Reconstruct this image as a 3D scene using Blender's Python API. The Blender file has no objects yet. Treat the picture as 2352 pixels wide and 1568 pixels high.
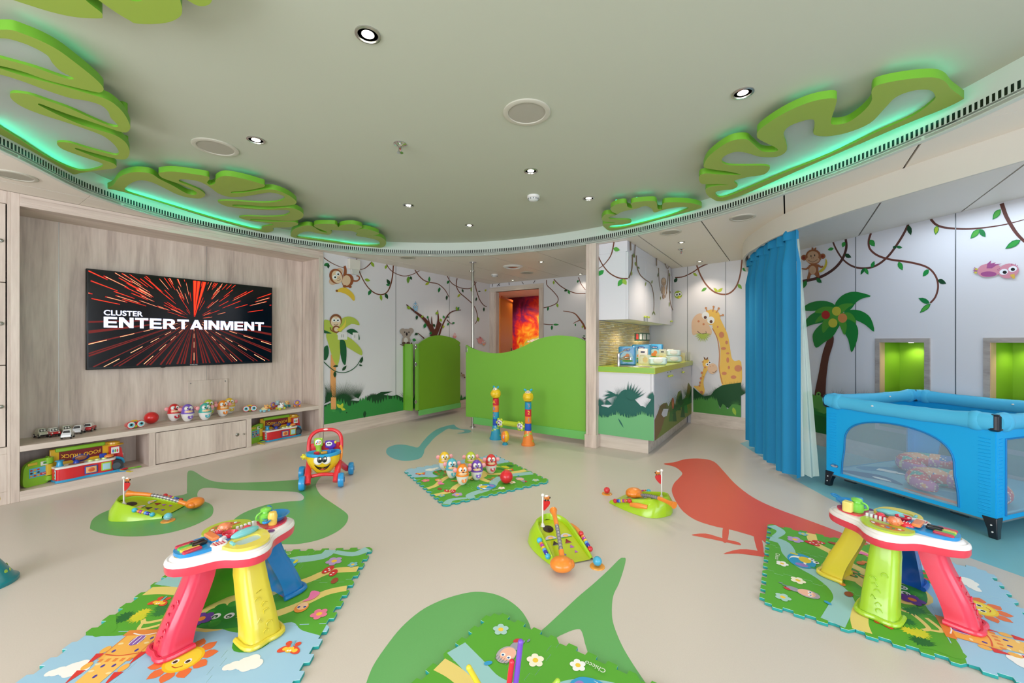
import bpy, bmesh, math, random
from mathutils import Vector, Matrix, Euler
from mathutils.geometry import tessellate_polygon
random.seed(7)
R = math.radians
PI = math.pi
C = bpy.context.scene.collection
S = bpy.context.scene

# ------------------------------------------------------------------ camera
F, CX, CY, CH, YAW = 941.0, 1176.0, 784.0, 1.2, R(33.97)
cam_d = bpy.data.cameras.new('camera')
cam_d.sensor_width = 36.0
cam_d.lens = 36.0 * F / 2352.0
cam_d.clip_start = 0.05
cam = bpy.data.objects.new('camera', cam_d)
cam.location = (0, 0, CH)
cam.rotation_euler = (R(90), 0, YAW)
C.objects.link(cam)
S.camera = cam
# ------------------------------------------------------------------ world, light, exposure
S.view_settings.view_transform = 'Standard'
S.view_settings.look = 'None'
S.view_settings.exposure = 0.52
S.view_settings.gamma = 1.0
S.view_settings.use_curve_mapping = False
w = bpy.data.worlds.new('world')
S.world = w
w.use_nodes = True
w.node_tree.nodes['Background'].inputs[0].default_value = (0.80, 0.88, 1.0, 1)
w.node_tree.nodes['Background'].inputs[1].default_value = 0.6

def area(name, loc, rot, sx, sy, power, col):
    d = bpy.data.lights.new(name, 'AREA')
    d.shape = 'RECTANGLE'
    d.size, d.size_y, d.energy, d.color = sx, sy, power, col
    o = bpy.data.objects.new(name, d)
    o.location = loc
    o.rotation_euler = rot
    C.objects.link(o)
    return o

def spot(name, loc, power, col, size=110, blend=0.6, rad=0.03, rot=(0, 0, 0)):
    d = bpy.data.lights.new(name, 'SPOT')
    d.energy, d.color, d.spot_size, d.spot_blend, d.shadow_soft_size = power, col, R(size), blend, rad
    o = bpy.data.objects.new(name, d)
    o.location = loc
    o.rotation_euler = rot
    C.objects.link(o)
    return o

WARM = (1.0, 0.86, 0.70)
# soft fill added at assumed windows behind the camera and in the right wall
area('window_fill', (-1.0, -2.92, 1.30), (R(90), 0, 0), 4.6, 1.7, 118, (0.93, 0.96, 1.0))
area('window_fill', (2.97, 0.4, 1.35), (R(90), 0, R(90)), 3.4, 1.6, 52, (0.80, 0.90, 1.0))
# recessed ceiling lights (position, power)
DOWN_MAIN = [(-1.453, 1.081), (-2.802, 1.249), (-0.193, 2.413), (-1.6, 2.627), (-2.957, 2.648), (-1.478, 3.419), (-2.91, 3.479), (-0.2, -0.4), (0.9, 1.0), (-2.4, -0.6)]
DOWN_OUT = [(-0.989, 4.858), (-1.016, 6.161), (-2.852, 4.961), (-4.131, 4.991), (-2.833, 6.217), (-4.133, 6.277 - .12)]
for p in DOWN_MAIN:
    spot('downlight_beam', (p[0], p[1], 2.44), 13, WARM, 125, 0.8)
for p in DOWN_OUT:
    spot('downlight_beam', (p[0], p[1], 2.28), (26 if p[0] > -1.5 else 9) if p[1] < 6 else (9 if p[0] > -1.5 else 2.6), WARM, 120, 0.7)
# fill added in the sleeping corner; beams under worktop cupboards and in the corridor
area('corner_fill', (1.2, 4.6, 2.29), (0, 0, R(-40)), 1.2, 0.3, 5, (0.70, 0.85, 1.0))
spot('undercupboard_beam', (-1.55, 5.0, 1.43), 5.5, WARM, 150, 0.7)
spot('undercupboard_beam', (-1.55, 5.9, 1.43), 6.5, WARM, 150, 0.7)
spot('corridor_beam', (-4.9, 7.3, 2.25), 34, (1.0, 0.86, 0.66), 160, 0.7)
spot('corridor_beam', (-5.3, 7.9, 2.25), 28, (1.0, 0.88, 0.75), 160, 0.7)

# ------------------------------------------------------------------ pixel rays of the photograph -> points on real surfaces
_c, _s = math.cos(YAW), math.sin(YAW)
def ray(px, py):
    a = (px - CX) / F
    return Vector((a * _c - _s, a * _s + _c, (CY - py) / F))
EYE = Vector((0, 0, CH))
def on(px, py, ax, v):
    r = ray(px, py)
    return EYE + r * ((v - EYE[ax]) / r[ax])
def fl(px, py, z=0.0):
    return on(px, py, 2, z)

# ------------------------------------------------------------------ materials
def lin(c):
    return c / 12.92 if c <= 0.04045 else ((c + 0.055) / 1.055) ** 2.4
def rgb(h, g=1.0):
    h = h.lstrip('#')
    return tuple(min(0.9, lin(int(h[i:i + 2], 16) / 255) * g) for i in (0, 2, 4)) + (1,)
_mc = {}
def M(h, rough=0.5, metal=0.0, coat=0.0, emit=0.0, alpha=1.0, trans=0.0, name=None):
    k = (h, rough, metal, coat, emit, alpha, trans)
    if k in _mc:
        return _mc[k]
    m = bpy.data.materials.new(name or 'paint_' + h.lstrip('#'))
    m.use_nodes = True
    b = m.node_tree.nodes['Principled BSDF']
    b.inputs['Base Color'].default_value = rgb(h)
    b.inputs['Roughness'].default_value = rough
    b.inputs['Metallic'].default_value = metal
    b.inputs['Coat Weight'].default_value = coat
    b.inputs['Coat Roughness'].default_value = 0.08
    b.inputs['Alpha'].default_value = alpha
    b.inputs['Transmission Weight'].default_value = trans
    if emit:
        b.inputs['Emission Color'].default_value = rgb(h)
        b.inputs['Emission Strength'].default_value = emit
    _mc[k] = m
    return m
def P(h):            # glossy toy plastic
    return M(h, 0.28, 0, 0.35)
def D(h):            # matt print
    return M(h, 0.55)

def nodes(name, rough=0.5):
    m = bpy.data.materials.new(name)
    m.use_nodes = True
    nt = m.node_tree
    b = nt.nodes['Principled BSDF']
    b.inputs['Roughness'].default_value = rough
    return m, nt, b
def ramp(nt, stops):
    r = nt.nodes.new('ShaderNodeValToRGB')
    e = r.color_ramp.elements
    e[0].position, e[0].color = stops[0][0], rgb(stops[0][1])
    e[1].position, e[1].color = stops[-1][0], rgb(stops[-1][1])
    for p, c in stops[1:-1]:
        x = e.new(p)
        x.color = rgb(c)
    return r
def wood(name, scale, a, b_, c, rough=0.45):
    m, nt, b = nodes(name, rough)
    tc = nt.nodes.new('ShaderNodeTexCoord')
    mp = nt.nodes.new('ShaderNodeMapping')
    mp.inputs['Scale'].default_value = scale
    n1 = nt.nodes.new('ShaderNodeTexNoise')
    n1.inputs['Scale'].default_value = 1.0
    n1.inputs['Detail'].default_value = 6
    n1.inputs['Distortion'].default_value = 0.6
    n2 = nt.nodes.new('ShaderNodeTexNoise')
    n2.inputs['Scale'].default_value = 7.0
    n2.inputs['Detail'].default_value = 4
    mx = nt.nodes.new('ShaderNodeMix')
    mx.inputs[0].default_value = 0.3
    r = ramp(nt, [(0.3, c), (0.48, b_), (0.68, a)])
    L = nt.links.new
    L(tc.outputs['Object'], mp.inputs[0])
    L(mp.outputs[0], n1.inputs['Vector'])
    L(mp.outputs[0], n2.inputs['Vector'])
    L(n1.outputs['Fac'], mx.inputs[2])
    L(n2.outputs['Fac'], mx.inputs[3])
    L(mx.outputs[0], r.inputs[0])
    L(r.outputs[0], b.inputs['Base Color'])
    return m
WV = wood('ash_vertical', (9, 9, 0.8), '#e6d6ca', '#d3c1b5', '#b3a097')
WY = wood('ash_along_y', (12, 0.9, 16), '#e6d7cc', '#d6c5b9', '#bcaba0')
WX = wood('ash_along_x', (0.9, 12, 16), '#e0d4c8', '#d2c5b8', '#bdafa2')
WG = wood('grey_washed_wood', (3, 3, 10), '#bdb4ad', '#aaa09a', '#8d827c')

def floor_mat(name, h, amt=0.06, rough=0.33):
    m, nt, b = nodes(name, rough)
    tc = nt.nodes.new('ShaderNodeTexCoord')
    n = nt.nodes.new('ShaderNodeTexNoise')
    n.inputs['Scale'].default_value = 220
    hs = nt.nodes.new('ShaderNodeHueSaturation')
    hs.inputs['Color'].default_value = rgb(h)
    mr = nt.nodes.new('ShaderNodeMapRange')
    mr.inputs[3].default_value = 1 - amt
    mr.inputs[4].default_value = 1 + amt
    L = nt.links.new
    L(tc.outputs['Object'], n.inputs['Vector'])
    L(n.outputs['Fac'], mr.inputs[0])
    L(mr.outputs[0], hs.inputs['Value'])
    L(hs.outputs[0], b.inputs['Base Color'])
    return m
FB = floor_mat('vinyl_beige', '#ccc3ba')
FG = floor_mat('vinyl_green', '#62a95f')
FT = floor_mat('vinyl_turquoise', '#7dbcc8')
FN = floor_mat('vinyl_blue_note', '#6db3bd')
FR = floor_mat('vinyl_red', '#da5540')
CEIL = M('#bec2b1', 0.7, name='ceiling_paint')
CEIL2 = M('#eae2d6', 0.45, name='ceiling_panel_white')
WALL = M('#e0dee2', 0.42, name='wall_laminate')
CHROME = M('#d8d8d8', 0.12, 1.0)
STEEL = M('#a8a49c', 0.3, 1.0)
BLACK = M('#0a0a0c', 0.35)
WHITE = M('#e8e6e4', 0.4)
WHITEP = P('#ebe7e2')
PG = M('#79b83f', 0.38, name='panel_green')
LED2 = M('#10f0c0', emit=2.6, name='led_teal_dim')
LED = M('#10f0c4', emit=14.0, name='led_teal')

# ------------------------------------------------------------------ mesh building
def smooth(pts, n=4, closed=True):
    p = [Vector(q) for q in pts]
    k = len(p)
    out = []
    for i in range(k if closed else k - 1):
        if closed:
            a, b, c, d = p[i - 1], p[i], p[(i + 1) % k], p[(i + 2) % k]
        else:
            a, b, c, d = p[max(i - 1, 0)], p[i], p[i + 1], p[min(i + 2, k - 1)]
        for j in range(n):
            t = j / n
            out.append(0.5 * ((2 * b) + (c - a) * t + (2 * a - 5 * b + 4 * c - d) * t * t + (3 * b - a - 3 * c + d) * t ** 3))
    if not closed:
        out.append(p[-1].copy())
    return out

I4 = Matrix.Identity(4)
def T(x=0, y=0, z=0, rz=0, rx=0, ry=0, s=1):
    sc = Matrix.Diagonal((s, s, s, 1)) if not isinstance(s, tuple) else Matrix.Diagonal(s + (1,))
    return Matrix.Translation((x, y, z)) @ Euler((rx, ry, rz), 'XYZ').to_matrix().to_4x4() @ sc

class B:
    def __init__(s, mat=None, m=None):
        s.v, s.f, s.fm, s.mats = [], [], [], []
        s.mat = mat
        s.m = m or I4
    def mi(s, mat):
        mat = mat or s.mat
        if mat not in s.mats:
            s.mats.append(mat)
        return s.mats.index(mat)
    def add(s, vs, fs, mat=None):
        o = len(s.v)
        s.v += [s.m @ Vector(q) for q in vs]
        k = s.mi(mat)
        for f in fs:
            s.f.append(tuple(i + o for i in f))
            s.fm.append(k)
        return s
    def box(s, x0, y0, z0, x1, y1, z1, mat=None):
        v = [(x, y, z) for z in (z0, z1) for y in (y0, y1) for x in (x0, x1)]
        return s.add(v, [(0, 2, 3, 1), (4, 5, 7, 6), (0, 1, 5, 4), (2, 6, 7, 3), (0, 4, 6, 2), (1, 3, 7, 5)], mat)
    def cbox(s, c, d, mat=None, rz=0):
        mm = s.m
        s.m = mm @ T(c[0], c[1], c[2], rz)
        s.box(-d[0] / 2, -d[1] / 2, -d[2] / 2, d[0] / 2, d[1] / 2, d[2] / 2, mat)
        s.m = mm
        return s
    def rbox(s, c, d, r=0.01, mat=None, rz=0, seg=3):      # box with rounded vertical corners and a soft top and bottom edge
        hx, hy, hz = d[0] / 2, d[1] / 2, d[2] / 2
        r = min(r, hx * .95, hy * .95)
        pts = []
        for cx, cy, a0 in ((hx - r, hy - r, 0), (-hx + r, hy - r, 90), (-hx + r, -hy + r, 180), (hx - r, -hy + r, 270)):
            for i in range(seg + 1):
                a = R(a0 + 90 * i / seg)
                pts.append((cx + r * math.cos(a), cy + r * math.sin(a)))
        b = min(r, hz) * .5
        mm = s.m
        s.m = mm @ T(c[0], c[1], c[2], rz)
        def ins(q, t):
            return (q[0] * (1 - t / hx), q[1] * (1 - t / hy))
        rings = [([ins(q, b) for q in pts], -hz), (pts, -hz + b), (pts, hz - b), ([ins(q, b) for q in pts], hz)]
        s.loft([[(q[0], q[1], z) for q in pp] for pp, z in rings], mat, True, True)
        s.m = mm
        return s
    def loft(s, rings, mat=None, cap0=False, cap1=False, closed=True):
        n = len(rings[0])
        v = [q for r in rings for q in r]
        f = []
        for i in range(len(rings) - 1):
            for j in range(n if closed else n - 1):
                a, b = i * n + j, i * n + (j + 1) % n
                f.append((a, b, b + n, a + n))
        if cap0:
            f.append(tuple(range(n - 1, -1, -1)))
        if cap1:
            f.append(tuple((len(rings) - 1) * n + j for j in range(n)))
        return s.add(v, f, mat)
    def lathe(s, prof, seg=20, mat=None, m=None, a0=0, a1=360):
        mm = s.m
        if m is not None:
            s.m = mm @ m
        full = abs(a1 - a0 - 360) < .1
        n = seg if full else seg + 1
        rings = []
        for r, z in prof:
            rings.append([(r * math.cos(R(a0 + (a1 - a0) * j / seg)), r * math.sin(R(a0 + (a1 - a0) * j / seg)), z) for j in range(n)])
        s.loft(rings, mat, prof[0][0] > 1e-6, prof[-1][0] > 1e-6, full)
        s.m = mm
        return s
    def cyl(s, a, b, r, seg=12, mat=None, r2=None):
        a, b = Vector(a), Vector(b)
        q = (b - a).to_track_quat('Z', 'Y').to_matrix().to_4x4()
        return s.lathe([(r, 0), (r if r2 is None else r2, (b - a).length)], seg, mat, Matrix.Translation(a) @ q)
    def ell(s, c, r, mat=None, seg=14, rings=8, rot=(0, 0, 0)):
        if not isinstance(r, tuple):
            r = (r, r, r)
        mm = s.m
        s.m = mm @ Matrix.Translation(c) @ Euler(rot).to_matrix().to_4x4() @ Matrix.Diagonal(r + (1,))
        s.lathe([(math.sin(PI * i / rings), -math.cos(PI * i / rings)) for i in range(rings + 1)], seg, mat)
        s.m = mm
        return s
    def tube(s, pts, r, seg=8, mat=None, closed=False, sm=0, caps=True):
        p = smooth(pts, sm, closed) if sm else [Vector(q) for q in pts]
        n = len(p)
        rr = r if isinstance(r, (list, tuple)) else None
        rings = []
        up = None
        for i in range(n):
            if closed:
                t = p[(i + 1) % n] - p[i - 1]
            else:
                t = p[min(i + 1, n - 1)] - p[max(i - 1, 0)]
            t.normalize()
            if up is None:
                up = Vector((0, 0, 1)) if abs(t.z) < .9 else Vector((1, 0, 0))
            u = t.cross(up)
            if u.length < 1e-5:
                u = t.cross(Vector((0, 1, 0)))
            u.normalize()
            up = u.cross(t)
            if rr:
                k = i / max(n - 1, 1) * (len(rr) - 1)
                j = min(int(k), len(rr) - 2)
                q = rr[j] + (rr[j + 1] - rr[j]) * (k - j)
            else:
                q = r
            rings.append([p[i] + (u * math.cos(2 * PI * j / seg) + up * math.sin(2 * PI * j / seg)) * q for j in range(seg)])
        if closed:
            rings.append(rings[0])
        return s.loft(rings, mat, caps and not closed, caps and not closed)
    def prism(s, outer, z0, z1, holes=(), mat=None, side=None, f=None):   # polygon in xy swept from z0 to z1 (f maps (x,y,z) -> point)
        f = f or (lambda x, y, z: (x, y, z))
        loops = [list(outer)] + [list(h) for h in holes]
        tri = tessellate_polygon([[Vector((q[0], q[1], 0)) for q in l] for l in loops])
        flat = [q for l in loops for q in l]
        n = len(flat)
        v = [f(q[0], q[1], z0) for q in flat] + [f(q[0], q[1], z1) for q in flat]
        fs = []
        for t in tri:
            a, b, c = [flat[i] for i in t]
            cr = (b[0] - a[0]) * (c[1] - a[1]) - (b[1] - a[1]) * (c[0] - a[0])
            if cr < 0:
                t = (t[0], t[2], t[1])
            fs.append(tuple(i + n for i in t))
            fs.append((t[0], t[2], t[1]))
        s.add(v, fs, mat)
        o = 0
        fs = []
        for li, l in enumerate(loops):
            k = len(l)
            ar = sum(l[i][0] * l[(i + 1) % k][1] - l[(i + 1) % k][0] * l[i][1] for i in range(k))
            flip = (ar < 0) != (li > 0)
            for i in range(k):
                a, b = o + i, o + (i + 1) % k
                fs.append((a, b, b + n, a + n) if not flip else (b, a, a + n, b + n))
            o += k
        return s.add(v, fs, side or mat)
    def build(s, name, parent=None, world=False, sharp=38, bevel=0, kind=None, label=None, sub=0):
        me = bpy.data.meshes.new(name)
        vs = s.v
        if world and parent is not None:
            inv = wm(parent).inverted()
            vs = [inv @ q for q in vs]
        me.from_pydata([tuple(q) for q in vs], [], s.f)
        for m in s.mats:
            me.materials.append(m)
        me.polygons.foreach_set('material_index', s.fm)
        me.validate()
        me.shade_smooth()
        me.set_sharp_from_angle(angle=R(sharp))
        o = bpy.data.objects.new(name, me)
        C.objects.link(o)
        if parent is not None:
            o.parent = parent
        if bevel:
            md = o.modifiers.new('bevel', 'BEVEL')
            md.width, md.segments, md.limit_method, md.angle_limit = bevel, 2, 'ANGLE', R(50)
            md.harden_normals = False
        if sub:
            md = o.modifiers.new('sub', 'SUBSURF')
            md.levels = md.render_levels = sub
        if kind:
            o['kind'] = kind
        if label:
            o['label'] = label
        return o
def wm(o):
    m = Matrix.LocRotScale(o.location, o.rotation_euler, o.scale)
    return (wm(o.parent) @ m) if o.parent else m
def thing(name, label, cat, loc=(0, 0, 0), rz=0, group=None, rot=None):
    o = bpy.data.objects.new(name, None)
    o.empty_display_size = 0.05
    C.objects.link(o)
    o.location = loc
    o.rotation_euler = rot or (0, 0, rz)
    tag(o, label, cat, group)
    return o
def tag(o, label, cat, group=None):
    o['label'] = label
    o['category'] = cat
    if group:
        o['group'] = group
    return o
def struct(b, name, **k):
    return b.build(name, kind='structure', **k)
def dup(root, loc, rz=None, label=None, group=None, parent=None, scale=None):
    c = root.copy()
    C.objects.link(c)
    c.parent = parent
    if parent is None:
        c.location = loc
        if rz is not None:
            c.rotation_euler = (root.rotation_euler[0], root.rotation_euler[1], rz)
        if scale:
            c.scale = (scale,) * 3
        if label:
            c['label'] = label
        if group:
            c['group'] = group
    for ch in root.children:
        dup(ch, None, parent=c)
    return c
def text(s, size, mat, parent, m, name='lettering', bold=0.0, align='CENTER', sx=1.0, ext=0.0003, world=False, arc=None):
    cu = bpy.data.curves.new('t', 'FONT')
    cu.body, cu.size, cu.offset, cu.extrude, cu.align_x, cu.align_y = s, 1.0, bold, max(ext / size, .001), align, 'CENTER'
    cu.resolution_u = 4
    o = bpy.data.objects.new('t', cu)
    me = bpy.data.meshes.new_from_object(o)
    bpy.data.objects.remove(o)
    bpy.data.curves.remove(cu)
    b = B(mat)
    b.m = m @ Matrix.Diagonal((sx, 1, 1, 1))
    vs = [v.co * size for v in me.vertices]
    if arc:
        vs = [Vector((v.x, v.y + arc * (1 - (v.x / (size * len(s) * .32)) ** 2), v.z)) for v in vs]
    b.add(vs, [tuple(p.vertices) for p in me.polygons])
    bpy.data.meshes.remove(me)
    return b.build(name, parent, world=world)

class Wall2:      # a vertical plane through P and Q, normal towards the room; pixel points of the photograph land on it
    def __init__(s, Pp, Q, n):
        s.P, s.Q = Vector((Pp[0], Pp[1], 0)), Vector((Q[0], Q[1], 0))
        d = (s.Q - s.P).normalized()
        s.d = d
        s.n = Vector((d.y, -d.x, 0))
        if s.n.dot(Vector((n[0], n[1], 0))) < 0:
            s.n = -s.n
    def px(s, x, y, off=0.0):
        r = ray(x, y)
        t = (s.P - EYE).dot(s.n) / r.dot(s.n)
        return EYE + r * t + s.n * off
    def uv(s, x, y):
        q = s.px(x, y)
        return ((q - s.P).dot(s.d), q.z)
    def pt(s, u, z, off=0.0):
        q = s.P + s.d * u + s.n * off
        return Vector((q.x, q.y, z))
class Horiz:
    def __init__(s, z, up=1):
        s.z, s.up = z, up
    def px(s, x, y, off=0.0):
        q = on(x, y, 2, s.z)
        q.z += off * s.up
        return q
class Mural:      # flat print on a surface; coordinates are read from a crop of the photograph (ox, oy, scale)
    def __init__(s, pl, ox=0, oy=0, sc=1.0, base=0.0004, step=0.00012):
        s.pl, s.ox, s.oy, s.sc = pl, ox, oy, sc
        s.b = B()
        s.off, s.step = base, step
        s.clip = None
        s.cuts = []
    def org(s, ox, oy, sc):
        s.ox, s.oy, s.sc = ox, oy, sc
        return s
    def raw(s, pts, h, holes=()):
        s.off += s.step
        mat = h if not isinstance(h, str) else D(h)
        def q(p):
            x, y = p[0] / s.sc + s.ox, p[1] / s.sc + s.oy
            if s.clip:
                x = min(max(x, s.clip[0]), s.clip[1])
            return s.pl.px(x, y, s.off)
        loops = [[q(p) for p in l] for l in [pts] + list(holes)]
        flat2 = [[Vector((p[0], -p[1], 0)) for p in l] for l in [pts] + list(holes)]
        tri = tessellate_polygon(flat2)
        ff = [p for l in flat2 for p in l]
        fs = []
        for t in tri:
            a, b_, c = [ff[i] for i in t]
            if (b_ - a).cross(c - a).z < 0:
                t = (t[0], t[2], t[1])
            fs.append(t)
        s.b.add([p for l in loops for p in l], fs, mat)
        return s
    def poly(s, pts, h, sm=3, holes=()):
        if sm:
            pts = [tuple(q)[:2] for q in smooth([(p[0], p[1], 0) for p in pts], sm)]
            holes = [[tuple(q)[:2] for q in smooth([(p[0], p[1], 0) for p in l], sm)] for l in holes]
        return s.raw(pts, h, holes)
    def circ(s, x, y, r, h, ry=None, rot=0, n=18):
        ry = ry or r
        a = R(rot)
        return s.raw([(x + r * math.cos(t) * math.cos(a) - ry * math.sin(t) * math.sin(a), y + r * math.cos(t) * math.sin(a) + ry * math.sin(t) * math.cos(a)) for t in [2 * PI * i / n for i in range(n)]], h)
    def line(s, pts, w0, w1, h, sm=5):
        p = smooth([(q[0], q[1], 0) for q in pts], sm, False) if sm else [Vector((q[0], q[1], 0)) for q in pts]
        L, Rr = [], []
        n = len(p)
        for i in range(n):
            t = (p[min(i + 1, n - 1)] - p[max(i - 1, 0)]).normalized()
            ww = (w0 + (w1 - w0) * i / (n - 1)) / 2
            L.append((p[i].x - t.y * ww, p[i].y + t.x * ww))
            Rr.append((p[i].x + t.y * ww, p[i].y - t.x * ww))
        for i in range(n - 1):
            if i:
                s.off -= s.step
            s.raw([L[i], L[i + 1], Rr[i + 1], Rr[i]], h)
        return s
    def leaf(s, x, y, ang, l, w, h='#4f9a2c', edge=None):
        a = R(ang)
        def g(k, ww):
            return [(x + l * t * k * math.cos(a) - q * ww * math.sin(a), y + l * t * k * math.sin(a) + q * ww * math.cos(a)) for t, q in ((0, 0), (.2, .36), (.45, .5), (.7, .38), (1, 0), (.7, -.34), (.4, -.46), (.2, -.34))]
        if edge:
            s.raw(g(1, w), edge)
            s.raw([(p[0] + l * .07 * math.cos(a), p[1] + l * .07 * math.sin(a)) for p in g(.82, w * .72)], h)
        else:
            s.raw(g(1, w), h)
        return s
    def fan(s, x, y, r0, r1, a0, a1, n, h, jit=.25, sq=1.0):
        p = []
        for i in range(n):
            a = R(a0 + (a1 - a0) * i / (n - 1))
            rr = r1 * (1 - jit * random.random())
            p.append((x + rr * math.cos(a), y - rr * math.sin(a) * sq))
            a = R(a0 + (a1 - a0) * (i + .5) / (n - 1))
            p.append((x + r0 * math.cos(a), y - r0 * math.sin(a) * sq))
        p[-1] = (x, y)
        return s.raw(p, h)
    def grass(s, x0, x1, yb0, yb1, yt, amp, n, h):      # ragged grass edge between x0 and x1 standing on the base line
        p = [(x0, yb0)]
        for i in range(n + 1):
            t = i / n
            x = x0 + (x1 - x0) * t
            y = yt(t) if callable(yt) else yt
            p.append((x, y - (amp * random.random() if i % 2 else 0)))
        p.append((x1, yb1))
        return s.raw(p, h)
    def done(s, name, parent, **k):
        return s.b.build(name, parent, **k)
# ================================================================== SETTING
Z1, Z2 = 2.31, 2.48          # panel ceiling, raised dome
ZL = 2.395                   # underside of the leaf cut-outs
GW = Wall2((-1.8, 6.60), (-.35, 6.33), (0, -1))
PW = Wall2((.22, 5.986), (1.505, 4.82), (-1, -1))
LW = Wall2((-4.79, 2.9), (-4.79, 6.35), (1, 0))
DW = Wall2((-4.79, 6.35), (-1.9, 6.35), (0, -1))
# ---- floor with its coloured inlays
fb = B(FB)
fb.prism([(-5.2, -3.0), (3.0, -3.0), (3.0, 9.0), (-6.5, 9.0), (-6.5, 6.2), (-5.2, 6.2)], -0.12, 0.0)
floor = struct(fb, 'floor')
HF = Horiz(0.0)
def inlay(name, pts, mat, org, holes=(), sm=4, off=.0):
    mu = Mural(HF, *org, base=0.0003 + off)
    mu.poly(pts, mat, sm, holes)
    return mu
g = inlay('x', [(60,890),(80,830),(150,780),(280,730),(450,690),(600,660),(830,625),(852,590),(854,500),(858,445),(880,428),(920,440),(1000,490),(1080,518),(1200,528),(1400,525),(1600,515),(1740,505),(1850,490),(1950,470),(1920,520),(1910,560),(1950,630),(2050,700),(2150,770),(2173,810),(2150,870),(2080,930),(1950,990),(1800,1025),(1680,1032),(1500,1020),(1300,960),(1220,900),(1215,860),(1260,810),(1350,760),(1500,710),(1650,685),(1780,675),(1810,655),(1800,630),(1750,605),(1600,597),(1400,592),(1200,585),(1050,570),(980,575),(945,600),(940,640),(970,670),(1040,700),(1068,735),(1060,790),(1010,830),(880,890),(700,940),(500,965),(300,965),(150,940),(70,910)], FG, (190, 960, 3.5636))
g.done('floor_inlay_music_note', floor)
g = inlay('x', [(262,300),(280,265),(350,240),(430,240),(500,255),(550,262),(590,215),(650,150),(720,100),(800,72),(870,58),(890,75),(930,95),(1000,103),(1028,115),(1010,130),(960,138),(900,137),(960,125),(965,112),(930,105),(860,100),(820,95),(760,130),(700,175),(650,230),(610,280),(600,320),(570,360),(500,380),(400,382),(320,360),(275,330)], FN, (820, 960, 3.92))
g.done('floor_inlay_small_note', floor)
g = inlay('x', [(40,900),(75,785),(130,650),(230,500),(350,350),(500,220),(650,140),(800,90),(940,65),(1080,80),(1200,130),(1300,210),(1360,300),(1390,375),(1440,390),(1600,250),(1750,110),(1880,0),(2000,-110),(2085,-195),(2115,-205),(2135,-195),(2120,-120),(2080,0),(2035,100),(2025,230),(2040,330),(2100,480),(2180,620),(2290,785),(2400,950),(1700,1150),(400,1150)], FG, (820, 1340, 3.459), holes=[[(1575,455),(1660,392),(1750,362),(1785,380),(1810,470),(1840,600),(1790,700),(1650,620)]])
g.done('floor_inlay_treble_clef', floor)
g = inlay('x', [(1524,1065),(1550,1061),(1575,1054),(1610,1053),(1640,1060),(1663,1083),(1690,1112),(1730,1142),(1780,1166),(1850,1192),(1930,1222),(1998,1250),(2060,1290),(1990,1330),(1900,1310),(1800,1280),(1750,1240),(1700,1222),(1663,1213),(1640,1208),(1600,1195),(1570,1175),(1552,1150),(1543,1127),(1548,1110),(1560,1097),(1567,1086),(1550,1072)], FR, (0, 0, 1))
for q in ([(1661,1210),(1674,1215),(1670,1244),(1660,1242)], [(1588,1228),(1620,1225),(1650,1233),(1675,1240),(1696,1245),(1701,1252),(1672,1246),(1640,1239),(1610,1233)], [(1731,1228),(1748,1234),(1754,1272),(1742,1270)], [(1661,1272),(1700,1261),(1745,1266),(1790,1283),(1735,1276),(1695,1271)]):
    g.poly(q, FR, 3)
g.done('floor_inlay_bird', floor)
pool = [fl(x, y) for x, y in ((1700, 1018), (1790, 1075), (1828, 1103), (1897, 1141), (1966, 1174), (2060, 1215), (2203, 1272), (2352, 1325))] + [Vector((2.9, 1.9, 0)), Vector((2.9, 3.6, 0)), Vector((1.505, 4.83, 0)), Vector((-.2, 6.35, 0))]
pb = B(FT)
pb.prism([(q.x, q.y) for q in pool], .0001, .00035)
pb.build('floor_inlay_pool', floor)

# ---- ceiling: raised dome with a slotted fascia, surrounded by panels
ring_ctrl = [(-3.774, .31), (-4.402, .845), (-4.75, 1.621), (-4.72, 2.588), (-4.22, 3.502), (-3.2, 4.17), (-1.89, 4.349), (-.674, 4.06), (.13, 3.567), (.611, 3.136), (.877, 2.804), (1.35, 2.1), (1.6, 1.2), (1.5, .2), (1.0, -.8), (.1, -1.5), (-1.1, -1.65), (-2.3, -1.15), (-3.15, -.35)]
RING = [(q.x, q.y) for q in smooth([(x, y, 0) for x, y in ring_ctrl], 8)]
cb = B(CEIL)
cb.prism([(x, y) for x, y in RING], Z2, Z2 + .02)
struct(cb, 'ceiling')
fa = B(M('#cdd6cd', .5, name='fascia_white'))
n = len(RING)
fa.loft([[(x, y, Z1 - .004) for x, y in RING], [(x, y, Z2) for x, y in RING]])
fa.loft([[(x * 1.0, y, Z1 - .004) for x, y in RING], [(x + (x + 1.6) * .012, y + (y - 1.4) * .012, Z1 - .004) for x, y in RING]])
fascia = struct(fa, 'trim_1', sharp=60)
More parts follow.
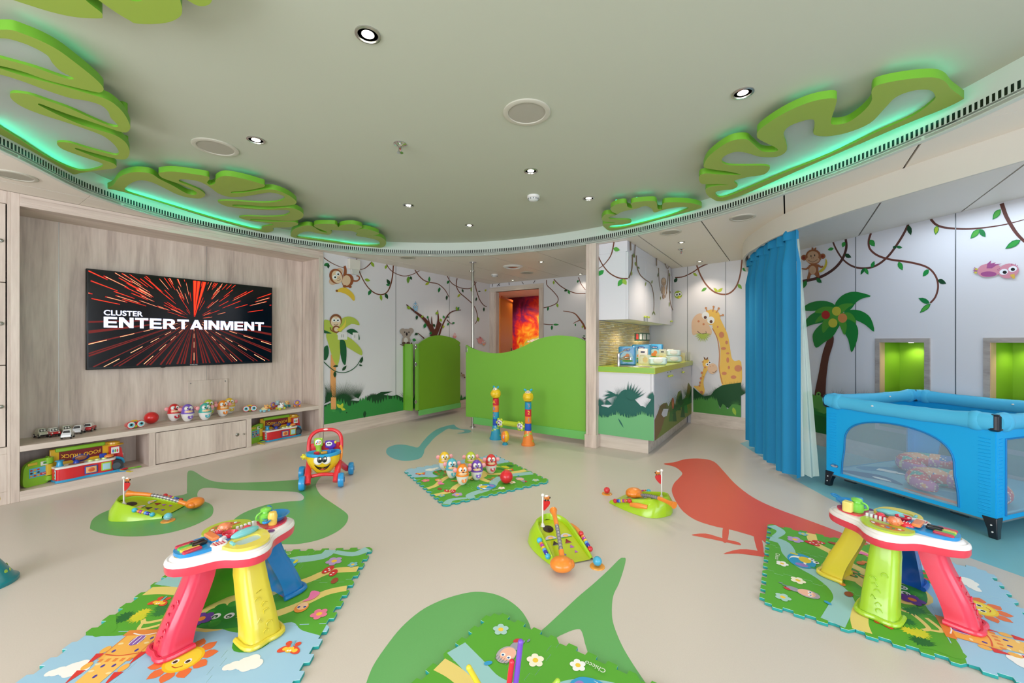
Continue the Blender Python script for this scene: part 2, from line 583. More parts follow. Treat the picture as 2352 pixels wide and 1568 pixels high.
# slots of the air grille, short dark bars let into the fascia
sb = B(BLACK)
per = [Vector((x, y, 0)) for x, y in RING]
acc = 0.0
k = 0
slots = 0
while k < n:
    a, b_ = per[k], per[(k + 1) % n]
    L_ = (b_ - a).length
    while acc < L_:
        q = a.lerp(b_, acc / L_)
        vis = (q.x * math.cos(YAW) + q.y * math.sin(YAW))
        dep = (-q.x * math.sin(YAW) + q.y * math.cos(YAW))
        if dep > .8 and abs(vis) < dep * 1.35:
            d = (b_ - a).normalized()
            nn = Vector((d.y, -d.x, 0))
            if nn.dot(Vector((-1.6, 1.4, 0)) - q) < 0:
                nn = -nn
            c = q + nn * .001
            w_, z0, z1 = .0062, Z1 + .032, Z1 + .070
            sb.add([(c - d * w_) + Vector((0, 0, z0)), (c + d * w_) + Vector((0, 0, z0)), (c + d * w_) + Vector((0, 0, z1)), (c - d * w_) + Vector((0, 0, z1))], [(0, 1, 2, 3), (3, 2, 1, 0)])
            slots += 1
        acc += .024
    acc -= L_
    k += 1
sb.build('grille_slots', fascia, kind='stuff')
# outer ceiling: panels 0.64 m wide, real gaps, the dome cut out of them
back = B(M('#15120f', .9))
cutm = B()
cutm.prism(RING, Z1 - .1, Z2 + .3, mat=CEIL)
cutter = cutm.build('cutter')
back.prism([(-5.2, -3.0), (3.2, -3.0), (3.2, 9.0), (-6.5, 9.0), (-6.5, -3.0)], Z1 + .02, Z1 + .03)
bk = back.build('ceiling_void')
def cut(o):
    md = o.modifiers.new('b', 'BOOLEAN')
    md.operation, md.solver, md.object = 'DIFFERENCE', 'EXACT', cutter
    dg = bpy.context.evaluated_depsgraph_get()
    me = bpy.data.meshes.new_from_object(o.evaluated_get(dg))
    o.modifiers.clear()
    old = o.data
    o.data = me
    if len(me.polygons):
        me.set_sharp_from_angle(angle=R(38))
    bpy.data.meshes.remove(old)
    return len(me.polygons)
bpy.context.view_layer.update()
cut(bk)
bk.name = 'ceiling'
bk['kind'] = 'structure'
xs = [-6.5] + [-.025 - .64 * i for i in range(8, -1, -1)] + [.615, 1.23, 1.87, 2.51, 3.2]
ys = [-3.0, -1.4, .793, 3.0, 5.32, 7.3, 9.0]
for i in range(len(xs) - 1):
    for j in range(len(ys) - 1):
        x0, x1, y0, y1 = xs[i], xs[i + 1], ys[j], ys[j + 1]
        if all(((x + 1.6) / 2.9) ** 2 + ((y - 1.4) / 2.7) ** 2 < .8 for x in (x0, x1) for y in (y0, y1)):
            continue
        pb = B(CEIL2)
        gx = .0055
        pb.box(x0 + gx, y0 + .0012, Z1, x1 - gx, y1 - .0012, Z1 + .016)
        o = pb.build('ceiling_panel', bk)
        near = x1 > -4.9 and x0 < 1.8 and y1 > -1.8 and y0 < 4.5
        if near:
            if cut(o) == 0:
                bpy.data.objects.remove(o)
bpy.data.objects.remove(cutter)

# ---- walls
def wall(name, pl, u0, u1, z0, z1, mat, holes=(), th=.05, seams=()):
    b = B(mat)
    b.prism([(u0, z0), (u1, z0), (u1, z1), (u0, z1)], 0, -th, holes, f=lambda u, z, o: pl.pt(u, z, o))
    o = struct(b, name, sharp=20)
    if seams:
        for u in seams:
            s_ = B(M('#8e9092', .4, .6))
            s_.m = I4
            a = pl.pt(u - .004, z0, .0015), pl.pt(u + .004, z0, .0015), pl.pt(u + .004, z1, .0015), pl.pt(u - .004, z1, .0015)
            bq = [pl.pt(u - .004, z0, -.001), pl.pt(u + .004, z0, -.001), pl.pt(u + .004, z1, -.001), pl.pt(u - .004, z1, -.001)]
            s_.loft([list(bq), list(a)], cap0=True, cap1=True)
            s_.build('panel_joint', o)
    return o
wl = wall('wall_left', LW, -.02, 3.47, 0, Z1 + .03, WALL, seams=[LW.uv(909, 700)[0], LW.uv(1032, 700)[0]])
# the wall with the doorway: opening x -4.67 .. -3.68
wd = wall('wall_back', DW, 0, 2.90, 0, Z1 + .03, WALL, holes=[[(.12, .0005), (1.11, .0005), (1.11, 2.15), (.12, 2.15)]])
wg = wall('wall_kitchenette', GW, -.02, 1.56, 0, Z1 + .03, WALL, seams=[GW.uv(1579, 700)[0], GW.uv(1667, 700)[0]])
def pwr(x0, x1, z0, z1):
    a, b_ = PW.uv(x0, 780)[0], PW.uv(x1, 780)[0]
    return [(a, z0), (b_, z0), (b_, z1), (a, z1)]
N1 = pwr(2022, 2125, .355, 1.19)
N2a = PW.uv(2276, 780)[0]
N2 = [(N2a, .355), (N2a + .345, .355), (N2a + .345, 1.19), (N2a, 1.19)]
wp = wall('wall_right', PW, -.62, 3.7, 0, Z1 + .03, WALL, holes=[N1, N2], seams=[PW.uv(1965.5, 700)[0], PW.uv(2195, 700)[0]])
# walls behind and beside the camera, with window openings
b = B(WALL)
b.prism([(-5.2, 0), (3.0, 0), (3.0, 2.6), (-5.2, 2.6)], -3.0, -3.08, [[(-3.3, .45), (1.3, .45), (1.3, 2.15), (-3.3, 2.15)]], f=lambda x, z, y: (x, y, z))
wr = struct(b, 'wall_rear', sharp=20)
b = B(WALL)
b.prism([(-3.0, 0), (3.5, 0), (3.5, 2.6), (-3.0, 2.6)], 3.05, 3.13, [[(-1.3, .55), (2.1, .55), (2.1, 2.15), (-1.3, 2.15)]], f=lambda y, z, x: (x, y, z))
struct(b, 'wall_side', sharp=20)
b = B(WALL)
b.box(-5.25, -3.0, 0, -5.17, 6.3, 2.6)
struct(b, 'wall_outer')
def baseboard(name, pl, u0, u1, h=.17, mat=None):
    b = B(mat or WX)
    b.loft([[pl.pt(u, z, o) for z, o in ((0, 0), (0, .012), (h - .004, .012), (h, .009), (h, 0))] for u in (u0, u1)], cap0=True, cap1=True)
    return struct(b, name, sharp=30)
baseboard('baseboard_left', LW, .01, 3.45, mat=WY)
baseboard('baseboard_back', DW, 1.18, 2.89)
baseboard('baseboard_kitchenette', GW, .625, 1.56)
baseboard('baseboard_right', PW, -.6, 3.7)
# partition between the corridor door and the kitchenette, timber column at its end
b = B(WALL)
b.box(-1.885, 4.44, 0, -1.81, 6.66, Z1 + .01)
part = struct(b, 'wall_partition')
b = B(WX)
b.box(-1.80, 4.43, .92, -1.796, 6.6, 1.445, M('#c9b27e', .35))
tiles = M('#dcc894', .3)
tiles2 = M('#d0b982', .3)
tb = B()
random.seed(3)
for r_ in range(25):
    y = 4.44
    z = .925 + r_ * .0207
    while y < 6.45:
        l = random.uniform(.05, .15)
        tb.box(-1.812, y, z, -1.796 + random.uniform(0, .003), min(y + l - .003, 6.5), z + .0165, random.choice((tiles, tiles2, M('#e6d6a8', .25), M('#d2b970', .3))))
        y += l
tb.build('mosaic_tiles', part, kind='stuff')
b = B(WV)
b.box(-1.915, 4.35, .14, -1.79, 4.44, Z1)
b.box(-1.875, 4.344, .14, -1.79, 4.36, Z1)
b.box(-1.925, 4.335, 0, -1.782, 4.445, .145)
struct(b, 'trim_2', bevel=.003)
# door frame
b = B(WX)
b.box(-4.79, 6.325, 0, -4.67, 6.42, 2.15, WV)
b.box(-3.68, 6.325, 0, -3.60, 6.42, 2.15, WV)
b.box(-4.79, 6.325, 2.15, -3.60, 6.42, 2.235)
b.box(-4.68, 6.34, 0, -4.655, 6.46, 2.15, WV)
b.box(-3.695, 6.34, 0, -3.67, 6.46, 2.15, WV)
struct(b, 'door_1', bevel=.003)
# corridor beyond with a large watercolour print
m_art, nt, bb = nodes('watercolour_print', .5)
tc = nt.nodes.new('ShaderNodeTexCoord')
mp = nt.nodes.new('ShaderNodeMapping')
nz = nt.nodes.new('ShaderNodeTexNoise')
nz.inputs['Scale'].default_value = 1.7
nz.inputs['Detail'].default_value = 7
nz.inputs['Distortion'].default_value = 1.6
gr = nt.nodes.new('ShaderNodeSeparateXYZ')
ad = nt.nodes.new('ShaderNodeMath')
ad.operation = 'MULTIPLY_ADD'
ad.inputs[1].default_value = -.30
ad2 = nt.nodes.new('ShaderNodeMath')
ad2.operation = 'ADD'
rp = ramp(nt, [(.02, '#5a1440'), (.16, '#7d1c5e'), (.27, '#c8242e'), (.37, '#e2461e'), (.47, '#f08a1e'), (.56, '#efc03c'), (.62, '#a9c64a'), (.68, '#f5ead8'), (.74, '#e6d8ea'), (.80, '#8a4ab0'), (.88, '#5a3a9a')])
lk = nt.links.new
lk(tc.outputs['Object'], nz.inputs['Vector'])
lk(tc.outputs['Object'], gr.inputs[0])
lk(gr.outputs['Z'], ad.inputs[0])
ad.inputs[2].default_value = .36
nz2 = nt.nodes.new('ShaderNodeTexNoise')
nz2.inputs['Scale'].default_value = 4.2
nz2.inputs['Detail'].default_value = 5
nz2.inputs['Distortion'].default_value = 2.5
lk(tc.outputs['Object'], nz2.inputs['Vector'])
lk(ad.outputs[0], ad2.inputs[0])
lk(nz.outputs['Fac'], ad2.inputs[1])
ad3 = nt.nodes.new('ShaderNodeMath')
ad3.operation = 'MULTIPLY_ADD'
ad3.inputs[1].default_value = .35
lk(nz2.outputs['Fac'], ad3.inputs[0])
lk(ad2.outputs[0], ad3.inputs[2])
sb_ = nt.nodes.new('ShaderNodeMath')
sb_.operation = 'SUBTRACT'
sb_.inputs[1].default_value = .15
lk(ad3.outputs[0], sb_.inputs[0])
xg = nt.nodes.new('ShaderNodeMath')
xg.operation = 'MULTIPLY_ADD'
xg.inputs[1].default_value = .42
xg.inputs[2].default_value = 2.18
lk(gr.outputs['X'], xg.inputs[0])
xs_ = nt.nodes.new('ShaderNodeMath')
xs_.operation = 'ADD'
lk(sb_.outputs[0], xs_.inputs[0])
lk(xg.outputs[0], xs_.inputs[1])
lk(xs_.outputs[0], rp.inputs[0])
lk(rp.outputs[0], bb.inputs['Base Color'])
b = B(m_art)
b.box(-6.3, 8.6, 0, -3.2, 8.65, 2.6)
struct(b, 'wall_corridor_end')
b = B(M('#e07a18', .4))
b.box(-6.45, 6.42, 0, -6.4, 8.7, 2.6)
b.box(-6.45, 6.46, 0, -5.3, 6.5, 2.6)
struct(b, 'wall_corridor_side')
b = B(WALL)
b.box(-3.2, 6.42, 0, -3.15, 8.7, 2.6)
struct(b, 'wall_corridor_right')
# niches: wooden frames, green lining, a small lamp
GL = M('#86b92a', .5, name='niche_green')
def niche(hole, kk, nm):
    (u0, z0), (u1, _), (_, z1), _ = hole
    b = B(WG)
    t = .04
    for a in ((u0 - t, u0, z0 - t, z1 + t), (u1, u1 + t, z0 - t, z1 + t), (u0, u1, z1, z1 + t), (u0, u1, z0 - t, z0)):
        b.prism([(a[0], a[2]), (a[1], a[2]), (a[1], a[3]), (a[0], a[3])], .014, -.03, f=lambda u, z, o: PW.pt(u, z, o))
    fr = struct(b, 'trim_%d' % (kk + 3), bevel=.002)
    d = .26
    b = B(GL)
    q = lambda u, z, o: PW.pt(u, z, o)
    b.loft([[q(u0, z0, -.01), q(u1, z0, -.01), q(u1, z1, -.01), q(u0, z1, -.01)], [q(u0, z0, -d), q(u1, z0, -d), q(u1, z1, -d), q(u0, z1, -d)]], cap1=True)
    b.build('niche_lining', fr, sharp=20)
    b = B(M('#d9b48c', .4))
    b.prism([(u0 - .002, z0), (u0 + .006, z0), (u0 + .006, z1), (u0 - .002, z1)], .01, -.05, f=q)
    b.build('niche_edge', fr)
    c = q((u0 + u1) / 2 - .03, z1 - .004, -.17)
    b = B(M('#fff0c0', emit=12))
    b.lathe([(0, 0), (.018, 0), (.018, .003)], 12, m=Matrix.Translation(c))
    b.build('lamp', fr)
    spot('niche_beam', (c.x, c.y, z1 - .02), 1.7, (1, .93, .72), 150, .8, .015)
niche(N1, 1, 'a')
niche(N2, 2, 'b')
# curved valance of the curtain and its rail
VP = [(2.95, 2.0), (2.3, 2.28), (1.6, 2.76), (1.016, 3.248), (.657, 3.543), (.32, 3.86), (.051, 4.169), (-.133, 4.468), (-.251, 4.746), (-.386, 5.127), (-.45, 5.6), (-.47, 6.34)]
VS = smooth([(x, y, 0) for x, y in VP], 6, False)
def ribbon(path, z0, z1, th, mat, side=1, b=None):
    b = b or B(mat)
    A_, B_ = [], []
    for i, q in enumerate(path):
        t = (path[min(i + 1, len(path) - 1)] - path[max(i - 1, 0)]).normalized()
        nn = Vector((-t.y, t.x, 0)) * side
        A_.append(q)
        B_.append(q + nn * th)
    rings = [[(a.x, a.y, z0), (a.x, a.y, z1), (c.x, c.y, z1), (c.x, c.y, z0)] for a, c in zip(A_, B_)]
    return b.loft(rings, mat, True, True)
b = ribbon(VS, 2.14, Z1, .022, M('#d6d2c8', .5, name='valance_white'), -1)
va = struct(b, 'trim_3', sharp=50)
def offs(path, d):
    out = []
    for i, q in enumerate(path):
        t = (path[min(i + 1, len(path) - 1)] - path[max(i - 1, 0)]).normalized()
        out.append(q + Vector((t.y, -t.x, 0)) * d)
    return out
b = ribbon(offs(VS, .06), 2.20, Z1, .05, M('#cfccc6', .5), -1)
b.build('curtain_track', va, sharp=50)
# ================================================================== CEILING THINGS
INFILL, nt_, bb_ = nodes('white_diffuser', .35)
bb_.inputs['Base Color'].default_value = rgb('#dfe2e4')
_tr = nt_.nodes.new('ShaderNodeBsdfTranslucent')
_tr.inputs[0].default_value = (.85, .9, .9, 1)
_mx = nt_.nodes.new('ShaderNodeMixShader')
_mx.inputs[0].default_value = .6
nt_.links.new(bb_.outputs[0], _mx.inputs[1])
nt_.links.new(_tr.outputs[0], _mx.inputs[2])
nt_.links.new(_mx.outputs[0], nt_.nodes['Material Output'].inputs[0])
LG = M('#96b044', .45, name='leaf_green')
LGS = M('#6fae2a', .45, name='leaf_green_edge')
def zpt(ox, oy, sc, pts):
    return [(q.x, q.y) for q in (fl(ox + x / sc, oy + y / sc, ZL) for x, y in pts)]
def leaf(label, org, outer, holes, strip, pegs, strip_z=Z2 - .035):
    o2 = zpt(*org, outer)
    h2 = [zpt(*org, h) for h in holes]
    cx, cy = sum(q[0] for q in o2) / len(o2), sum(q[1] for q in o2) / len(o2)
    t = thing('ceiling_leaf', label, 'ceiling decoration', (cx, cy, ZL), group='glowing green leaves on the ceiling')
    sm2 = lambda l: [(q.x, q.y) for q in smooth([(x, y, 0) for x, y in l], 4)]
    b = B(LG)
    b.prism(sm2(o2), ZL, ZL + .04, [sm2(h) for h in h2], LG, LGS)
    b.build('leaf_outline', t, world=True, sharp=50, bevel=.0025)
    for h in h2:
        b = B(INFILL)
        hh_ = sm2(h)
        b.add([(x, y, ZL + .012) for x, y in hh_], tessellate_polygon([[Vector((x, y, 0)) for x, y in hh_]]))
        b.build('white_diffuser', t, world=True, sharp=50)
    for k, s_ in enumerate(strip):
        if k == 0:
            b = B(LED)
            path = []
            for x, y in zpt(*org, s_):
                d_ = Vector((cx - x, cy - y, 0)).normalized()
                path.append((x + d_.x * .028, y + d_.y * .028, Z2 - .010))
            b.tube(path, .005, 6, sm=4)
            b.build('light_strip', t, world=True)
            continue
        p = zpt(*org, s_)
        b = B(LED2)
        b.tube([(x, y, ZL + .0445) for x, y in p], .004, 6, sm=4)
        b.build('light_strip', t, world=True)
    for x, y in [(q.x, q.y) for q in (fl(org[0] + x / org[2], org[1] + y / org[2], Z2 - .012) for x, y in pegs)]:
        b = B(LGS)
        b.cyl((x, y, ZL + .03), (x, y, Z2), .016, 10)
        b.build('standoff', t, world=True)
    return t
# A: the leaf cut by the top edge of the picture
leaf('green wavy leaf cut-out at the top left corner, mostly out of view', (0, 0, 3.733),
     [(-250,-120),(50,-20),(250,45),(400,92),(550,130),(700,153),(860,158),(878,145),(870,110),(800,55),(735,0),(700,-60),(760,-60),(850,5),(1000,110),(1110,175),(1160,200),(1300,207),(1450,190),(1545,140),(1562,75),(1545,0),(1560,-20),(1620,10),(1700,50),(1780,45),(1820,-10),(1800,-160),(1300,-330),(500,-380),(-100,-300)],
     [[(1080,-20),(1140,8),(1200,10),(1240,-25),(1160,-70)], [(-50,-120),(300,-30),(500,-60),(400,-200),(0,-220)]], [], [(1450, -60), (600, -40)])
leaf('large green leaf with four finger lobes, at the far left of the ceiling', (0, 0, 3.733),
     [(0,255),(100,258),(200,290),(350,350),(500,430),(650,540),(800,660),(875,735),(888,770),(860,792),(800,785),(600,738),(400,685),(200,615),(20,568),(-20,572),(20,592),(200,650),(400,703),(600,757),(800,815),(900,845),(980,890),(1060,970),(1110,1060),(1115,1105),(1080,1135),(1000,1120),(800,1050),(600,985),(450,930),(345,890),(325,895),(350,910),(500,985),(700,1070),(900,1130),(1000,1165),(1080,1225),(1112,1300),(1090,1355),(1040,1368),(950,1350),(800,1310),(700,1282),(645,1268),(650,1280),(700,1300),(800,1340),(900,1375),(980,1405),(990,1440),(850,1460),(700,1482),(620,1493),(500,1440),(350,1370),(200,1285),(0,1165),(-200,1020),(-400,800),(-450,500),(-300,300),(-150,258)],
     [[(0,328),(100,340),(250,390),(400,470),(450,540),(520,610),(630,668),(600,680),(500,650),(300,580),(0,497),(-150,460),(-200,400),(-120,335)],
      [(0,640),(200,700),(400,775),(600,840),(750,865),(870,905),(930,960),(950,1010),(1015,1080),(950,1080),(800,1020),(600,930),(400,860),(250,810),(120,795),(85,815),(110,860),(200,920),(350,980),(600,1060),(800,1130),(900,1175),(980,1240),(1018,1300),(1000,1330),(900,1310),(750,1270),(600,1225),(510,1218),(490,1235),(540,1280),(700,1340),(850,1390),(885,1415),(850,1440),(750,1462),(650,1455),(500,1395),(350,1310),(150,1180),(0,1085),(-150,960),(-200,800),(-120,650)]],
     [[(-180,1000),(0,1115),(150,1215),(350,1335),(500,1412),(640,1468)], [(150,290),(400,410),(650,570),(820,700)]], [(1060, 900), (1070, 1180), (200, 1230), (300, 400)])
leaf('green leaf with curled lobes above the television', (0, 0, 2.613),
     [(645,1130),(680,1110),(720,1060),(800,1033),(900,1040),(960,1075),(1040,1115),(1120,1160),(1170,1168),(1180,1155),(1140,1130),(1060,1098),(980,1070),(955,1050),(962,1035),(1050,1030),(1200,1050),(1250,1060),(1257,1075),(1243,1095),(1262,1110),(1290,1100),(1297,1075),(1350,1055),(1450,1070),(1560,1100),(1590,1112),(1570,1125),(1480,1143),(1395,1150),(1395,1158),(1470,1155),(1550,1142),(1640,1137),(1730,1170),(1780,1213),(1740,1232),(1600,1238),(1480,1230),(1400,1228),(1405,1236),(1480,1246),(1600,1255),(1720,1245),(1790,1260),(1822,1290),(1790,1320),(1700,1324),(1600,1318),(1510,1314),(1515,1321),(1600,1330),(1750,1330),(1790,1345),(1740,1363),(1660,1365),(1637,1371),(1640,1385),(1600,1395),(1540,1385),(1400,1350),(1200,1292),(1000,1228),(800,1168),(700,1142)],
     [[(752,1145),(770,1110),(830,1083),(900,1090),(980,1125),(1060,1165),(1130,1185),(1200,1190),(1232,1170),(1200,1140),(1130,1110),(1075,1088),(1090,1075),(1180,1085),(1230,1105),(1270,1130),(1310,1160),(1370,1180),(1450,1180),(1550,1165),(1620,1155),(1690,1170),(1710,1190),(1660,1210),(1560,1215),(1400,1205),(1320,1205),(1312,1215),(1370,1240),(1500,1255),(1620,1260),(1720,1260),(1740,1275),(1700,1295),(1600,1300),(1480,1297),(1435,1305),(1500,1325),(1600,1337),(1640,1348),(1575,1360),(1560,1378),(1450,1355),(1250,1300),(1050,1240),(850,1180)]],
     [[(700,1138),(850,1183),(1050,1243),(1250,1303),(1450,1358),(1560,1382)], [(1000,1045),(1200,1062)], [(1340,1070),(1560,1112)], [(760,1055),(860,1045)]], [(672, 1120), (1262, 1100), (1760, 1225)])
leaf('small green leaf with notched lobes, right of the one above the television', (0, 0, 2.613),
     [(1748,1400),(1765,1375),(1820,1355),(1870,1355),(1920,1385),(1960,1396),(1955,1388),(1890,1362),(1900,1345),(2010,1345),(2030,1362),(2050,1350),(2120,1345),(2175,1362),(2140,1378),(2185,1372),(2250,1388),(2275,1402),(2240,1412),(2195,1416),(2250,1413),(2300,1430),(2318,1460),(2290,1485),(2200,1482),(2050,1465),(1900,1445),(1760,1425)],
     [[(1783,1420),(1800,1400),(1850,1388),(1920,1402),(1975,1408),(1992,1392),(1987,1381),(2050,1383),(2110,1386),(2145,1400),(2140,1415),(2200,1425),(2260,1440),(2280,1460),(2260,1472),(2150,1470),(2000,1450),(1850,1430)]],
     [[(1800,1428),(1900,1443),(2050,1462),(2200,1477),(2280,1478)], [(1920,1350),(2000,1350)], [(2200,1385),(2270,1402)]], [(1862, 1362), (2120, 1352), (2285, 1425)])
leaf('small green leaf with notched lobes on the right, near the kitchenette column', (1350, 100, 2.347),
     [(75,950),(85,927),(110,918),(158,922),(150,915),(130,905),(125,885),(160,865),(205,860),(215,880),(240,887),(236,872),(232,865),(250,855),(340,848),(370,855),(378,890),(400,892),(405,862),(450,855),(560,860),(615,880),(560,902),(400,945),(250,985),(130,1008),(95,995),(83,972),(150,966),(100,960)],
     [[(110,940),(150,925),(190,905),(260,890),(310,875),(345,890),(360,910),(410,895),(480,882),(535,882),(530,895),(430,930),(300,965),(180,990),(115,992),(130,980),(190,975),(232,965),(225,950),(150,948)]],
     [[(110,1000),(200,990),(300,970),(430,934),(540,903)], [(150,872),(200,865)], [(260,858),(350,855)], [(430,862),(540,868)]], [(97, 925), (262, 855), (592, 880)])
leaf('long green leaf with wavy lobes at the right of the ceiling', (1350, 100, 2.347),
     [(600,735),(605,710),(640,700),(720,705),(825,708),(770,692),(640,672),(628,650),(660,600),(760,530),(850,515),(890,540),(940,580),(1010,582),(1020,565),(930,520),(912,495),(930,460),(1050,380),(1200,315),(1330,295),(1337,330),(1310,420),(1330,437),(1400,425),(1480,370),(1530,310),(1530,260),(1560,225),(1700,195),(1850,182),(1920,200),(1960,245),(2020,290),(2015,305),(1900,360),(1700,440),(1400,570),(1100,700),(850,810),(720,850),(670,835),(640,810),(640,780),(700,765),(760,763),(700,757),(620,757)],
     [[(722,635),(740,605),(800,583),(860,590),(930,610),(1020,610),(1070,580),(1070,540),(1055,490),(1080,450),(1150,420),(1215,410),(1222,450),(1220,490),(1290,500),(1400,480),(1520,430),(1600,350),(1660,290),(1750,255),(1840,250),(1872,280),(1860,310),(1750,390),(1550,480),(1300,600),(1050,700),(850,785),(730,828),(690,815),(700,795),(780,785),(808,765),(790,740),(860,720),(950,705),(982,670),(950,658),(850,658),(760,655)]],
     [[(720,838),(850,800),(1050,715),(1300,613),(1550,497),(1750,410),(1890,345)], [(1600,225),(1850,195),(1960,265)], [(1080,385),(1310,305)], [(700,580),(850,525)]], [(712, 550), (1100, 340), (1960, 240), (620, 690)])

# recessed lights, loudspeaker grilles, sprinklers, detectors
LAMP = M('#fff2da', emit=9)
RIM = M('#b9b6ae', .25, .8)
def downlight(x, y, z, label, grp, r=.048):
    t = thing('ceiling_light', label, 'ceiling light', (x, y, z), group=grp)
    b = B(RIM)
    b.lathe([(r, 0), (r, -.005), (r * .82, -.007), (r * .78, -.001)], 24)
    b.build('rim', t)
    b = B(M('#8a7f78', .15, 1))
    b.lathe([(r * .78, -.001), (r * .55, -.0008), (r * .5, -.0005)], 24)
    b.build('reflector', t)
    b = B(LAMP)
    b.lathe([(0, -.003), (r * .42, -.003), (r * .5, -.0006)], 20)
    b.build('lamp', t)
    return t
dl_lab = ['nearest ceiling light of the grey dome, at the top centre', 'ceiling light of the dome beside the left round loudspeaker grille', 'ceiling light of the dome beside the long right leaf', 'ceiling light of the dome just above the smoke detector', 'ceiling light of the dome above the small left leaf', 'ceiling light of the dome nearest the small right leaf', 'farthest ceiling light of the dome, in the middle']
for p, l in zip(DOWN_MAIN[:7], dl_lab):
    downlight(p[0], p[1], Z2, 'round recessed spotlight, ' + l, 'recessed lights in the grey dome', .052)
do_lab = ['round recessed spotlight in front of the wall cupboards beside the sprinkler', 'round recessed spotlight close to the giraffe wall', 'round recessed spotlight in the panel ceiling beyond the green fence', 'round recessed spotlight beside the top of the steel pole', 'round recessed spotlight left of the column by the back wall', 'round recessed spotlight just in front of the doorway head']
for p, l in zip(DOWN_OUT, do_lab):
    downlight(p[0], p[1], Z1, l, 'recessed lights in the white panel ceiling', .04)
def speaker(x, y, z, r, label, grp):
    t = thing('ceiling_speaker', label, 'ceiling speaker', (x, y, z), group=grp)
    b = B(M('#c4c0b2', .6))
    b.lathe([(r, 0), (r, -.006), (r * .94, -.009), (r * .80, -.008), (r * .78, -.003)], 40)
    b.build('rim', t)
    b = B(M('#aba79a', .8))
    b.lathe([(0, -.005), (r * .78, -.004)], 40)
    b.build('grille', t)
speaker(-1.211, 1.945, Z2, .132, 'large round loudspeaker grille in the middle of the grey dome', 'loudspeaker grilles')
speaker(-3.13, 1.148, Z2, .13, 'round loudspeaker grille of the dome beside the leaf above the television', 'loudspeaker grilles')
for (x, y), l in zip([(-4.289, .416), (-.99, 4.351), (-.339, 4.191), (-3.496, 5.616), (-4.169, 3.717)],
                     ['round white ceiling grille above the tall left cupboard', 'round white ceiling grille between the column and the seams', 'round white ceiling grille close to the curtain valance', 'round white ceiling grille near the doorway beyond the fence', 'faint round white ceiling grille left of the steel pole']):
    speaker(x, y, Z1, .105, l, 'white grilles in the panel ceiling')
t = thing('air_vent', 'round metal air diffuser in the panel ceiling beyond the green fence', 'air vent', (-3.382, 5.044, Z1))
b = B(WHITE)
b.lathe([(.15, 0), (.15, -.006), (.11, -.02), (.10, -.004)], 32)
b.build('outer_ring', t)
b = B(STEEL)
b.lathe([(0, -.02), (.05, -.018), (.085, -.006)], 24)
b.build('inner_cone', t)
def sprinkler(x, y, z, label):
    t = thing('sprinkler', label, 'sprinkler', (x, y, z), group='sprinkler heads')
    b = B(CHROME)
    b.lathe([(.042, 0), (.042, -.004), (.02, -.012), (.012, -.02)], 20)
    b.build('escutcheon', t)
    b = B(STEEL)
    b.cyl((0, 0, -.01), (0, 0, -.03), .011, 10)
    b.tube([(-.011, 0, -.03), (-.014, 0, -.042), (-.003, 0, -.055)], .0035, 6)
    b.tube([(.011, 0, -.03), (.014, 0, -.042), (.003, 0, -.055)], .0035, 6)
    b.cyl((0, 0, -.028), (0, 0, -.052), .003, 8, M('#b02020', .2))
    b.build('head', t)
    b = B(CHROME)
    b.lathe([(0, -.056), (.02, -.056), (.021, -.059), (0, -.06)], 12)
    b.build('deflector', t)
sprinkler(-2.083, 1.795, Z2, 'chrome sprinkler head hanging from the grey dome')
sprinkler(-1.064, 5.224, Z1, 'chrome sprinkler head in the panel ceiling before the wall cupboards')
def detector(x, y, z, label, r=.055):
    t = thing('smoke_detector', label, 'smoke detector', (x, y, z), group='smoke detectors')
    b = B(WHITE)
    b.lathe([(r, 0), (r, -.018), (r * .9, -.022), (r * .85, -.022)], 28)
    b.build('base', t)
    b = B(M('#dfe2e4', .4))
    b.lathe([(r * .82, -.02), (r * .82, -.032), (r * .6, -.042), (0, -.046)], 28)
    for i in range(12):
        a = 2 * PI * i / 12
        b.cbox((r * .84 * math.cos(a), r * .84 * math.sin(a), -.03), (.004, .008, .01), M('#777777'), a)
    b.build('head', t)
detector(-1.859, 3.096, Z2, 'white round smoke detector on the grey dome')
detector(-4.029, 5.464, Z1, 'white round smoke detector on the panel ceiling near the doorway')
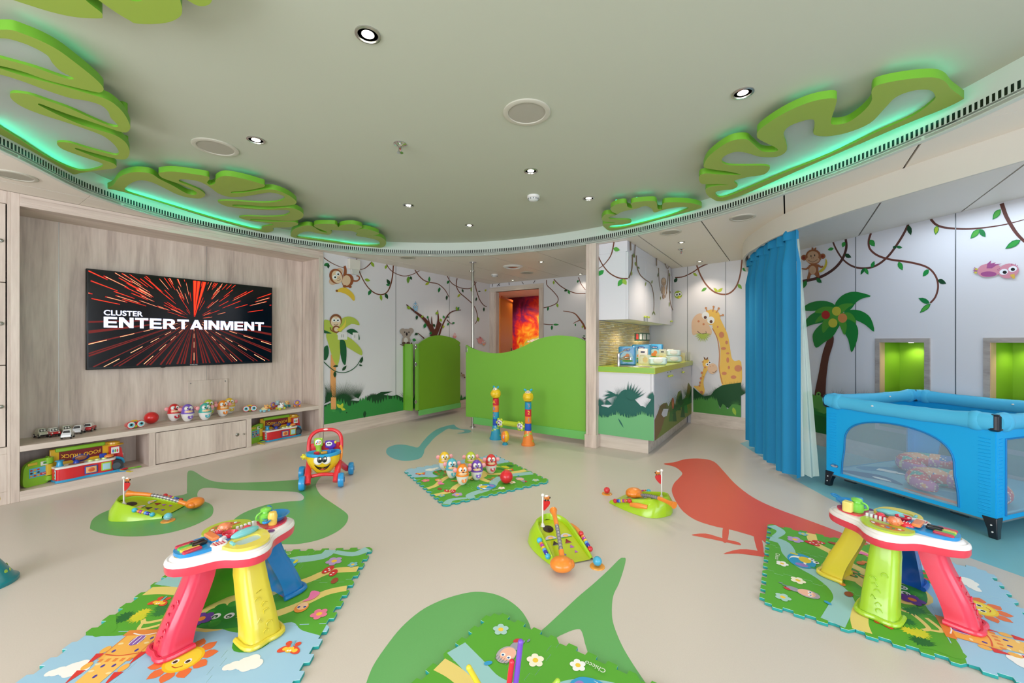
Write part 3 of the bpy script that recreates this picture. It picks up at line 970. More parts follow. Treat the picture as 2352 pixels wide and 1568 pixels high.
# ================================================================== PRINTED MURALS (flat prints on the wall laminate)
BR, BR2 = '#6e3a22', '#5a2a1c'
G1, G2, G3, GD = '#8fb02c', '#2f8f3c', '#117536', '#0c4420'
def vines(mu, items, leaves):
    for pts, w0, w1, c in items:
        mu.line(pts, w0, w1, c)
    for q in leaves:
        mu.leaf(*q)
L4 = (730, 560, 3.266)
mu = Mural(LW, *L4)
mu.clip = (743.5, 1118.5)
vines(mu, [([(38,98),(90,135),(150,165),(215,185)], 7, 4, BR), ([(290,110),(310,200),(340,270),(380,330),(430,370),(480,380),(520,360),(545,310),(560,240),(567,160)], 7, 10, BR),
 ([(305,192),(340,188),(370,170),(405,135)], 4, 9, BR), ([(515,152),(540,190),(580,220),(640,240),(700,232),(765,200)], 6, 5, BR),
 ([(728,195),(760,240),(800,275),(850,290),(900,300),(950,340),(985,400)], 8, 5, BR), ([(970,240),(1000,290),(1050,322),(1100,335),(1150,330),(1190,285)], 6, 5, BR),
 ([(1045,258),(1038,310),(1060,360),(1110,405),(1150,440),(1180,480),(1195,530),(1195,570),(1180,600)], 7, 5, BR),
 ([(1175,280),(1190,350),(1215,420),(1245,460),(1268,470)], 7, 5, BR)],
 [(85,150,165,45,28,G3),(80,150,95,35,22,GD),(400,135,60,45,24,G1),(350,265,15,45,24,G1),(398,345,115,45,26,G3),(470,380,80,48,22,G1),(505,370,65,48,26,GD),(540,305,-120,48,26,GD),(540,310,-170,30,20,G3),(515,160,110,30,20,G1),(680,243,95,55,26,'#6a9a30'),(690,243,60,30,20,GD),(835,285,-90,42,18,G2),(835,290,150,36,20,'#a9b82e'),(915,325,105,42,20,G3),(968,385,95,38,16,GD),(985,275,125,30,20,G3),(1082,337,75,30,14,GD),(1068,375,130,34,18,'#b7c03a'),(1155,325,100,34,16,G1),(1158,450,80,34,18,GD),(1200,548,85,36,22,'#8aa42c'),(1200,355,0,22,10,GD),(1190,400,100,32,12,GD),(1262,340,120,20,14,'#b7c03a'),(1245,475,90,34,14,GD),(1283,410,120,20,14,G3)])
# hanging monkey with banana
mu.circ(110,280,28,'#d9b69a').circ(160,205,26,'#d9b69a')
mu.line([(200,165),(205,200),(200,240)], 16, 26, '#96502a').line([(255,275),(290,278),(310,262),(305,243),(288,240)], 12, 8, '#96502a')
mu.circ(222,275,44,'#96502a', 52, 20).circ(212,275,32,'#e3c4a2', 40, 10).circ(135,243,50,'#96502a', 58, -25).circ(142,248,38,'#e9c9a8', 50, -25)
mu.circ(148,222,17,'#ffffff').circ(125,250,17,'#ffffff').circ(151,228,7,'#1a1a1a').circ(128,250,7,'#1a1a1a').circ(150,258,3,'#5a2a1c').circ(158,255,3,'#5a2a1c')
mu.line([(142,272),(155,275),(168,262)], 3, 3, '#5a2a1c').circ(200,318,14,'#96502a', 10).circ(240,322,12,'#96502a', 9)
mu.poly([(135,350),(150,340),(180,328),(210,330),(245,355),(270,385),(275,420),(262,425),(240,400),(205,375),(165,362),(140,362)], '#e5c03c').circ(140,352,9,'#8a5a28')
# palm with monkey
mu.poly([(95,830),(135,830),(132,1000),(133,1240),(95,1240),(92,1000)], '#e8a463', 0)
for q in ([(38,580),(70,570),(120,600),(150,650),(120,690),(60,660),(38,650)], [(140,640),(180,560),(240,545),(290,570),(310,610),(250,600),(190,640),(160,670)], [(60,680),(100,660),(150,690),(165,760),(160,860),(140,915),(110,860),(80,760)], [(170,700),(230,700),(300,760),(328,800),(325,835),(260,800),(200,760)]):
    mu.poly(q, '#b5c64e')
for q in ([(38,790),(70,760),(80,820),(60,870),(38,860)], [(165,720),(200,730),(213,800),(205,905),(180,880),(165,800)], [(215,650),(255,635),(300,665),(310,720),(270,690),(225,665)], [(38,645),(80,660),(100,672),(38,668)]):
    mu.poly(q, '#0e5a30')
mu.circ(132,575,46,'#8a5230', 50).circ(132,585,38,'#ecd0b0', 42).circ(118,572,15,'#ffffff').circ(150,572,15,'#ffffff').circ(120,573,6,'#111111').circ(148,573,6,'#111111').line([(118,603),(132,608),(150,600)], 3, 3, '#5a2a1c')
mu.circ(135,640,30,'#8a5230', 28).circ(137,640,18,'#ecd0b0').line([(90,625),(95,645),(115,660)], 8, 6, '#8a5230')
mu.poly([(140,640),(170,625),(195,595),(205,560),(208,600),(190,635),(160,655)], '#e5d24c')
vines(mu, [([(38,880),(80,920),(130,955),(190,965),(250,945),(295,905),(320,860)], 7, 5, '#1d5a34')], [(150,915,175,40,18,GD),(180,950,-50,50,22,GD),(125,955,90,48,24,GD),(318,895,-75,55,22,GD),(305,905,20,28,14,GD)])
# green ground and dark grasses
mu.fan(190, 1190, 60, 190, 20, 175, 46, '#0b4420')
mu.fan(105, 1170, 50, 175, 95, 190, 30, '#0b4420')
mu.fan(300, 1160, 30, 140, 60, 150, 22, '#0b4420')
mu.raw([(40,1210),(120,1180),(230,1170),(330,1180),(400,1150),(470,1110),(560,1105),(490,1130),(560,1140),(588,1130),(630,1150),(690,1160),(700,1330),(40,1345)], '#0b4420')
mu.fan(420, 1180, 60, 90, 10, 170, 26, '#0b4420', sq=.8)
mu.fan(660, 1160, 20, 75, 60, 150, 8, '#0b4420', jit=.1)
mu.grass(38, 1268, 1360, 1130, lambda t: 1225 - 35 * math.sin(t * 19) ** 2 - t * 70, 45, 120, '#2f8a3e')
mu.poly([(95,1150),(133,1150),(133,1240),(95,1240)], '#e8a463', 0)
mu.fan(115, 1260, 10, 60, 20, 160, 10, '#3f9a48')
for a in (20, 90, 160, 230, 300):
    mu.leaf(165, 1230, a, 42, 24, '#c9cf3a' if a in (20, 300, 230) else '#1d7a40')
mu.leaf(350,1250,95,55,24,GD)
# dead tree, koala, blue bird
mu.poly([(835,690),(870,640),(900,620),(905,580),(925,600),(890,690)], BR2, 0)
for pts, w0, w1 in (([(660,455),(720,505),(780,550),(820,595),(850,640),(872,690)], 6, 42), ([(850,545),(853,600),(868,690)], 3, 18), ([(822,540),(835,600),(862,660)], 3, 16), ([(895,495),(900,570),(885,640),(868,690)], 4, 26), ([(1070,495),(1010,505),(975,530),(945,580),(920,640),(905,690)], 5, 14), ([(965,568),(985,590),(1008,602)], 7, 3), ([(745,668),(770,688),(795,710)], 5, 8), ([(700,740),(680,790),(662,855)], 9, 3)):
    mu.line(pts, w0, w1, BR2)
for q in ((690,490,-140,34,24,'#8fb02c'),(740,535,95,36,18,GD),(770,550,-30,24,16,'#8fb02c'),(805,595,105,40,24,G3),(820,560,-90,22,14,G3),(885,530,-70,26,22,'#8fb02c'),(862,600,60,26,18,GD),(912,560,60,28,18,'#8fb02c'),(1040,500,-60,32,16,G2),(1040,500,-100,32,16,G1),(945,560,-110,26,14,G2),(965,550,-10,18,10,GD),(940,610,100,24,16,'#a9b82e'),(975,590,100,24,14,G3),(1002,595,-10,22,14,G3),(745,670,150,26,22,GD),(705,715,20,30,24,G2),(670,800,150,20,20,G3),(840,680,-80,24,20,G3)):
    mu.leaf(*q)
mu.line([(612,752),(650,765),(690,760)], 5, 7, BR2)
mu.circ(632,655,22,'#a89a90').circ(692,652,22,'#a89a90').circ(660,670,36,'#a89a90', 34).circ(658,725,32,'#a89a90', 36).circ(655,725,16,'#d9d2cc', 24).circ(640,745,14,'#5a4038', 12).circ(672,745,14,'#5a4038', 12).circ(662,676,7,'#2a2024', 13).circ(646,662,5,'#2a2024').circ(678,662,5,'#2a2024')
mu.circ(727,468,16,'#7fb6dc', 24).circ(730,485,14,'#9cc8e6', 18).circ(719,460,7,'#ffffff').circ(735,460,7,'#ffffff').circ(720,461,3,'#111111').circ(734,461,3,'#111111').line([(727,445),(727,430)], 4, 3, '#7fb6dc').leaf(727,470,90,10,6,'#e5b03c').line([(722,500),(718,508)], 3, 3, '#5f96c0').line([(736,500),(742,504)], 4, 4, '#5f96c0')
mu.circ(1022,690,13,'#e39a9a', 18).circ(1017,683,5,'#ffffff').circ(1028,683,5,'#ffffff').circ(1018,683,2,'#111111').circ(1027,683,2,'#111111').line([(1022,672),(1021,664)], 3, 2, '#e39a9a')
mu.circ(1213,725,20,'#e39a9a', 24).circ(1240,742,14,'#e8a9a5', 18).circ(1232,738,6,'#ffffff').circ(1246,736,6,'#ffffff').circ(1233,740,2.5,'#111111').circ(1247,738,2.5,'#111111').leaf(1195,715,200,15,8,'#c8707a').leaf(1215,712,-110,20,10,'#c8707a').circ(1240,757,6,'#e5a83c', 4)
mu.circ(1085,985,12,'#b59a80', 10).circ(1095,1000,6,'#7a5a44').leaf(1075,975,-120,14,8,'#7a5a44')
mu.done('mural_print', wl)

# wall with the doorway
mu = Mural(DW, *L4)
vines(mu, [([(1715,270),(1720,310),(1760,350),(1800,400),(1795,440),(1750,465),(1690,480)], 6, 6, BR), ([(1770,265),(1820,315),(1880,350),(1940,370),(2008,371)], 7, 6, BR), ([(1955,250),(1975,300),(2008,345)], 6, 4, BR), ([(1692,600),(1730,605),(1765,605)], 6, 5, BR), ([(2008,640),(1990,600),(1965,565),(1935,528),(1900,512),(1840,503)], 16, 4, '#8a4a2a'), ([(1970,570),(1940,583),(1915,597)], 8, 3, '#8a4a2a'), ([(2008,715),(1985,700)], 14, 4, BR2)],
 [(1770,275,90,30,16,G1),(1730,470,100,34,16,G3),(1795,445,80,34,18,G1),(1872,345,160,26,18,GD),(1878,345,70,36,20,G2),(1765,605,0,45,16,G2),(1757,610,92,38,18,G3),(1955,270,110,24,14,G3),(1930,597,75,22,12,G3),(1988,610,100,24,14,'#a9b82e'),(1990,690,0,16,10,G3)])
mu.org(1000, 580, 5.6)
for a, b_ in (((736,402),(732,437)), ((830,395),(795,432)), ((812,405),(830,430)), ((948,385),(952,416)), ((1112,372),(1135,405)), ((1284,358),(1262,394))):
    mu.line([a, b_], 7, 7, '#2a2226', 0)
mu.line([(668,400),(670,470),(685,550),(700,600)], 8, 6, BR)
mu.done('mural_print', wd)

# giraffe wall
mu = Mural(GW, 1340, 540, 3.135)
vines(mu, [([(660,305),(720,298),(790,265),(840,230),(895,205)], 7, 9, BR), ([(815,212),(840,280),(880,350),(930,400),(980,422),(1030,425),(1070,405),(1105,360),(1130,280),(1143,170)], 11, 11, '#84503a')],
 [(655,340,-60,40,26,GD),(790,272,35,38,20,'#a3bb3a'),(888,378,145,48,22,'#5a9a3c'),(968,410,-135,44,22,'#b5c23a'),(968,410,-40,46,24,'#b5c23a',),(1112,352,50,46,26,'#7cab34'),(1143,238,25,48,26,'#128a3c')])
mu.circ(683,428,28,'#a3bb3a', 29).circ(672,428,13,'#ffffff').circ(695,423,13,'#ffffff').circ(674,429,6,'#222222').circ(694,424,6,'#222222').circ(692,447,9,'#e5d23c', 7)
YG, SP, OUT = '#f3c35c', '#d98a62', '#c98a5a'
mu.poly([(930,660),(960,720),(985,800),(985,900),(980,990),(1005,1090),(1060,1090),(1136,1080),(1136,912),(1090,905),(1068,880),(1055,800),(1040,720),(1010,650),(975,590),(940,630)], YG)
mu.line([(930,670),(965,745),(980,850),(978,960),(1003,1070)], 7, 7, OUT)
mu.circ(925,590,62,YG, 56)
mu.poly([(790,720),(780,670),(782,620),(805,580),(840,562),(870,580),(900,640),(925,690),(915,720),(880,712),(830,705)], '#e9c3a2')
mu.circ(880,578,27,'#ffffff').circ(918,612,27,'#ffffff').circ(878,592,11,'#6a4030').circ(920,622,11,'#6a4030').circ(830,620,8,SP).circ(866,640,8,SP)
mu.line([(820,690),(850,710),(885,705)], 4, 4, '#4a3030').line([(882,690),(890,715)], 3, 3, '#4a3030')
for a in ((932,550,938,515), (955,560,975,527), (980,582,1005,575), (890,545,883,525)):
    mu.line([a[:2], a[2:]], 9, 6, '#c98a5a', 0).circ(a[2], a[3], 8, '#c98a5a')
for q in ((995,717,19,22),(1032,772,10,13),(1010,815,18,10),(1040,850,12,7),(1040,898,10,20),(1048,952,8,12),(1015,994,18,12),(1115,958,27,24),(1082,1021,20,13),(968,660,6,7)):
    mu.circ(q[0], q[1], q[2], SP, q[3])
for a in range(0, 181, 18):
    mu.leaf(862, 712, a, 52 + 14 * random.random(), 10, '#b9c95a')
mu.poly([(795,1085),(835,1080),(855,1000),(870,940),(860,910),(880,890),(910,905),(900,960),(880,1000),(865,1060),(875,1120),(860,1150),(830,1120)], YG)
mu.circ(885,925,26,YG, 32).circ(930,960,36,'#e9c3a2', 38).circ(893,930,12,'#ffffff').circ(912,915,12,'#ffffff').circ(895,930,5,'#333333').circ(911,915,5,'#333333').line([(930,985),(948,985),(960,970)], 3, 3, '#4a3030').leaf(882,900,-120,30,10,'#7a4a2c').leaf(885,900,-60,28,10,'#7a4a2c').leaf(870,912,180,18,10,'#c98a5a').circ(915,945,3,SP).circ(935,940,3,SP)
for q in ((855,990,9),(848,1030,9),(842,1060,8),(838,1083,7),(852,1130,12),(878,950,7),(865,1018,5)):
    mu.circ(q[0], q[1], q[2], SP)
mu.fan(1010, 1180, 60, 115, 50, 180, 30, '#0b4a20')
mu.fan(960, 1230, 70, 150, 60, 175, 40, '#0b4a20')
mu.fan(1060, 1190, 60, 150, 40, 150, 40, '#0b4a20')
mu.fan(850, 1200, 40, 90, 20, 150, 26, '#0b4a20')
mu.fan(1110, 1170, 60, 130, 30, 160, 34, '#0b4a20')
mu.raw([(793,1095),(830,1130),(870,1160),(920,1150),(950,1110),(1000,1080),(1060,1070),(1136,1060),(1136,1250),(1080,1260),(1040,1240),(985,1240),(960,1190),(793,1190)], '#0b4a20')
mu.raw([(793,1180)] + [(793 + i * 6, 1165 + 22 * (i % 2) + 6 * math.sin(i * .5)) for i in range(1, 30)] + [(985,1250),(1005,1212),(1022,1225),(1040,1252),(1075,1215),(1136,1225),(1136,1310),(793,1270)], '#4f9240')
mu.fan(900, 1190, 15, 60, -20, 60, 8, '#4f9240')
mu.fan(1100, 1235, 15, 60, 40, 160, 14, '#4f9240')
mu.leaf(1078,1238,70,62,28,'#9bc040')
mu.done('mural_print', wg)

# palm wall
PM = (1680, 440, 3.266)
mu = Mural(PW, *PM)
vines(mu, [([(762,377),(785,430),(830,500),(890,550),(960,573),(1040,570),(1110,540),(1180,480),(1240,400),(1290,320),(1328,245)], 12, 18, '#5a3228'), ([(857,355),(862,420),(835,500),(780,570),(700,625),(620,655),(512,675)], 18, 22, '#4a2620'), ([(1047,312),(1030,370),(1040,430),(1100,480),(1200,510),(1330,528),(1440,555),(1500,590),(1540,650),(1550,720),(1530,790),(1492,835)], 16, 14, '#6a3a2e'), ([(1495,205),(1540,250),(1620,272),(1760,280),(1900,270),(2060,245),(2195,210)], 20, 6, '#5e3026'), ([(2028,88),(2060,180),(2110,270),(2150,325),(2200,375)], 34, 22, '#5e3026')],
 [(768,425,165,48,26,'#2f9a3c',),(850,375,110,46,32,'#2f9a3c'),(850,470,25,56,34,'#06401e'),(1040,360,55,62,44,'#2f9a3c','#128a3c'),(1240,420,190,30,26,GD),(1238,412,10,46,24,'#0b6a30'),(1050,570,-65,56,30,'#128a3c'),(1000,572,60,58,30,'#2f9a3c','#128a3c'),(1000,572,120,60,24,'#0b6a30'),(1328,250,75,80,38,'#06401e'),(1255,525,65,72,40,'#2f9a3c','#128a3c'),(1482,583,130,70,38,'#128a3c'),(1550,660,25,70,38,'#06401e'),(1490,838,205,95,40,'#0b7a3a'),(1497,840,140,110,38,'#4fa83c','#0b7a3a'),(1545,255,100,70,40,'#a3bb2a','#128a3c'),(1865,282,135,100,46,'#4fa83c','#128a3c'),(1865,280,55,75,44,'#0b7a3a'),(2022,132,128,100,48,'#4fa83c','#128a3c'),(2172,362,150,135,50,'#2f9a3c','#0b7a3a'),(565,665,115,70,34,'#0b7a2a'),(640,650,40,52,34,'#0b6a30')])
# standing monkey
MB_, MF = '#9a5a34', '#c8a080'
mu.circ(547,495,22,MB_).circ(688,484,20,MB_).circ(545,496,11,'#8a2a1c').circ(686,485,10,'#8a2a1c')
mu.circ(617,490,60,MB_, 58).leaf(615,440,-110,26,16,MB_).leaf(625,440,-60,26,16,MB_).circ(615,480,42,MF, 34).circ(613,512,52,MF, 26)
mu.circ(600,483,4,'#111111', 8).circ(628,478,4,'#111111', 8).circ(606,498,3,'#4a2620').circ(618,497,3,'#4a2620').line([(578,512),(612,528),(650,508)], 3, 3, '#4a2620')
mu.poly([(585,550),(650,545),(655,590),(665,640),(640,638),(625,622),(600,625),(590,650),(570,655),(582,600)], MB_).circ(612,588,27,MF, 32)
mu.line([(590,560),(565,580),(535,578)], 16, 9, MB_).line([(648,550),(675,565),(692,560)], 16, 12, MB_).leaf(538,578,170,12,10,MB_)
mu.poly([(710,500),(722,530),(712,570),(685,600),(660,605),(665,590),(695,565),(708,530)], '#ccb83a')
# palm tree
mu.poly([(765,1075),(735,1085),(690,1200),(660,1350),(625,1560),(700,1560),(715,1400),(735,1250),(770,1130)], '#5a2c20')
PG1, PG2 = '#0c8030', '#4c9a2c'
for q in ([(780,850),(820,790),(880,757),(950,752),(1050,782),(990,800),(940,830),(895,885),(820,900)], [(780,850),(720,822),(650,820),(580,840),(528,885),(600,895),(680,890),(780,900)], [(740,900),(660,895),(590,930),(540,1000),(537,1028),(600,1000),(670,985),(760,960)], [(760,940),(680,990),(630,1040),(612,1090),(637,1170),(700,1130),(760,1090),(800,1030),(830,960)], [(800,960),(840,1040),(880,1110),(905,1205),(945,1120),(955,1040),(930,980),(880,930)], [(850,900),(920,885),(990,900),(1050,950),(1075,1050),(1010,1000),(940,965),(880,960)]):
    mu.poly(q, PG1)
for q in ([(790,880),(830,845),(890,838),(920,845),(880,870),(830,910)], [(790,880),(740,862),(680,868),(628,905),(700,915),(780,930)], [(760,920),(680,920),(630,985),(700,960),(770,960)], [(760,950),(700,960),(683,1020),(695,1060),(740,1010),(790,990)], [(800,960),(820,1010),(852,1075),(870,1000),(840,940)], [(830,920),(880,905),(920,930),(940,985),(890,960),(830,950)]):
    mu.poly(q, PG2)
mu.circ(790,930,60,PG2, 50)
mu.circ(712,924,32,'#b01c1c').circ(793,896,34,'#c9c03c').circ(838,948,35,'#d68a4c').circ(766,985,34,'#c9c03c')
# pink bird
PK, PK2 = '#d08a9a', '#a04f86'
mu.poly([(1850,605),(1870,560),(1930,540),(2000,545),(2030,580),(2010,620),(1940,640),(1880,635)], PK).circ(1935,618,60,PK2, 20)
mu.circ(2085,595,78,PK, 55, -10)
mu.poly([(1920,575),(1925,540),(1955,515),(1950,540),(1990,530),(1975,545),(2035,540),(1990,555),(1960,575)], PK2, 0)
for a in (150, 175, 200, 225):
    mu.leaf(1850, 590, a, 36, 9, PK2)
mu.circ(1843,582,12,'#c9b84c', 8).circ(1838,607,12,'#c9b84c', 8)
mu.circ(2050,602,33,'#e9e9ee', 22, -10).circ(2117,580,33,'#e9e9ee', 22, -10).circ(2057,605,16,'#111111', 12).circ(2118,583,16,'#111111', 12)
mu.poly([(2095,625),(2130,615),(2135,650),(2120,655)], '#d6b04c', 1)
for q in ((2015,590,200,18),(2025,583,215,18),(2110,552,-100,14),(2135,553,-70,16),(2148,560,-50,14)):
    mu.leaf(q[0], q[1], q[2], q[3], 5, PK2)
# ground, frog and grasses behind the cot
mu.raw([(545,1500),(590,1510),(640,1530),(700,1560),(800,1640),(900,1750),(560,1795),(540,1760)], '#5ea040')
mu.org(0, 0, 1)
mu.poly([(1853,905),(1858,901),(1866,903),(1872,909),(1880,906),(1888,910),(1900,925),(1940,960),(1940,1010),(1853,1000)], '#5ea545', 2)
mu.circ(1861,903,5.5,'#6fae4c').circ(1882,905,5.5,'#6fae4c').circ(1861,903,2.4,'#15301c').circ(1882,905,2.4,'#15301c')
gy0 = lambda x: 935 + (x - 1853) * .17
pg = [(1853, 940)]
random.seed(11)
for i in range(1, 60):
    x = 1853 + i * 15
    pg.append((x, 937 + (x - 1853) * .115 - (12 * random.random() if i % 2 else 0)))
pg += [(2740, 1180), (1853, 987)]
mu.raw(pg, '#1d7d2c')
mu.fan(1925, 930, 14, 42, 15, 165, 34, '#1a3a24', jit=.3)
mu.fan(1985, 930, 10, 40, 25, 155, 22, '#1a3a24', jit=.3)
mu.fan(1895, 950, 12, 40, 20, 160, 24, '#63a746', jit=.3)
mu.raw([(1853,958),(1870,950),(1900,958),(1960,975),(2040,990),(2160,1015),(2352,1060),(2352,1096),(1853,987)], '#0f6a22')
mu.done('mural_print', wp)
# ================================================================== TV UNIT
XF, XB = -4.772, -5.15
unit = thing('media_unit', 'pale ash wall unit with a framed television recess and a low bench of compartments', 'wall unit', (-4.95, 1.68, 0))
def part_box(name, par, boxes, mat, bevel=.002, **k):
    b = B(mat)
    for q in boxes:
        b.box(*q)
    return b.build(name, par, world=True, bevel=bevel, **k)
part_box('frame_post', unit, [(XB, .44, 0, XF, .485, Z1 - .002)], WV)
part_box('frame_post', unit, [(XB, 2.845, 0, XF, 2.902, Z1 - .002)], WV)
part_box('frame_header', unit, [(XB, .485, 2.215, XF, 2.845, Z1 - .002), (XF - .002, .485, 2.245, XF + .006, 2.9, Z1 - .03)], WY)
ys_ = [.485, .737, 1.808, 2.845]
for i in range(3):
    part_box('back_panel', unit, [(XB - .02, ys_[i] + .003, .40, XB, ys_[i + 1] - .003, 2.22)], WV, .001)
part_box('back_strip', unit, [(XB - .02, .48, .40, XB - .006, 2.85, 2.22)], M('#c9c6c0', .4, .5), 0)
part_box('bench_top', unit, [(XB, .485, .372, XF, 2.845, .415)], WY)
part_box('bench_bottom', unit, [(XB, .485, 0, XF, 2.845, .075)], WY)
for y0, y1 in ((1.234, 1.28), (2.035, 2.083)):
    part_box('divider', unit, [(XB, y0, .075, XF, y1, .372)], WV, .001)
part_box('bench_back', unit, [(XB - .02, .485, .06, XB, 2.845, .38)], WV, 0)
cd_ = part_box('bench_door', unit, [(XF - .02, 1.284, .082, XF - .001, 2.031, .366)], WV, .0015)
part_box('door_shadow_gap', unit, [(XF - .03, 1.28, .075, XF - .022, 2.035, .372)], M('#4a3e36', .8), 0)
b = B(STEEL)
q = on(545, 998, 0, XF)
b.lathe([(0, .006), (.012, .006), (.017, .003), (.018, 0)], 20, m=Matrix.Translation(q) @ Euler((0, R(90), 0)).to_matrix().to_4x4())
b.build('finger_pull', cd_, world=True)
b = B(STEEL)
q = on(559, 996, 0, XF)
b.cyl(q, q + Vector((.012, 0, 0)), .006, 12)
b.ell(q + Vector((.014, 0, 0)), .009)
b.build('knob', cd_, world=True)
ap = part_box('access_panel', unit, [(XB - .001, 1.635, .42, XB + .014, 2.0, .79)], WV)
b = B(STEEL)
for y in (1.66, 1.975):
    b.cyl((XB + .012, y, .765), (XB + .017, y, .765), .006, 10)
b.build('screws', ap, world=True)
# tall cupboards at the far left
tall = thing('tall_cupboard', 'tall pale ash cupboard with three stacked doors cut by the left edge', 'cupboard', (-4.95, .1, 0))
part_box('carcass', tall, [(XB, -.5, 0, XF - .02, .44, .095), (XB, .40, .095, XF - .022, .44, Z1 - .002), (XB, -.5, 2.25, XF - .02, .44, Z1 - .002), (XB - .02, -.5, 0, XB, .44, 2.28), (XB, -.5, .37, XF - .024, .40, .42)], WV)
part_box('face_frame', tall, [(XF - .02, .425, .0, XF, .44, Z1 - .002), (XF - .02, -.5, 0, XF, .425, .095), (XF - .02, -.5, .371, XF, .425, .422), (XF - .02, .39, .095, XF, .425, .371), (XF - .02, -.5, 2.215, XF, .425, Z1 - .002)], WV)
for z0, z1 in ((.426, 1.022), (1.028, 1.631), (1.637, 2.212)):
    d = part_box('cupboard_door', tall, [(XF - .02, -.48, z0, XF - .002, .418, z1)], WV)
    zz = {.426: .723, 1.028: 1.331, 1.637: 1.938}[z0]
    b = B(STEEL)
    q = Vector((XF - .002, .395, zz))
    b.lathe([(.014, 0), (.014, .004), (.009, .006), (.006, .012), (.010, .02), (0, .022)], 18, m=Matrix.Translation(q) @ Euler((0, R(90), 0)).to_matrix().to_4x4())
    b.build('knob', d, world=True)
part_box('door_gap', tall, [(XF - .03, -.48, .42, XF - .022, .425, 2.215)], M('#3a2e28', .8), 0)

# ================================================================== TELEVISION
TX = -5.062
y0, zt = on(198, 615.5, 0, TX)[1:]
y1 = on(625.7, 660, 0, TX)[1]
zb = on(625.7, 833, 0, TX)[2]
zt, zb = 1.837, .951
tv = thing('television', 'large black flat television on the ash back wall showing red light trails', 'television', (TX, (y0 + y1) / 2, (zt + zb) / 2))
part_box('bezel', tv, [(TX - .05, y0, zb, TX, y1, zt)], M('#07070a', .2), .004)
part_box('wall_bracket', tv, [(XB, (y0 + y1) / 2 - .2, 1.2, TX - .05, (y0 + y1) / 2 + .2, 1.6)], BLACK)
by = .013
sy0, sy1, sz0, sz1 = y0 + by, y1 - by, zb + .022, zt - by
SCR = M('#050308', .12)
part_box('screen', tv, [(TX - .001, sy0, sz0, TX + .0008, sy1, sz1)], SCR, 0)
TVP = Wall2((TX + .001, 0), (TX + .001, 3), (1, 0))
mu = Mural(TVP, 0, 560, 2.704, base=.0002, step=.00003)
clip_y = (sy0, sy1)
vp = TVP.uv(1205 / 2.704, 560 + 470 / 2.704)
# red streaks running to the vanishing point: emissive quads clipped to the screen
e1, e2, e3, e4 = M('#b81006', emit=.55), M('#f0340f', emit=1.0), M('#ff9a70', emit=1.3), M('#6a0a06', emit=.4)
sb = B()
off = [.0012]
def streak(a, r0, r1, w0, w1, mat):
    ca, sa = math.cos(a), math.sin(a)
    pts = []
    def lim(r):
        x, z = ca * r, sa * r
        k = 1.0
        u, v = vp[0] + x, vp[1] + z
        for val, lo, hi, d in ((u, sy0, sy1, x), (v, sz0, sz1, z)):
            if val > hi and d > 0:
                k = min(k, (hi - (val - d)) / d)
            if val < lo and d < 0:
                k = min(k, (lo - (val - d)) / d)
        return r * k
    r0, r1 = lim(r0), lim(r1)
    if r1 - r0 < .004:
        return
    off[0] += .0000025
    def P_(r, w_):
        u, v = vp[0] + ca * r - sa * w_, vp[1] + sa * r + ca * w_
        return Vector((TX + off[0], min(max(u, sy0), sy1), min(max(v, sz0), sz1)))
    sb.add([P_(r0, -w0), P_(r1, -w1), P_(r1, w1), P_(r0, w0)], [(0, 1, 2, 3)], mat)
random.seed(5)
for i in range(26):          # lower lanes
    a = R(184 + i * 172 / 25)
    streak(a, .05, 1.2, .0006, .008, e4)
for i in range(13):
    a = R(190 + i * 160 / 12)
    streak(a, .1, 1.2, .001, .006, e4)
for a in (198, 214, 228, 270, 312, 327, 341):
    r = .08
    while r < 1.0:
        l = .02 + r * .17
        streak(R(a), r, r + l, .0008 + r * .003, .0008 + (r + l) * .003, e3)
        r += l * 1.9
for i in range(150):          # upper dashes
    a = R(random.choice((random.uniform(12, 88), random.uniform(92, 170), random.uniform(100, 165))))
    r = random.uniform(.06, .85)
    l = random.uniform(.04, .1) + r * .2
    w_ = .0006 + r * .0055
    streak(a, r, r + l, w_ * .8, w_ * 1.3, e1)
    streak(a, r + l * .1, r + l * .92, w_ * .35, w_ * .6, random.choice((e2, e3, e2)))
for a in (84, 89, 77):
    streak(R(a), .03, .6, .002, .016, e1)
    streak(R(a), .05, .6, .001, .01, e2)
sb.build('screen_picture', tv, world=True)
m_tv = Matrix(((0, 0, 1, 0), (1, 0, 0, 0), (0, 1, 0, 0), (0, 0, 0, 1)))     # text x -> world y, text y -> world z
TW = M('#cfd4ff', emit=.95)
def tv_text(s, ya, yb, zc, h, bold):
    o = text(s, h / .72, TW, tv, I4, 'screen_lettering', .022, 'LEFT')
    me = o.data
    xs_ = [v.co.x for v in me.vertices]
    zs_ = [v.co.y for v in me.vertices]
    kx = (yb - ya) / (max(xs_) - min(xs_))
    kz = h / (max(zs_) - min(zs_))
    x0, z0 = min(xs_), min(zs_)
    iv = wm(tv).inverted()
    for v in me.vertices:
        v.co = iv @ Vector((TX + .0022 + (0.0006 if v.co.z > 0 else 0), ya + (v.co.x - x0) * kx, zc - h / 2 + (v.co.y - z0) * kz))
a = on(238, 727, 0, TX)
c_ = on(606, 745, 0, TX)
zc_top, zc_bot = on(240, 727, 0, TX)[2], on(240, 752, 0, TX)[2]
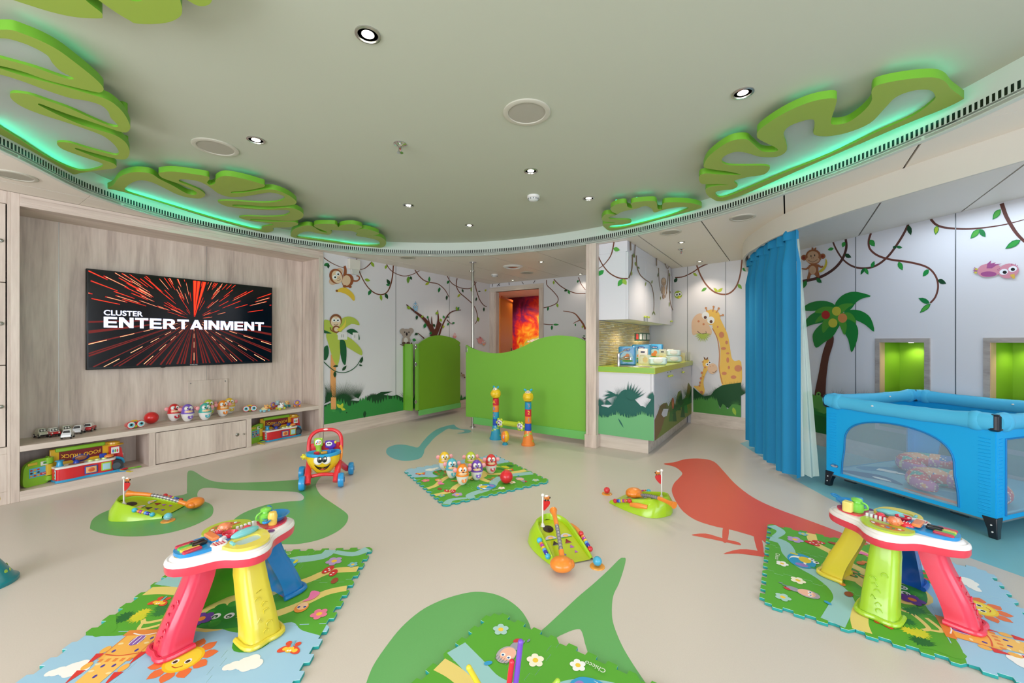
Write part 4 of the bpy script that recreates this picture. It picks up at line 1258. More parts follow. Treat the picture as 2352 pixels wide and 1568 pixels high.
GLY = {'E': (.85, [(0,0),(.85,0),(.85,.2),(.27,.2),(.27,.41),(.8,.41),(.8,.6),(.27,.6),(.27,.8),(.83,.8),(.83,1),(0,1)], []),
 'N': (.95, [(0,0),(.26,0),(.26,.6),(.68,0),(.95,0),(.95,1),(.69,1),(.69,.42),(.28,1),(0,1)], []),
 'T': (.9, [(.32,0),(.58,0),(.58,.79),(.9,.79),(.9,1),(0,1),(0,.79),(.32,.79)], []),
 'R': (.96, [(0,0),(.27,0),(.27,.38),(.38,.38),(.64,0),(.96,0),(.66,.42),(.8,.5),(.87,.6),(.88,.72),(.84,.86),(.74,.96),(.6,1),(0,1)], [[(.27,.56),(.52,.56),(.6,.62),(.61,.72),(.56,.79),(.48,.81),(.27,.81)]]),
 'A': (1.03, [(0,0),(.28,0),(.35,.17),(.68,.17),(.75,0),(1.03,0),(.64,1),(.38,1)], [[(.42,.36),(.61,.36),(.515,.66)]]),
 'I': (.27, [(0,0),(.27,0),(.27,1),(0,1)], []),
 'M': (1.15, [(0,0),(.24,0),(.24,.7),(.44,0),(.70,0),(.90,.7),(.90,0),(1.15,0),(1.15,1),(.76,1),(.575,.38),(.38,1),(0,1)], [])}
word = 'ENTERTAINMENT'
tot = sum(GLY[ch][0] + .1 for ch in word) - .1
kx, kz, zb_ = (c_[1] - a[1]) / tot, zc_top - zc_bot, zc_bot
cur_ = 0
for ch in word:
    w_, pl_, ho = GLY[ch]
    b = B(TW)
    b.prism([(cur_ + x, z) for x, z in pl_], .0018, .0028, [[(cur_ + x, z) for x, z in h] for h in ho], f=lambda x, z, o: (TX + o, a[1] + x * kx, zb_ + z * kz))
    b.build('screen_letter', tv, world=True)
    cur_ += w_ + .1
q1, q2 = on(238, 711, 0, TX), on(238, 723.5, 0, TX)
tv_text('CLUSTER', q1[1], on(328, 718, 0, TX)[1], (q1[2] + q2[2]) / 2, q1[2] - q2[2], .02)
yc = on(445, 838, 0, TX)[1]
o = text('SAMSUNG', .014, M('#c8c8cc', .4), tv, Matrix.Translation((.001, yc - (y0 + y1) / 2, zb + .011 - (zt + zb) / 2)) @ m_tv, 'bezel_lettering', .01)
b = B(BLACK)
b.ell((TX - .02, on(376, 845, 0, TX)[1], zb - .002), (.01, .02, .006))
b.build('sensor_bump', tv, world=True)

# ================================================================== GREEN GATE AND FENCE
PGE = M('#6da82a', .42, name='panel_green_edge')
PGK = M('#6fc065', .4, name='panel_green_kick')
FY = 4.40
FP = Wall2((-3.7, FY), (-1.9, FY), (0, -1))
prof = [(q.x, q.z) for q in (on(x, y, 1, FY) for x, y in ((1070, 792), (1085, 800), (1110, 808), (1140, 811), (1170, 807), (1200, 796), (1235, 779), (1270, 771), (1300, 771), (1325, 775), (1345, 783)))]
prof = [(q.x, q.y) for q in smooth([(x, z, 0) for x, z in prof], 5, False)]
x0, x1 = prof[0][0], prof[-1][0]
fence = thing('play_fence', 'low green fence panel with a wavy top edge beside the column', 'fence', ((x0 + x1) / 2, FY, 0))
b = B(PG)
b.prism([(x0, .15)] + [(x1, .16)] + prof[::-1], FY, FY + .032, f=lambda x, z, y: (x, y, z), mat=PG, side=PGE)
b.build('panel', fence, world=True, sharp=50, bevel=.003)
part_box('kick_rail', fence, [(-3.60, FY - .014, .065, x1 + .01, FY + .02, .16)], PGK)
part_box('end_bracket', fence, [(x0 - .004, FY - .004, 1.05, x0 + .03, FY - .001, 1.13)], CHROME)
pole = thing('steel_pole', 'slim brushed steel pole from floor to ceiling at the fence end', 'pole', (-3.66, 4.452, 0))
b = B(STEEL)
b.cyl((0, 0, 0), (0, 0, Z1), .018, 16)
b.build('tube', pole)
for z in (0, Z1 - .006):
    b = B(CHROME)
    b.lathe([(.05, 0), (.05, .005), (.02, .006)], 20, m=T(0, 0, z))
    b.build('flange', pole)
b = B(CHROME)
b.cyl((0, 0, Z1 - .13), (0, 0, Z1 - .11), .03, 16)
b.build('collar', pole)
GX = -4.6
gate = thing('gate_leaf', 'green gate leaf with an arched top folded back against the mural wall', 'gate', (GX, 4.8, 0))
gp = [(q.y, q.z) for q in (on(x, y, 0, GX) for x, y in ((963, 790), (975, 780), (990, 773), (1005, 770), (1020, 771), (1040, 776), (1050, 781), (1057, 786)))]
gp = [(q.x, q.y) for q in smooth([(x, z, 0) for x, z in gp], 5, False)]
b = B(PGE)
b.prism([(gp[0][0], .15), (gp[-1][0], .15)] + gp[::-1], GX, GX - .032, f=lambda y, z, x: (x, y, z), mat=M('#6fa21c', .42), side=PGE)
b.build('panel', gate, world=True, sharp=50, bevel=.003)
part_box('kick_rail', gate, [(GX - .02, gp[0][0], .085, GX + .012, gp[-1][0] + .005, .165)], PGK)
part_box('jamb', gate, [(-4.785, 4.20, .17, GX - .03, 4.235, 1.165), (GX - .03, 4.27, .17, GX - .002, 4.325, 1.165)], PG)
part_box('jamb_plate', gate, [(-4.79, 4.18, .17, -4.775, 4.31, 1.18)], PGE)
b = B(CHROME)
for z in (.30, .86, 1.12):
    b.cyl((GX - .004, 4.262, z - .03), (GX - .004, 4.262, z + .03), .007, 10)
    b.box(GX - .004, 4.24, z - .02, GX + .002, 4.285, z + .02)
b.build('hinges', gate, world=True)
b = B(CHROME)
b.cyl((GX + .002, gp[-1][0] - .03, 1.14), (GX + .016, gp[-1][0] - .03, 1.14), .012, 14)
b.build('latch', gate, world=True)

# ================================================================== ORANGE DOOR
dl = thing('door_leaf', 'orange door leaf standing open in the corridor behind the frame', 'door', (-4.655, 6.47, 0), R(109))
m_or, nt, bb = nodes('orange_door', .4)
bb.inputs['Base Color'].default_value = rgb('#e5801c')
b = B(m_or)
b.box(0, -.02, .01, .92, .02, 2.05)
b.build('panel', dl, bevel=.003)
b = B(M('#c8581c', .4))
b.box(.0, -.026, 2.05, .95, .02, 2.09)
b.build('top_rail', dl)
b = B(BLACK)
b.cyl((.84, -.02, 1.0), (.84, -.07, 1.0), .011, 10)
b.cyl((.84, -.065, 1.0), (.72, -.065, 1.0), .009, 10)
b.box(.81, -.026, .9, .87, -.018, 1.06)
b.build('handle', dl)

# ================================================================== KITCHENETTE
WL = M('#dfdfe6', .35, name='cupboard_white')
base = thing('base_cupboard', 'white base cupboard printed with jungle grass under the lime worktop', 'cupboard', (-1.48, 5.4, 0))
CXR = -1.178
part_box('plinth', base, [(-1.805, 4.448, 0, -1.24, 6.46, .155)], WX)
part_box('side_panel', base, [(-1.805, 4.43, .153, CXR - .03, 4.45, .857)], WL)
part_box('corner_post', base, [(CXR - .028, 4.43, .153, CXR, 4.462, .857)], WL)
part_box('carcass', base, [(-1.8, 4.45, .155, CXR - .022, 6.46, .855)], WL, 0)
ds = [4.466, 5.101, 5.775, 6.455]
HL = P('#c3d233')
for i in range(3):
    d = part_box('cupboard_door', base, [(CXR - .02, ds[i] + .002, .155, CXR, ds[i + 1] - .002, .852)], WL, .0015)
    yy = (5.06, 5.16, 5.82)[i]
    b = B(HL)
    b.rbox((CXR + .018, yy, .79), (.03, .07, .022), .01)
    b.cyl((CXR, yy, .79), (CXR + .01, yy, .79), .008)
    b.build('handle', d, world=True)
    b = B(STEEL)
    b.cyl((CXR, yy - .04 * (i == 0) + .02, .834), (CXR + .003, yy - .04 * (i == 0) + .02, .834), .008, 10, BLACK)
    b.build('lock', d, world=True)
KS = Wall2((-1.8, 4.4295), (-1.1, 4.4295), (0, -1))
mu = Mural(KS, 1280, 900, 8.4)
mu.clip = (1372.2, 1502.6)
TG, LGn = '#0f5f55', '#6cb479'
mu.raw([(780,190),(860,270),(985,300),(1060,250),(1650,270),(1700,300),(1780,190),(1872,60),(1872,500),(780,500)], TG)
mu.fan(1290, 300, 215, 440, 38, 168, 60, TG, .22, 1.02)
mu.fan(1300, 200, 120, 330, 10, 172, 50, TG, .2)
mu.raw([(1080,300),(1160,90),(1240,-20),(1320,-50),(1420,10),(1510,160),(1640,300)], TG)
mu.fan(1800, 300, 60, 200, 60, 170, 26, TG, .3)
random.seed(21)
for i in range(30):
    a = 150 + i * 2.0
    mu.leaf(1230 - i * 2, 120 - i * 3, -a + (i % 3) * 3, 330 - (i % 4) * 40, 17, TG)
for i in range(26):
    mu.leaf(1330 + i * 4, 120 + i * 2, -82 + i * 2.2, 340 - (i % 4) * 45, 17, TG)
for i in range(12):
    mu.leaf(1060, 240, 180 + i * 4, 170, 12, TG)
    mu.leaf(1870, 140, -100 - i * 6, 160, 16, TG)
    mu.leaf(790, 260, -80 + i * 6, 160, 14, TG)
mu.grass(776, 1880, 795, 945, lambda t: 470 + 30 * math.sin(t * 14), 90, 110, LGn)
mu.leaf(1180,500,60,220,30,TG)
mu.done('grass_print', base, world=True)
KD = Wall2((CXR + .0005, 4.4), (CXR + .0005, 6.5), (1, 0))
mu = Mural(KD, 1340, 540, 3.135)
mu.clip = (1503.5, 1592.5)
mu.raw([(512,1480),(512,1330),(530,1300),(550,1230),(575,1210),(600,1205),(612,1230),(640,1170),(660,1225),(680,1130),(700,1115),(710,1200),(740,1150),(755,1060),(775,1090),(795,1090),(795,1272)], '#7b8a3a')
mu.raw([(512,1330),(560,1220),(600,1208),(590,1300),(560,1400),(530,1460),(512,1480)], '#84683e')
for x, y, h_ in ((655,1230,'#0f5a20'),(685,1150,'#0f5a20'),(700,1120,'#0b4a1a'),(755,1070,'#8a6a34'),(775,1090,'#2f7a2c'),(735,1170,'#2f8a3c'),(630,1230,'#3f7a2c'),(715,1200,'#0f5a20')):
    mu.raw([(x-16,y+110),(x-8,y+50),(x-4,y),(x+2,y+40),(x+6,y-8),(x+10,y+50),(x+16,y+110)], h_)
mu.raw([(640,1250),(700,1190),(795,1140),(795,1200),(700,1240),(640,1290)], '#1d6a24')
mu.fan(660, 1260, 30, 110, 50, 130, 12, '#0f5a20').fan(700, 1230, 30, 120, 50, 130, 12, '#0b4a1a').fan(755, 1180, 30, 130, 60, 125, 12, '#3a6a24').fan(590, 1280, 30, 90, 20, 140, 14, '#6a6a3a')
mu.circ(643,1210,9,'#b9583a', 42).circ(643,1215,4,'#d98a4c', 20)
mu.raw([(560,1290),(575,1250),(610,1250),(615,1230),(600,1300),(575,1310)], '#d6d6d8')
mu.done('grass_print', base, world=True)
top = thing('worktop', 'lime green worktop with a steel basin set into it', 'worktop', (-1.48, 5.4, .857))
CT = M('#b5c62c', .22, name='worktop_lime')
b = B(CT)
sc_ = Vector((-1.46, 4.62, 0))
hole = [(sc_.x + .20 * math.cos(2 * PI * i / 28), sc_.y + .135 * math.sin(2 * PI * i / 28)) for i in range(28)]
b.prism([(-1.805, 4.415), (-1.16, 4.415), (-1.16, 6.47), (-1.805, 6.58)], .857, .92, [hole], CT)
b.box(-1.805, 4.4145, .864, -1.165, 4.418, .916, M('#8fc24a', .3))
b.build('slab', top, world=True, sharp=30)
b = B(STEEL)
mm = Matrix.Translation((sc_.x, sc_.y, 0)) @ Matrix.Diagonal((1, .68, 1, 1))
b.lathe([(.215, .921), (.205, .924), (.19, .919), (.17, .84), (.03, .82), (0, .82)], 32, m=mm)
b.build('basin', top, world=True)
b = B(M('#cfd6c0', .05, 0, alpha=.35))
b.box(-1.20, 6.2, .92, -1.19, 6.45, 1.045)
b.build('glass_upstand', top, world=True)
fau = thing('tap', 'chrome mixer tap with a raised lever at the near end of the worktop', 'tap', (-1.60, 4.55, .92))
b = B(CHROME)
b.lathe([(.028, 0), (.028, .008), (.02, .012), (.019, .10), (.022, .125), (.02, .14), (0, .145)], 20)
b.build('body', fau)
b = B(CHROME)
b.tube([(0, 0, .075), (.06, -.01, .09), (.12, -.02, .10), (.15, -.025, .095)], [.015, .012, .011, .012], 12, sm=3)
b.cyl((.145, -.025, .1), (.147, -.025, .075), .012, 14)
b.build('spout', fau)
b = B(CHROME)
b.tube([(0, 0, .14), (.02, .0, .155), (.13, .01, .205)], [.01, .006, .0045], 8)
b.build('lever', fau)
up = thing('wall_cupboard', 'white wall cupboard printed with jungle vines above the worktop', 'cupboard', (-1.62, 5.4, 1.444))
UX = -1.452
part_box('carcass', up, [(-1.81, 4.435, 1.446, UX - .022, 6.48, 2.186)], WL, 0)
part_box('side_panel', up, [(-1.81, 4.43, 1.444, UX - .025, 4.436, 2.19)], WL)
part_box('corner_strip', up, [(UX - .022, 4.43, 1.444, UX, 4.45, 2.186)], WL)
part_box('filler', up, [(-1.81, 4.432, 2.19, UX - .01, 6.46, Z1 - .002)], WL)
us = [4.452, 5.09, 5.757, 6.46]
for i in range(3):
    d = part_box('cupboard_door', up, [(UX - .02, us[i] + .002, 1.446, UX, us[i + 1] - .002, 2.184)], WL, .0015)
    b = B(HL)
    yy = (5.04, 5.15, 6.38)[i]
    b.rbox((UX + .018, yy, 1.50), (.03, .07, .02), .01)
    b.cyl((UX, yy, 1.50), (UX + .01, yy, 1.50), .008)
    b.build('handle', d, world=True)
mu = Mural(Wall2((-1.8, 4.4295), (-1.4, 4.4295), (0, -1)), 1340, 540, 3.135)
mu.clip = (1372.3, 1443)
vines(mu, [([(99,130),(130,200),(180,265),(235,300),(280,312),(320,312)], 7, 11, BR), ([(97,248),(150,210),(200,140),(222,40)], 4, 10, BR)],
      [(148,252,140,65,34,'#1d9a3c'),(215,95,15,50,34,'#5aaa3c'),(285,315,125,66,36,'#3fa63c'),(285,315,60,50,34,'#9bc040')])
mu.done('vine_print', up, world=True)
mu = Mural(Wall2((UX + .0005, 4.4), (UX + .0005, 6.5), (1, 0)), 1340, 540, 3.135)
mu.clip = (1443.3, 1549)
vc = '#7d6247'
vines(mu, [([(325,310),(345,260),(352,200),(352,140)], 9, 9, vc), ([(340,45),(342,110)], 7, 7, vc), ([(375,65),(370,120),(368,160)], 5, 5, vc), ([(380,145),(385,220),(405,280),(445,320),(480,345),(500,400),(508,480),(505,560)], 8, 4, vc), ([(528,160),(528,220)], 5, 5, vc), ([(541,235),(545,330),(555,400)], 5, 3, vc), ([(585,195),(605,240),(620,215)], 4, 4, vc), ([(612,250),(605,360),(590,450)], 4, 4, vc), ([(622,280),(620,400),(625,480),(640,530),(657,550)], 5, 5, vc)],
      [(358,130,80,34,14,'#6f8a4a'),(372,190,80,34,14,'#8a9a4a'),(345,255,85,40,12,'#9aa85a'),(392,225,60,22,12,'#6f8a4a'),(450,335,100,34,10,'#8a9a5a'),(490,350,-80,28,10,'#8a9a5a'),(505,545,110,34,8,'#7a8a4a'),(505,545,70,34,8,'#7a8a4a'),(540,270,100,34,10,'#6f7a5a'),(620,270,100,30,8,'#8a9a5a'),(555,440,90,26,8,'#8a9a5a'),(618,480,90,36,8,'#8a9a4a'),(622,400,80,20,8,'#6a5a4a')])
mu.circ(577,335,18,'#b59a80', 30).circ(577,325,11,'#cfb79c', 14).circ(576,395,12,'#b59a80', 34).circ(576,440,9,'#a88a70', 18).line([(560,360),(562,420)], 4, 4, '#b59a80').line([(594,360),(600,420)], 4, 4, '#b59a80')
mu.done('vine_print', up, world=True)
# packs and boxes on the worktop
def item(name, label, cat, x, y, rz=0, group=None, z=.9205):
    return thing(name, label, cat, (x, y, z), rz, group)
def pack(label, x, y, w_, d_, h_, rz, col='#2f8fc8'):
    t = item('nappy_pack', label, 'nappy pack', x, y, rz, 'blue nappy packs')
    b = B(P(col))
    b.rbox((0, 0, h_ / 2), (w_, d_, h_), .02)
    b.build('bag', t)
    b = B()
    f = -d_ / 2 - .001
    W = WHITE
    def qd(cx, cz, a, c, mat, dx=0.0):
        b.add([(cx + a * math.cos(i * PI / 8), f - dx, cz + c * math.sin(i * PI / 8)) for i in range(16)], [tuple(range(16))], mat)
    qd(0, h_ * .42, w_ * .36, h_ * .3, M('#a9cfe2', .4))
    qd(.01, h_ * .50, w_ * .12, h_ * .12, M('#e08a4c', .4), .001)
    qd(-.005, h_ * .38, w_ * .2, h_ * .12, M('#e08a4c', .4), .0015)
    qd(.01, h_ * .22, w_ * .34, h_ * .06, M('#4f9a2c', .4), .002)
    qd(0, h_ * .82, w_ * .2, h_ * .07, M('#2a4a9a', .4), .001)
    b.build('printed_front', t)
    text('chicco', h_ * .1, WHITE, t, Matrix.Translation((0, f - .003, h_ * .82)) @ Euler((R(90), 0, 0)).to_matrix().to_4x4(), 'lettering', .01)
    return t
pack('large blue nappy pack standing right behind the tap', -1.60, 4.86, .20, .11, .22, R(8))
pack('blue nappy pack standing behind the white box', -1.62, 5.5, .24, .11, .24, R(10))
pack('blue nappy pack farthest back on the worktop', -1.60, 6.1, .22, .11, .24, R(6))
def box_item(label, x, y, w_, d_, h_, rz, mat, cat='box', name='carton', grp=None):
    t = item(name, label, cat, x, y, rz, grp)
    b = B(mat)
    b.box(-w_ / 2, -d_ / 2, 0, w_ / 2, d_ / 2, h_)
    b.build('card', t, bevel=.002)
    b = B(M('#3a3a5a', .5))
    b.box(-w_ * .22, -d_ / 2 - .001, h_ * .74, w_ * .22, -d_ / 2, h_ * .84)
    for k in range(4):
        b.box(-w_ * .3, -d_ / 2 - .0008, h_ * (.2 + k * .11), w_ * .3, -d_ / 2, h_ * (.225 + k * .11), M('#b9a8a0', .5))
    b.build('printed_lines', t)
box_item('tall white carton with faint pink text beside the front nappy pack', -1.49, 5.12, .11, .05, .19, R(6), M('#efe6e6', .5))
box_item('small white carton, left of two near the wall', -1.46, 5.95, .09, .05, .17, R(6), M('#f2efe8', .5))
box_item('small white carton, right of two near the wall', -1.40, 6.15, .09, .05, .17, R(6), M('#f2efe8', .5))
box_item('wide white carton with grey lettering at the back corner', -1.42, 6.37, .26, .06, .15, R(-10), M('#f0ece8', .5))
def wipes(label, x, y, rz, s_=1.0, z=.9205):
    t = item('wipes_pack', label, 'wipes pack', x, y, rz, 'wet wipe packs', z)
    b = B(P('#cfe2e2'))
    b.m = T(s=(s_, s_, s_))
    b.rbox((0, 0, .045), (.20, .09, .085), .03)
    b.build('pouch', t)
    b = B(WHITEP)
    b.m = T(s=(s_, s_, s_))
    b.ell((0, -.046, .048), (.055, .008, .03))
    b.build('lid', t)
wipes('soft pale blue wipes pack at the front edge of the worktop', -1.29, 5.02, R(22), 1.05)
wipes('soft pale green wipes pack behind the front one', -1.27, 5.75, R(25))
wipes('second wipes pack stacked on the pale green one', -1.27, 5.75, R(15), .9, .9205 + .0885)
for (x, y, rz), l in zip(((-1.42, 4.98, R(6)), (-1.25, 6.05, R(40)), (-1.40, 5.62, R(8))), ('clear yellow tinted leaflet holder beside the front wipes', 'clear yellow tinted leaflet holder near the worktop end', 'clear yellow tinted leaflet holder in the middle of the worktop')):
    t = item('leaflet_holder', l, 'holder', x, y, rz, 'clear leaflet holders')
    b = B(M('#eee6b0', .1, alpha=.45))
    b.box(-.06, -.02, 0, .06, .02, .12)
    b.build('case', t)
    b = B(M('#e8c98a', .5))
    b.add([(.03 * math.cos(i * PI / 6), -.021, .06 + .035 * math.sin(i * PI / 6)) for i in range(12)], [tuple(range(12))])
    b.build('picture', t)
# sockets on the tiles
for i in range(4):
    p0, p1 = on(1459 + i * 8.6, 766, 0, -1.79), on(1465.5 + i * 8.6, 779, 0, -1.79)
    t = thing('wall_socket', ('square socket with a red insert, leftmost above the worktop', 'square white socket, second of the row above the worktop', 'square white socket, third of the row above the worktop', 'square white socket, rightmost of the row above the worktop')[i], 'socket', (-1.79, (p0.y + p1.y) / 2, 1.27), group='sockets on the mosaic')
    w_ = abs(p1.y - p0.y) / 2
    b = B(M('#2f6a4a', .4))
    b.box(-.004, -w_ * 1.2, -.055, .004, w_ * 1.2, .055)
    b.build('frame', t)
    b = B(M('#c8342c', .4) if i == 0 else WHITE)
    b.box(.004, -w_ * .8, -.04, .01, w_ * .8, .04)
    b.build('insert', t)
# devices on the left mural wall
t = thing('emergency_light', 'white box unit mounted high on the mural wall above the monkey', 'wall unit', (-4.79, 3.32, 2.17))
part_box('housing', t, [(-4.79, 3.245, 2.15, -4.735, 3.405, 2.285)], M('#dedad0', .4), .006)
b = B(M('#cfcfc9', .4))
b.prism([(3.285, 2.15), (3.40, 2.15), (3.385, 2.09), (3.295, 2.09)], -4.785, -4.745, f=lambda y, z, x: (x, y, z))
b.build('sensor', t, world=True)
for (a, c_), l, n_ in zip((((775, 762), (797, 780)), ((809, 763), (823, 781))), ('wide white switch plate printed over by the palm mural', 'narrow white switch plate right of the wide one'), (2, 1)):
    p0, p1 = on(*a, 0, -4.79), on(*c_, 0, -4.79)
    t = thing('switch_plate', l, 'switch', (-4.79, (p0.y + p1.y) / 2, (p0.z + p1.z) / 2), group='white switch plates')
    b = B(WHITE)
    hw, hz = (p1.y - p0.y) / 2, (p0.z - p1.z) / 2
    b.box(.0, -hw, -hz, .008, hw, hz)
    b.build('plate', t, bevel=.002)
    for k in range(n_):
        b = B(M('#8a8a8a', .5))
        b.box(.008, -.014 + k * .022 - .002, -.02, .010, -.010 + k * .022, .02)
        b.build('rocker_line', t)
p0, p1 = on(785, 939, 0, -4.79), on(805, 955, 0, -4.79)
t = thing('wall_socket', 'white socket on a dark green plate near the floor of the mural wall', 'socket', (-4.79, (p0.y + p1.y) / 2, (p0.z + p1.z) / 2))
b = B(M('#1d5a44', .4))
b.box(0, -.065, -.05, .006, .065, .05)
b.build('plate', t)
b = B(WHITE)
b.box(.006, -.035, -.03, .01, .04, .032)
b.build('insert', t)
b = B(BLACK)
b.cyl((.01, 0, 0), (.0115, 0, 0), .008, 12)
b.build('pin_hole', t)

# ================================================================== CURTAINS
def fold_sheet(path, z0, z1, amp, per_, mat, n=5, flare=0.0, ztop=None, th=0):
    p = smooth([(x, y, 0) for x, y in path], 14, False)
    L_ = [0]
    for i in range(1, len(p)):
        L_.append(L_[-1] + (p[i] - p[i - 1]).length)
    rows = []
    for k in range(n + 1):
        t = k / n
        z = z0 + (z1 - z0) * t
        row = []
        for i, q in enumerate(p):
            d = (p[min(i + 1, len(p) - 1)] - p[max(i - 1, 0)]).normalized()
            nn = Vector((d.y, -d.x, 0))
            a = amp * (.35 + .65 * (1 - t) ** .5 if t > .92 else 1)
            ph = L_[i] / per_ * 2 * PI + .6 * math.sin(L_[i] * 7)
            w_ = math.sin(ph) * a + .3 * a * math.sin(ph * .53 + 1)
            s_ = 1 + flare * (1 - t)
            row.append((q.x + nn.x * w_ * s_, q.y + nn.y * w_ * s_, z + .012 * math.sin(ph * .5) * (1 - t)))
        rows.append(row)
    b = B(mat)
    b.loft(rows, closed=False)
    return b
m_cur, nt, bb = nodes('turquoise_velvet', .75)
bb.inputs['Base Color'].default_value = rgb('#0884b8')
bb.inputs['Sheen Weight'].default_value = .25
bb.inputs['Sheen Tint'].default_value = rgb('#5ad0e8')
cur = thing('curtain', 'turquoise floor length curtain gathered in folds under the curved valance', 'curtain', (-.25, 4.7, 0))
cpath = [(q.x, q.y) for q in offs(smooth([(x, y, 0) for x, y in [(.0, 4.16), (-.065, 4.30), (-.14, 4.48), (-.22, 4.71), (-.30, 4.95), (-.37, 5.25), (-.42, 5.55)]], 2, False), .055)]
b = fold_sheet(cpath, .05, 2.16, .046, .155, m_cur, 14)
b.build('cloth', cur, world=True, sharp=180)
b = fold_sheet([(x - .003, y - .003) for x, y in cpath], 2.06, 2.165, .036, .155, m_cur, 3)
b.build('heading_tape', cur, world=True, sharp=180)
m_sh = M('#d9ece4', .7, alpha=.6, name='sheer')
sh = thing('sheer_curtain', 'translucent pale green net curtain beside the turquoise one', 'curtain', (.12, 4.4, 0))
b = fold_sheet([(.085, 4.25), (.12, 4.28), (.16, 4.31), (.215, 4.345)], .05, 1.9, .018, .08, m_sh, 12)
vs = []
for q in b.v:
    t_ = max(0, q.z / 2.1)
    vs.append(Vector((q.x - (q.x - .05) * t_ * .95, q.y - (q.y - 4.25) * t_ * .9, q.z * 1.12)))
b.v = vs
b.build('net', sh, world=True, sharp=180)
# ================================================================== FOAM PUZZLE MATS
TEAL = M('#1f9a96', .6)
FGN, FSKY = M('#55a52c', .6), M('#9cc6e0', .6)
FYEL, FRIV = '#e5cf78', '#96c6c8'
TS = .32
MH = .013
def tabs(x0, y0, dx, dy, edge, k):      # four interlocking tabs along a tile side
    out = []
    n_ = 8
    for i in range(n_):
        a, b_ = i / n_, (i + 1) / n_
        o = edge if (i % 2 == k) else -edge
        for t in (a + .012, b_ - .012):
            out.append((x0 + dx * t + dy / TS * o, y0 + dy * t - dx / TS * o))
    return out
class Canon:        # print coordinates (s, f) in tiles -> mat surface
    def __init__(s, off=0):
        pass
    def px(s, x, y, off=0.0):
        return Vector((x * TS, -y * TS, MH + off))
def mat_print(par, extra=True):
    mu = Mural(Canon(), 0, 0, 1, base=.0002, step=.000012)
    Y = lambda pts: [(x, -y) for x, y in pts]
    p = lambda pts, h, sm=3: mu.poly(Y(pts), h, sm)
    c = lambda x, y, r, h, ry=None, rot=0: mu.circ(x, -y, r, h, ry, rot)
    l = lambda pts, a, b_, h: mu.line(Y(pts), a, b_, h)
    # sky
    wv = [(q.x, -q.y) for q in smooth([(2.02,.0,0),(2.05,.4,0),(2.0,.8,0),(1.92,1.1,0),(1.94,1.5,0),(2.08,1.9,0),(2.02,2.2,0),(1.92,2.5,0),(2.08,2.7,0),(2.2,3.0,0)], 4, False)]
    mu.raw([(x, min(-.02, max(-2.98, y))) for x, y in wv] + [(2.3,-2.97),(2.3,-.03)], '#9cc6e0')
    gr_ = [(q.x, -q.y) for q in smooth([(2.02,.0,0),(2.05,.4,0),(2.0,.8,0),(1.92,1.1,0),(1.94,1.5,0),(2.08,1.9,0),(2.02,2.2,0),(1.92,2.5,0),(2.08,2.7,0),(2.2,3.0,0)], 4, False)]
    mu.raw([(1.98,-.02)] + [(max(x, 1.981), min(-.02, max(-2.98, y))) for x, y in gr_] + [(1.98,-2.98)], '#55a52c')
    # river and paths
    l([(.03,2.3),(.22,2.26),(.3,2.05),(.34,1.8),(.5,1.5),(.75,1.28),(.93,1.0),(.98,.7),(.9,.4),(.8,.03)], .2, .26, FRIV)
    l([(.03,2.95),(.2,2.75),(.1,2.4)], .2, .1, FRIV)
    l([(1.1,.04),(1.1,.3),(1.18,.7),(1.3,1.0),(1.45,1.2)], .2, .14, FYEL)
    l([(.68,2.97),(.72,2.55),(.95,2.3),(1.15,2.0),(1.4,1.8)], .16, .16, FYEL)
    l([(1.5,1.7),(1.75,2.1),(1.6,2.4),(1.3,2.7),(1.2,2.97)], .16, .14, FYEL)
    l([(1.3,1.5),(1.0,1.45),(.8,1.4)], .2, .12, FYEL)
    c(1.6, 1.5, .45, FYEL, .42)
    l([(1.45,1.1),(1.6,.9),(1.72,.85),(1.82,.6),(1.75,.5)], .06, .05, FYEL)
    l([(1.85,.85),(1.95,.62),(1.82,.55)], .05, .04, FYEL)
    p([(1.45,1.9),(1.6,2.1),(1.9,2.0),(2.0,1.7),(1.95,1.3),(1.8,1.1),(1.86,1.5),(1.7,1.85)], '#2f8a34')
    # tree with a face
    p([(1.52,1.4),(1.6,1.25),(1.78,1.28),(1.85,1.45),(1.82,1.68),(1.65,1.75),(1.5,1.62)], '#2c8a2c')
    for a in range(8):
        c(1.68 + .2 * math.cos(a * .785), 1.5 + .2 * math.sin(a * .785), .07, '#2c8a2c' if a % 2 else '#3f9a34')
    for yy in (1.42, 1.6):
        c(1.74, yy, .062, '#ffffff').circ(1.75, -yy, .035, '#2c5a3a').circ(1.76, -yy, .014, '#ffffff')
    # bushes
    for x, y, h in ((1.6,.38,'#d8cf2c'),(1.68,.36,'#d8cf2c'),(1.72,.42,'#cfd02c'),(1.66,.2,'#1d6a2c'),(1.72,.22,'#1d6a2c'),(1.5,.55,'#2f7a34'),(1.62,.62,'#2f7a34'),(1.8,1.0,'#2f7a34'),(1.72,.92,'#2f7a34')):
        mu.fan(x, -y, .06, .12, 0, 360, 14, h)
    p([(1.6,.03),(1.75,.1),(1.95,.06),(2.06,.18),(1.98,.3),(1.9,.3),(1.8,.2)], '#55a52c')
    # apple tree
    p([(2.0,2.05),(2.2,1.95),(2.4,2.05),(2.42,2.3),(2.25,2.42),(2.0,2.38),(1.92,2.2)], '#3f9a2c')
    for x, y in ((2.1,2.1),(2.22,2.06),(2.33,2.16),(2.1,2.3),(2.24,2.3),(2.34,2.3)):
        c(x, y, .038, '#d8402c')
    l([(1.9,2.2),(1.98,2.2)], .1, .06, '#8a3a2c')
    # sun with a face
    for i in range(10):
        mu.leaf(2.5 + .17 * math.cos(i * .628), -(1.55 + .17 * math.sin(i * .628)), -i * 36, .17, .15, '#e8743c')
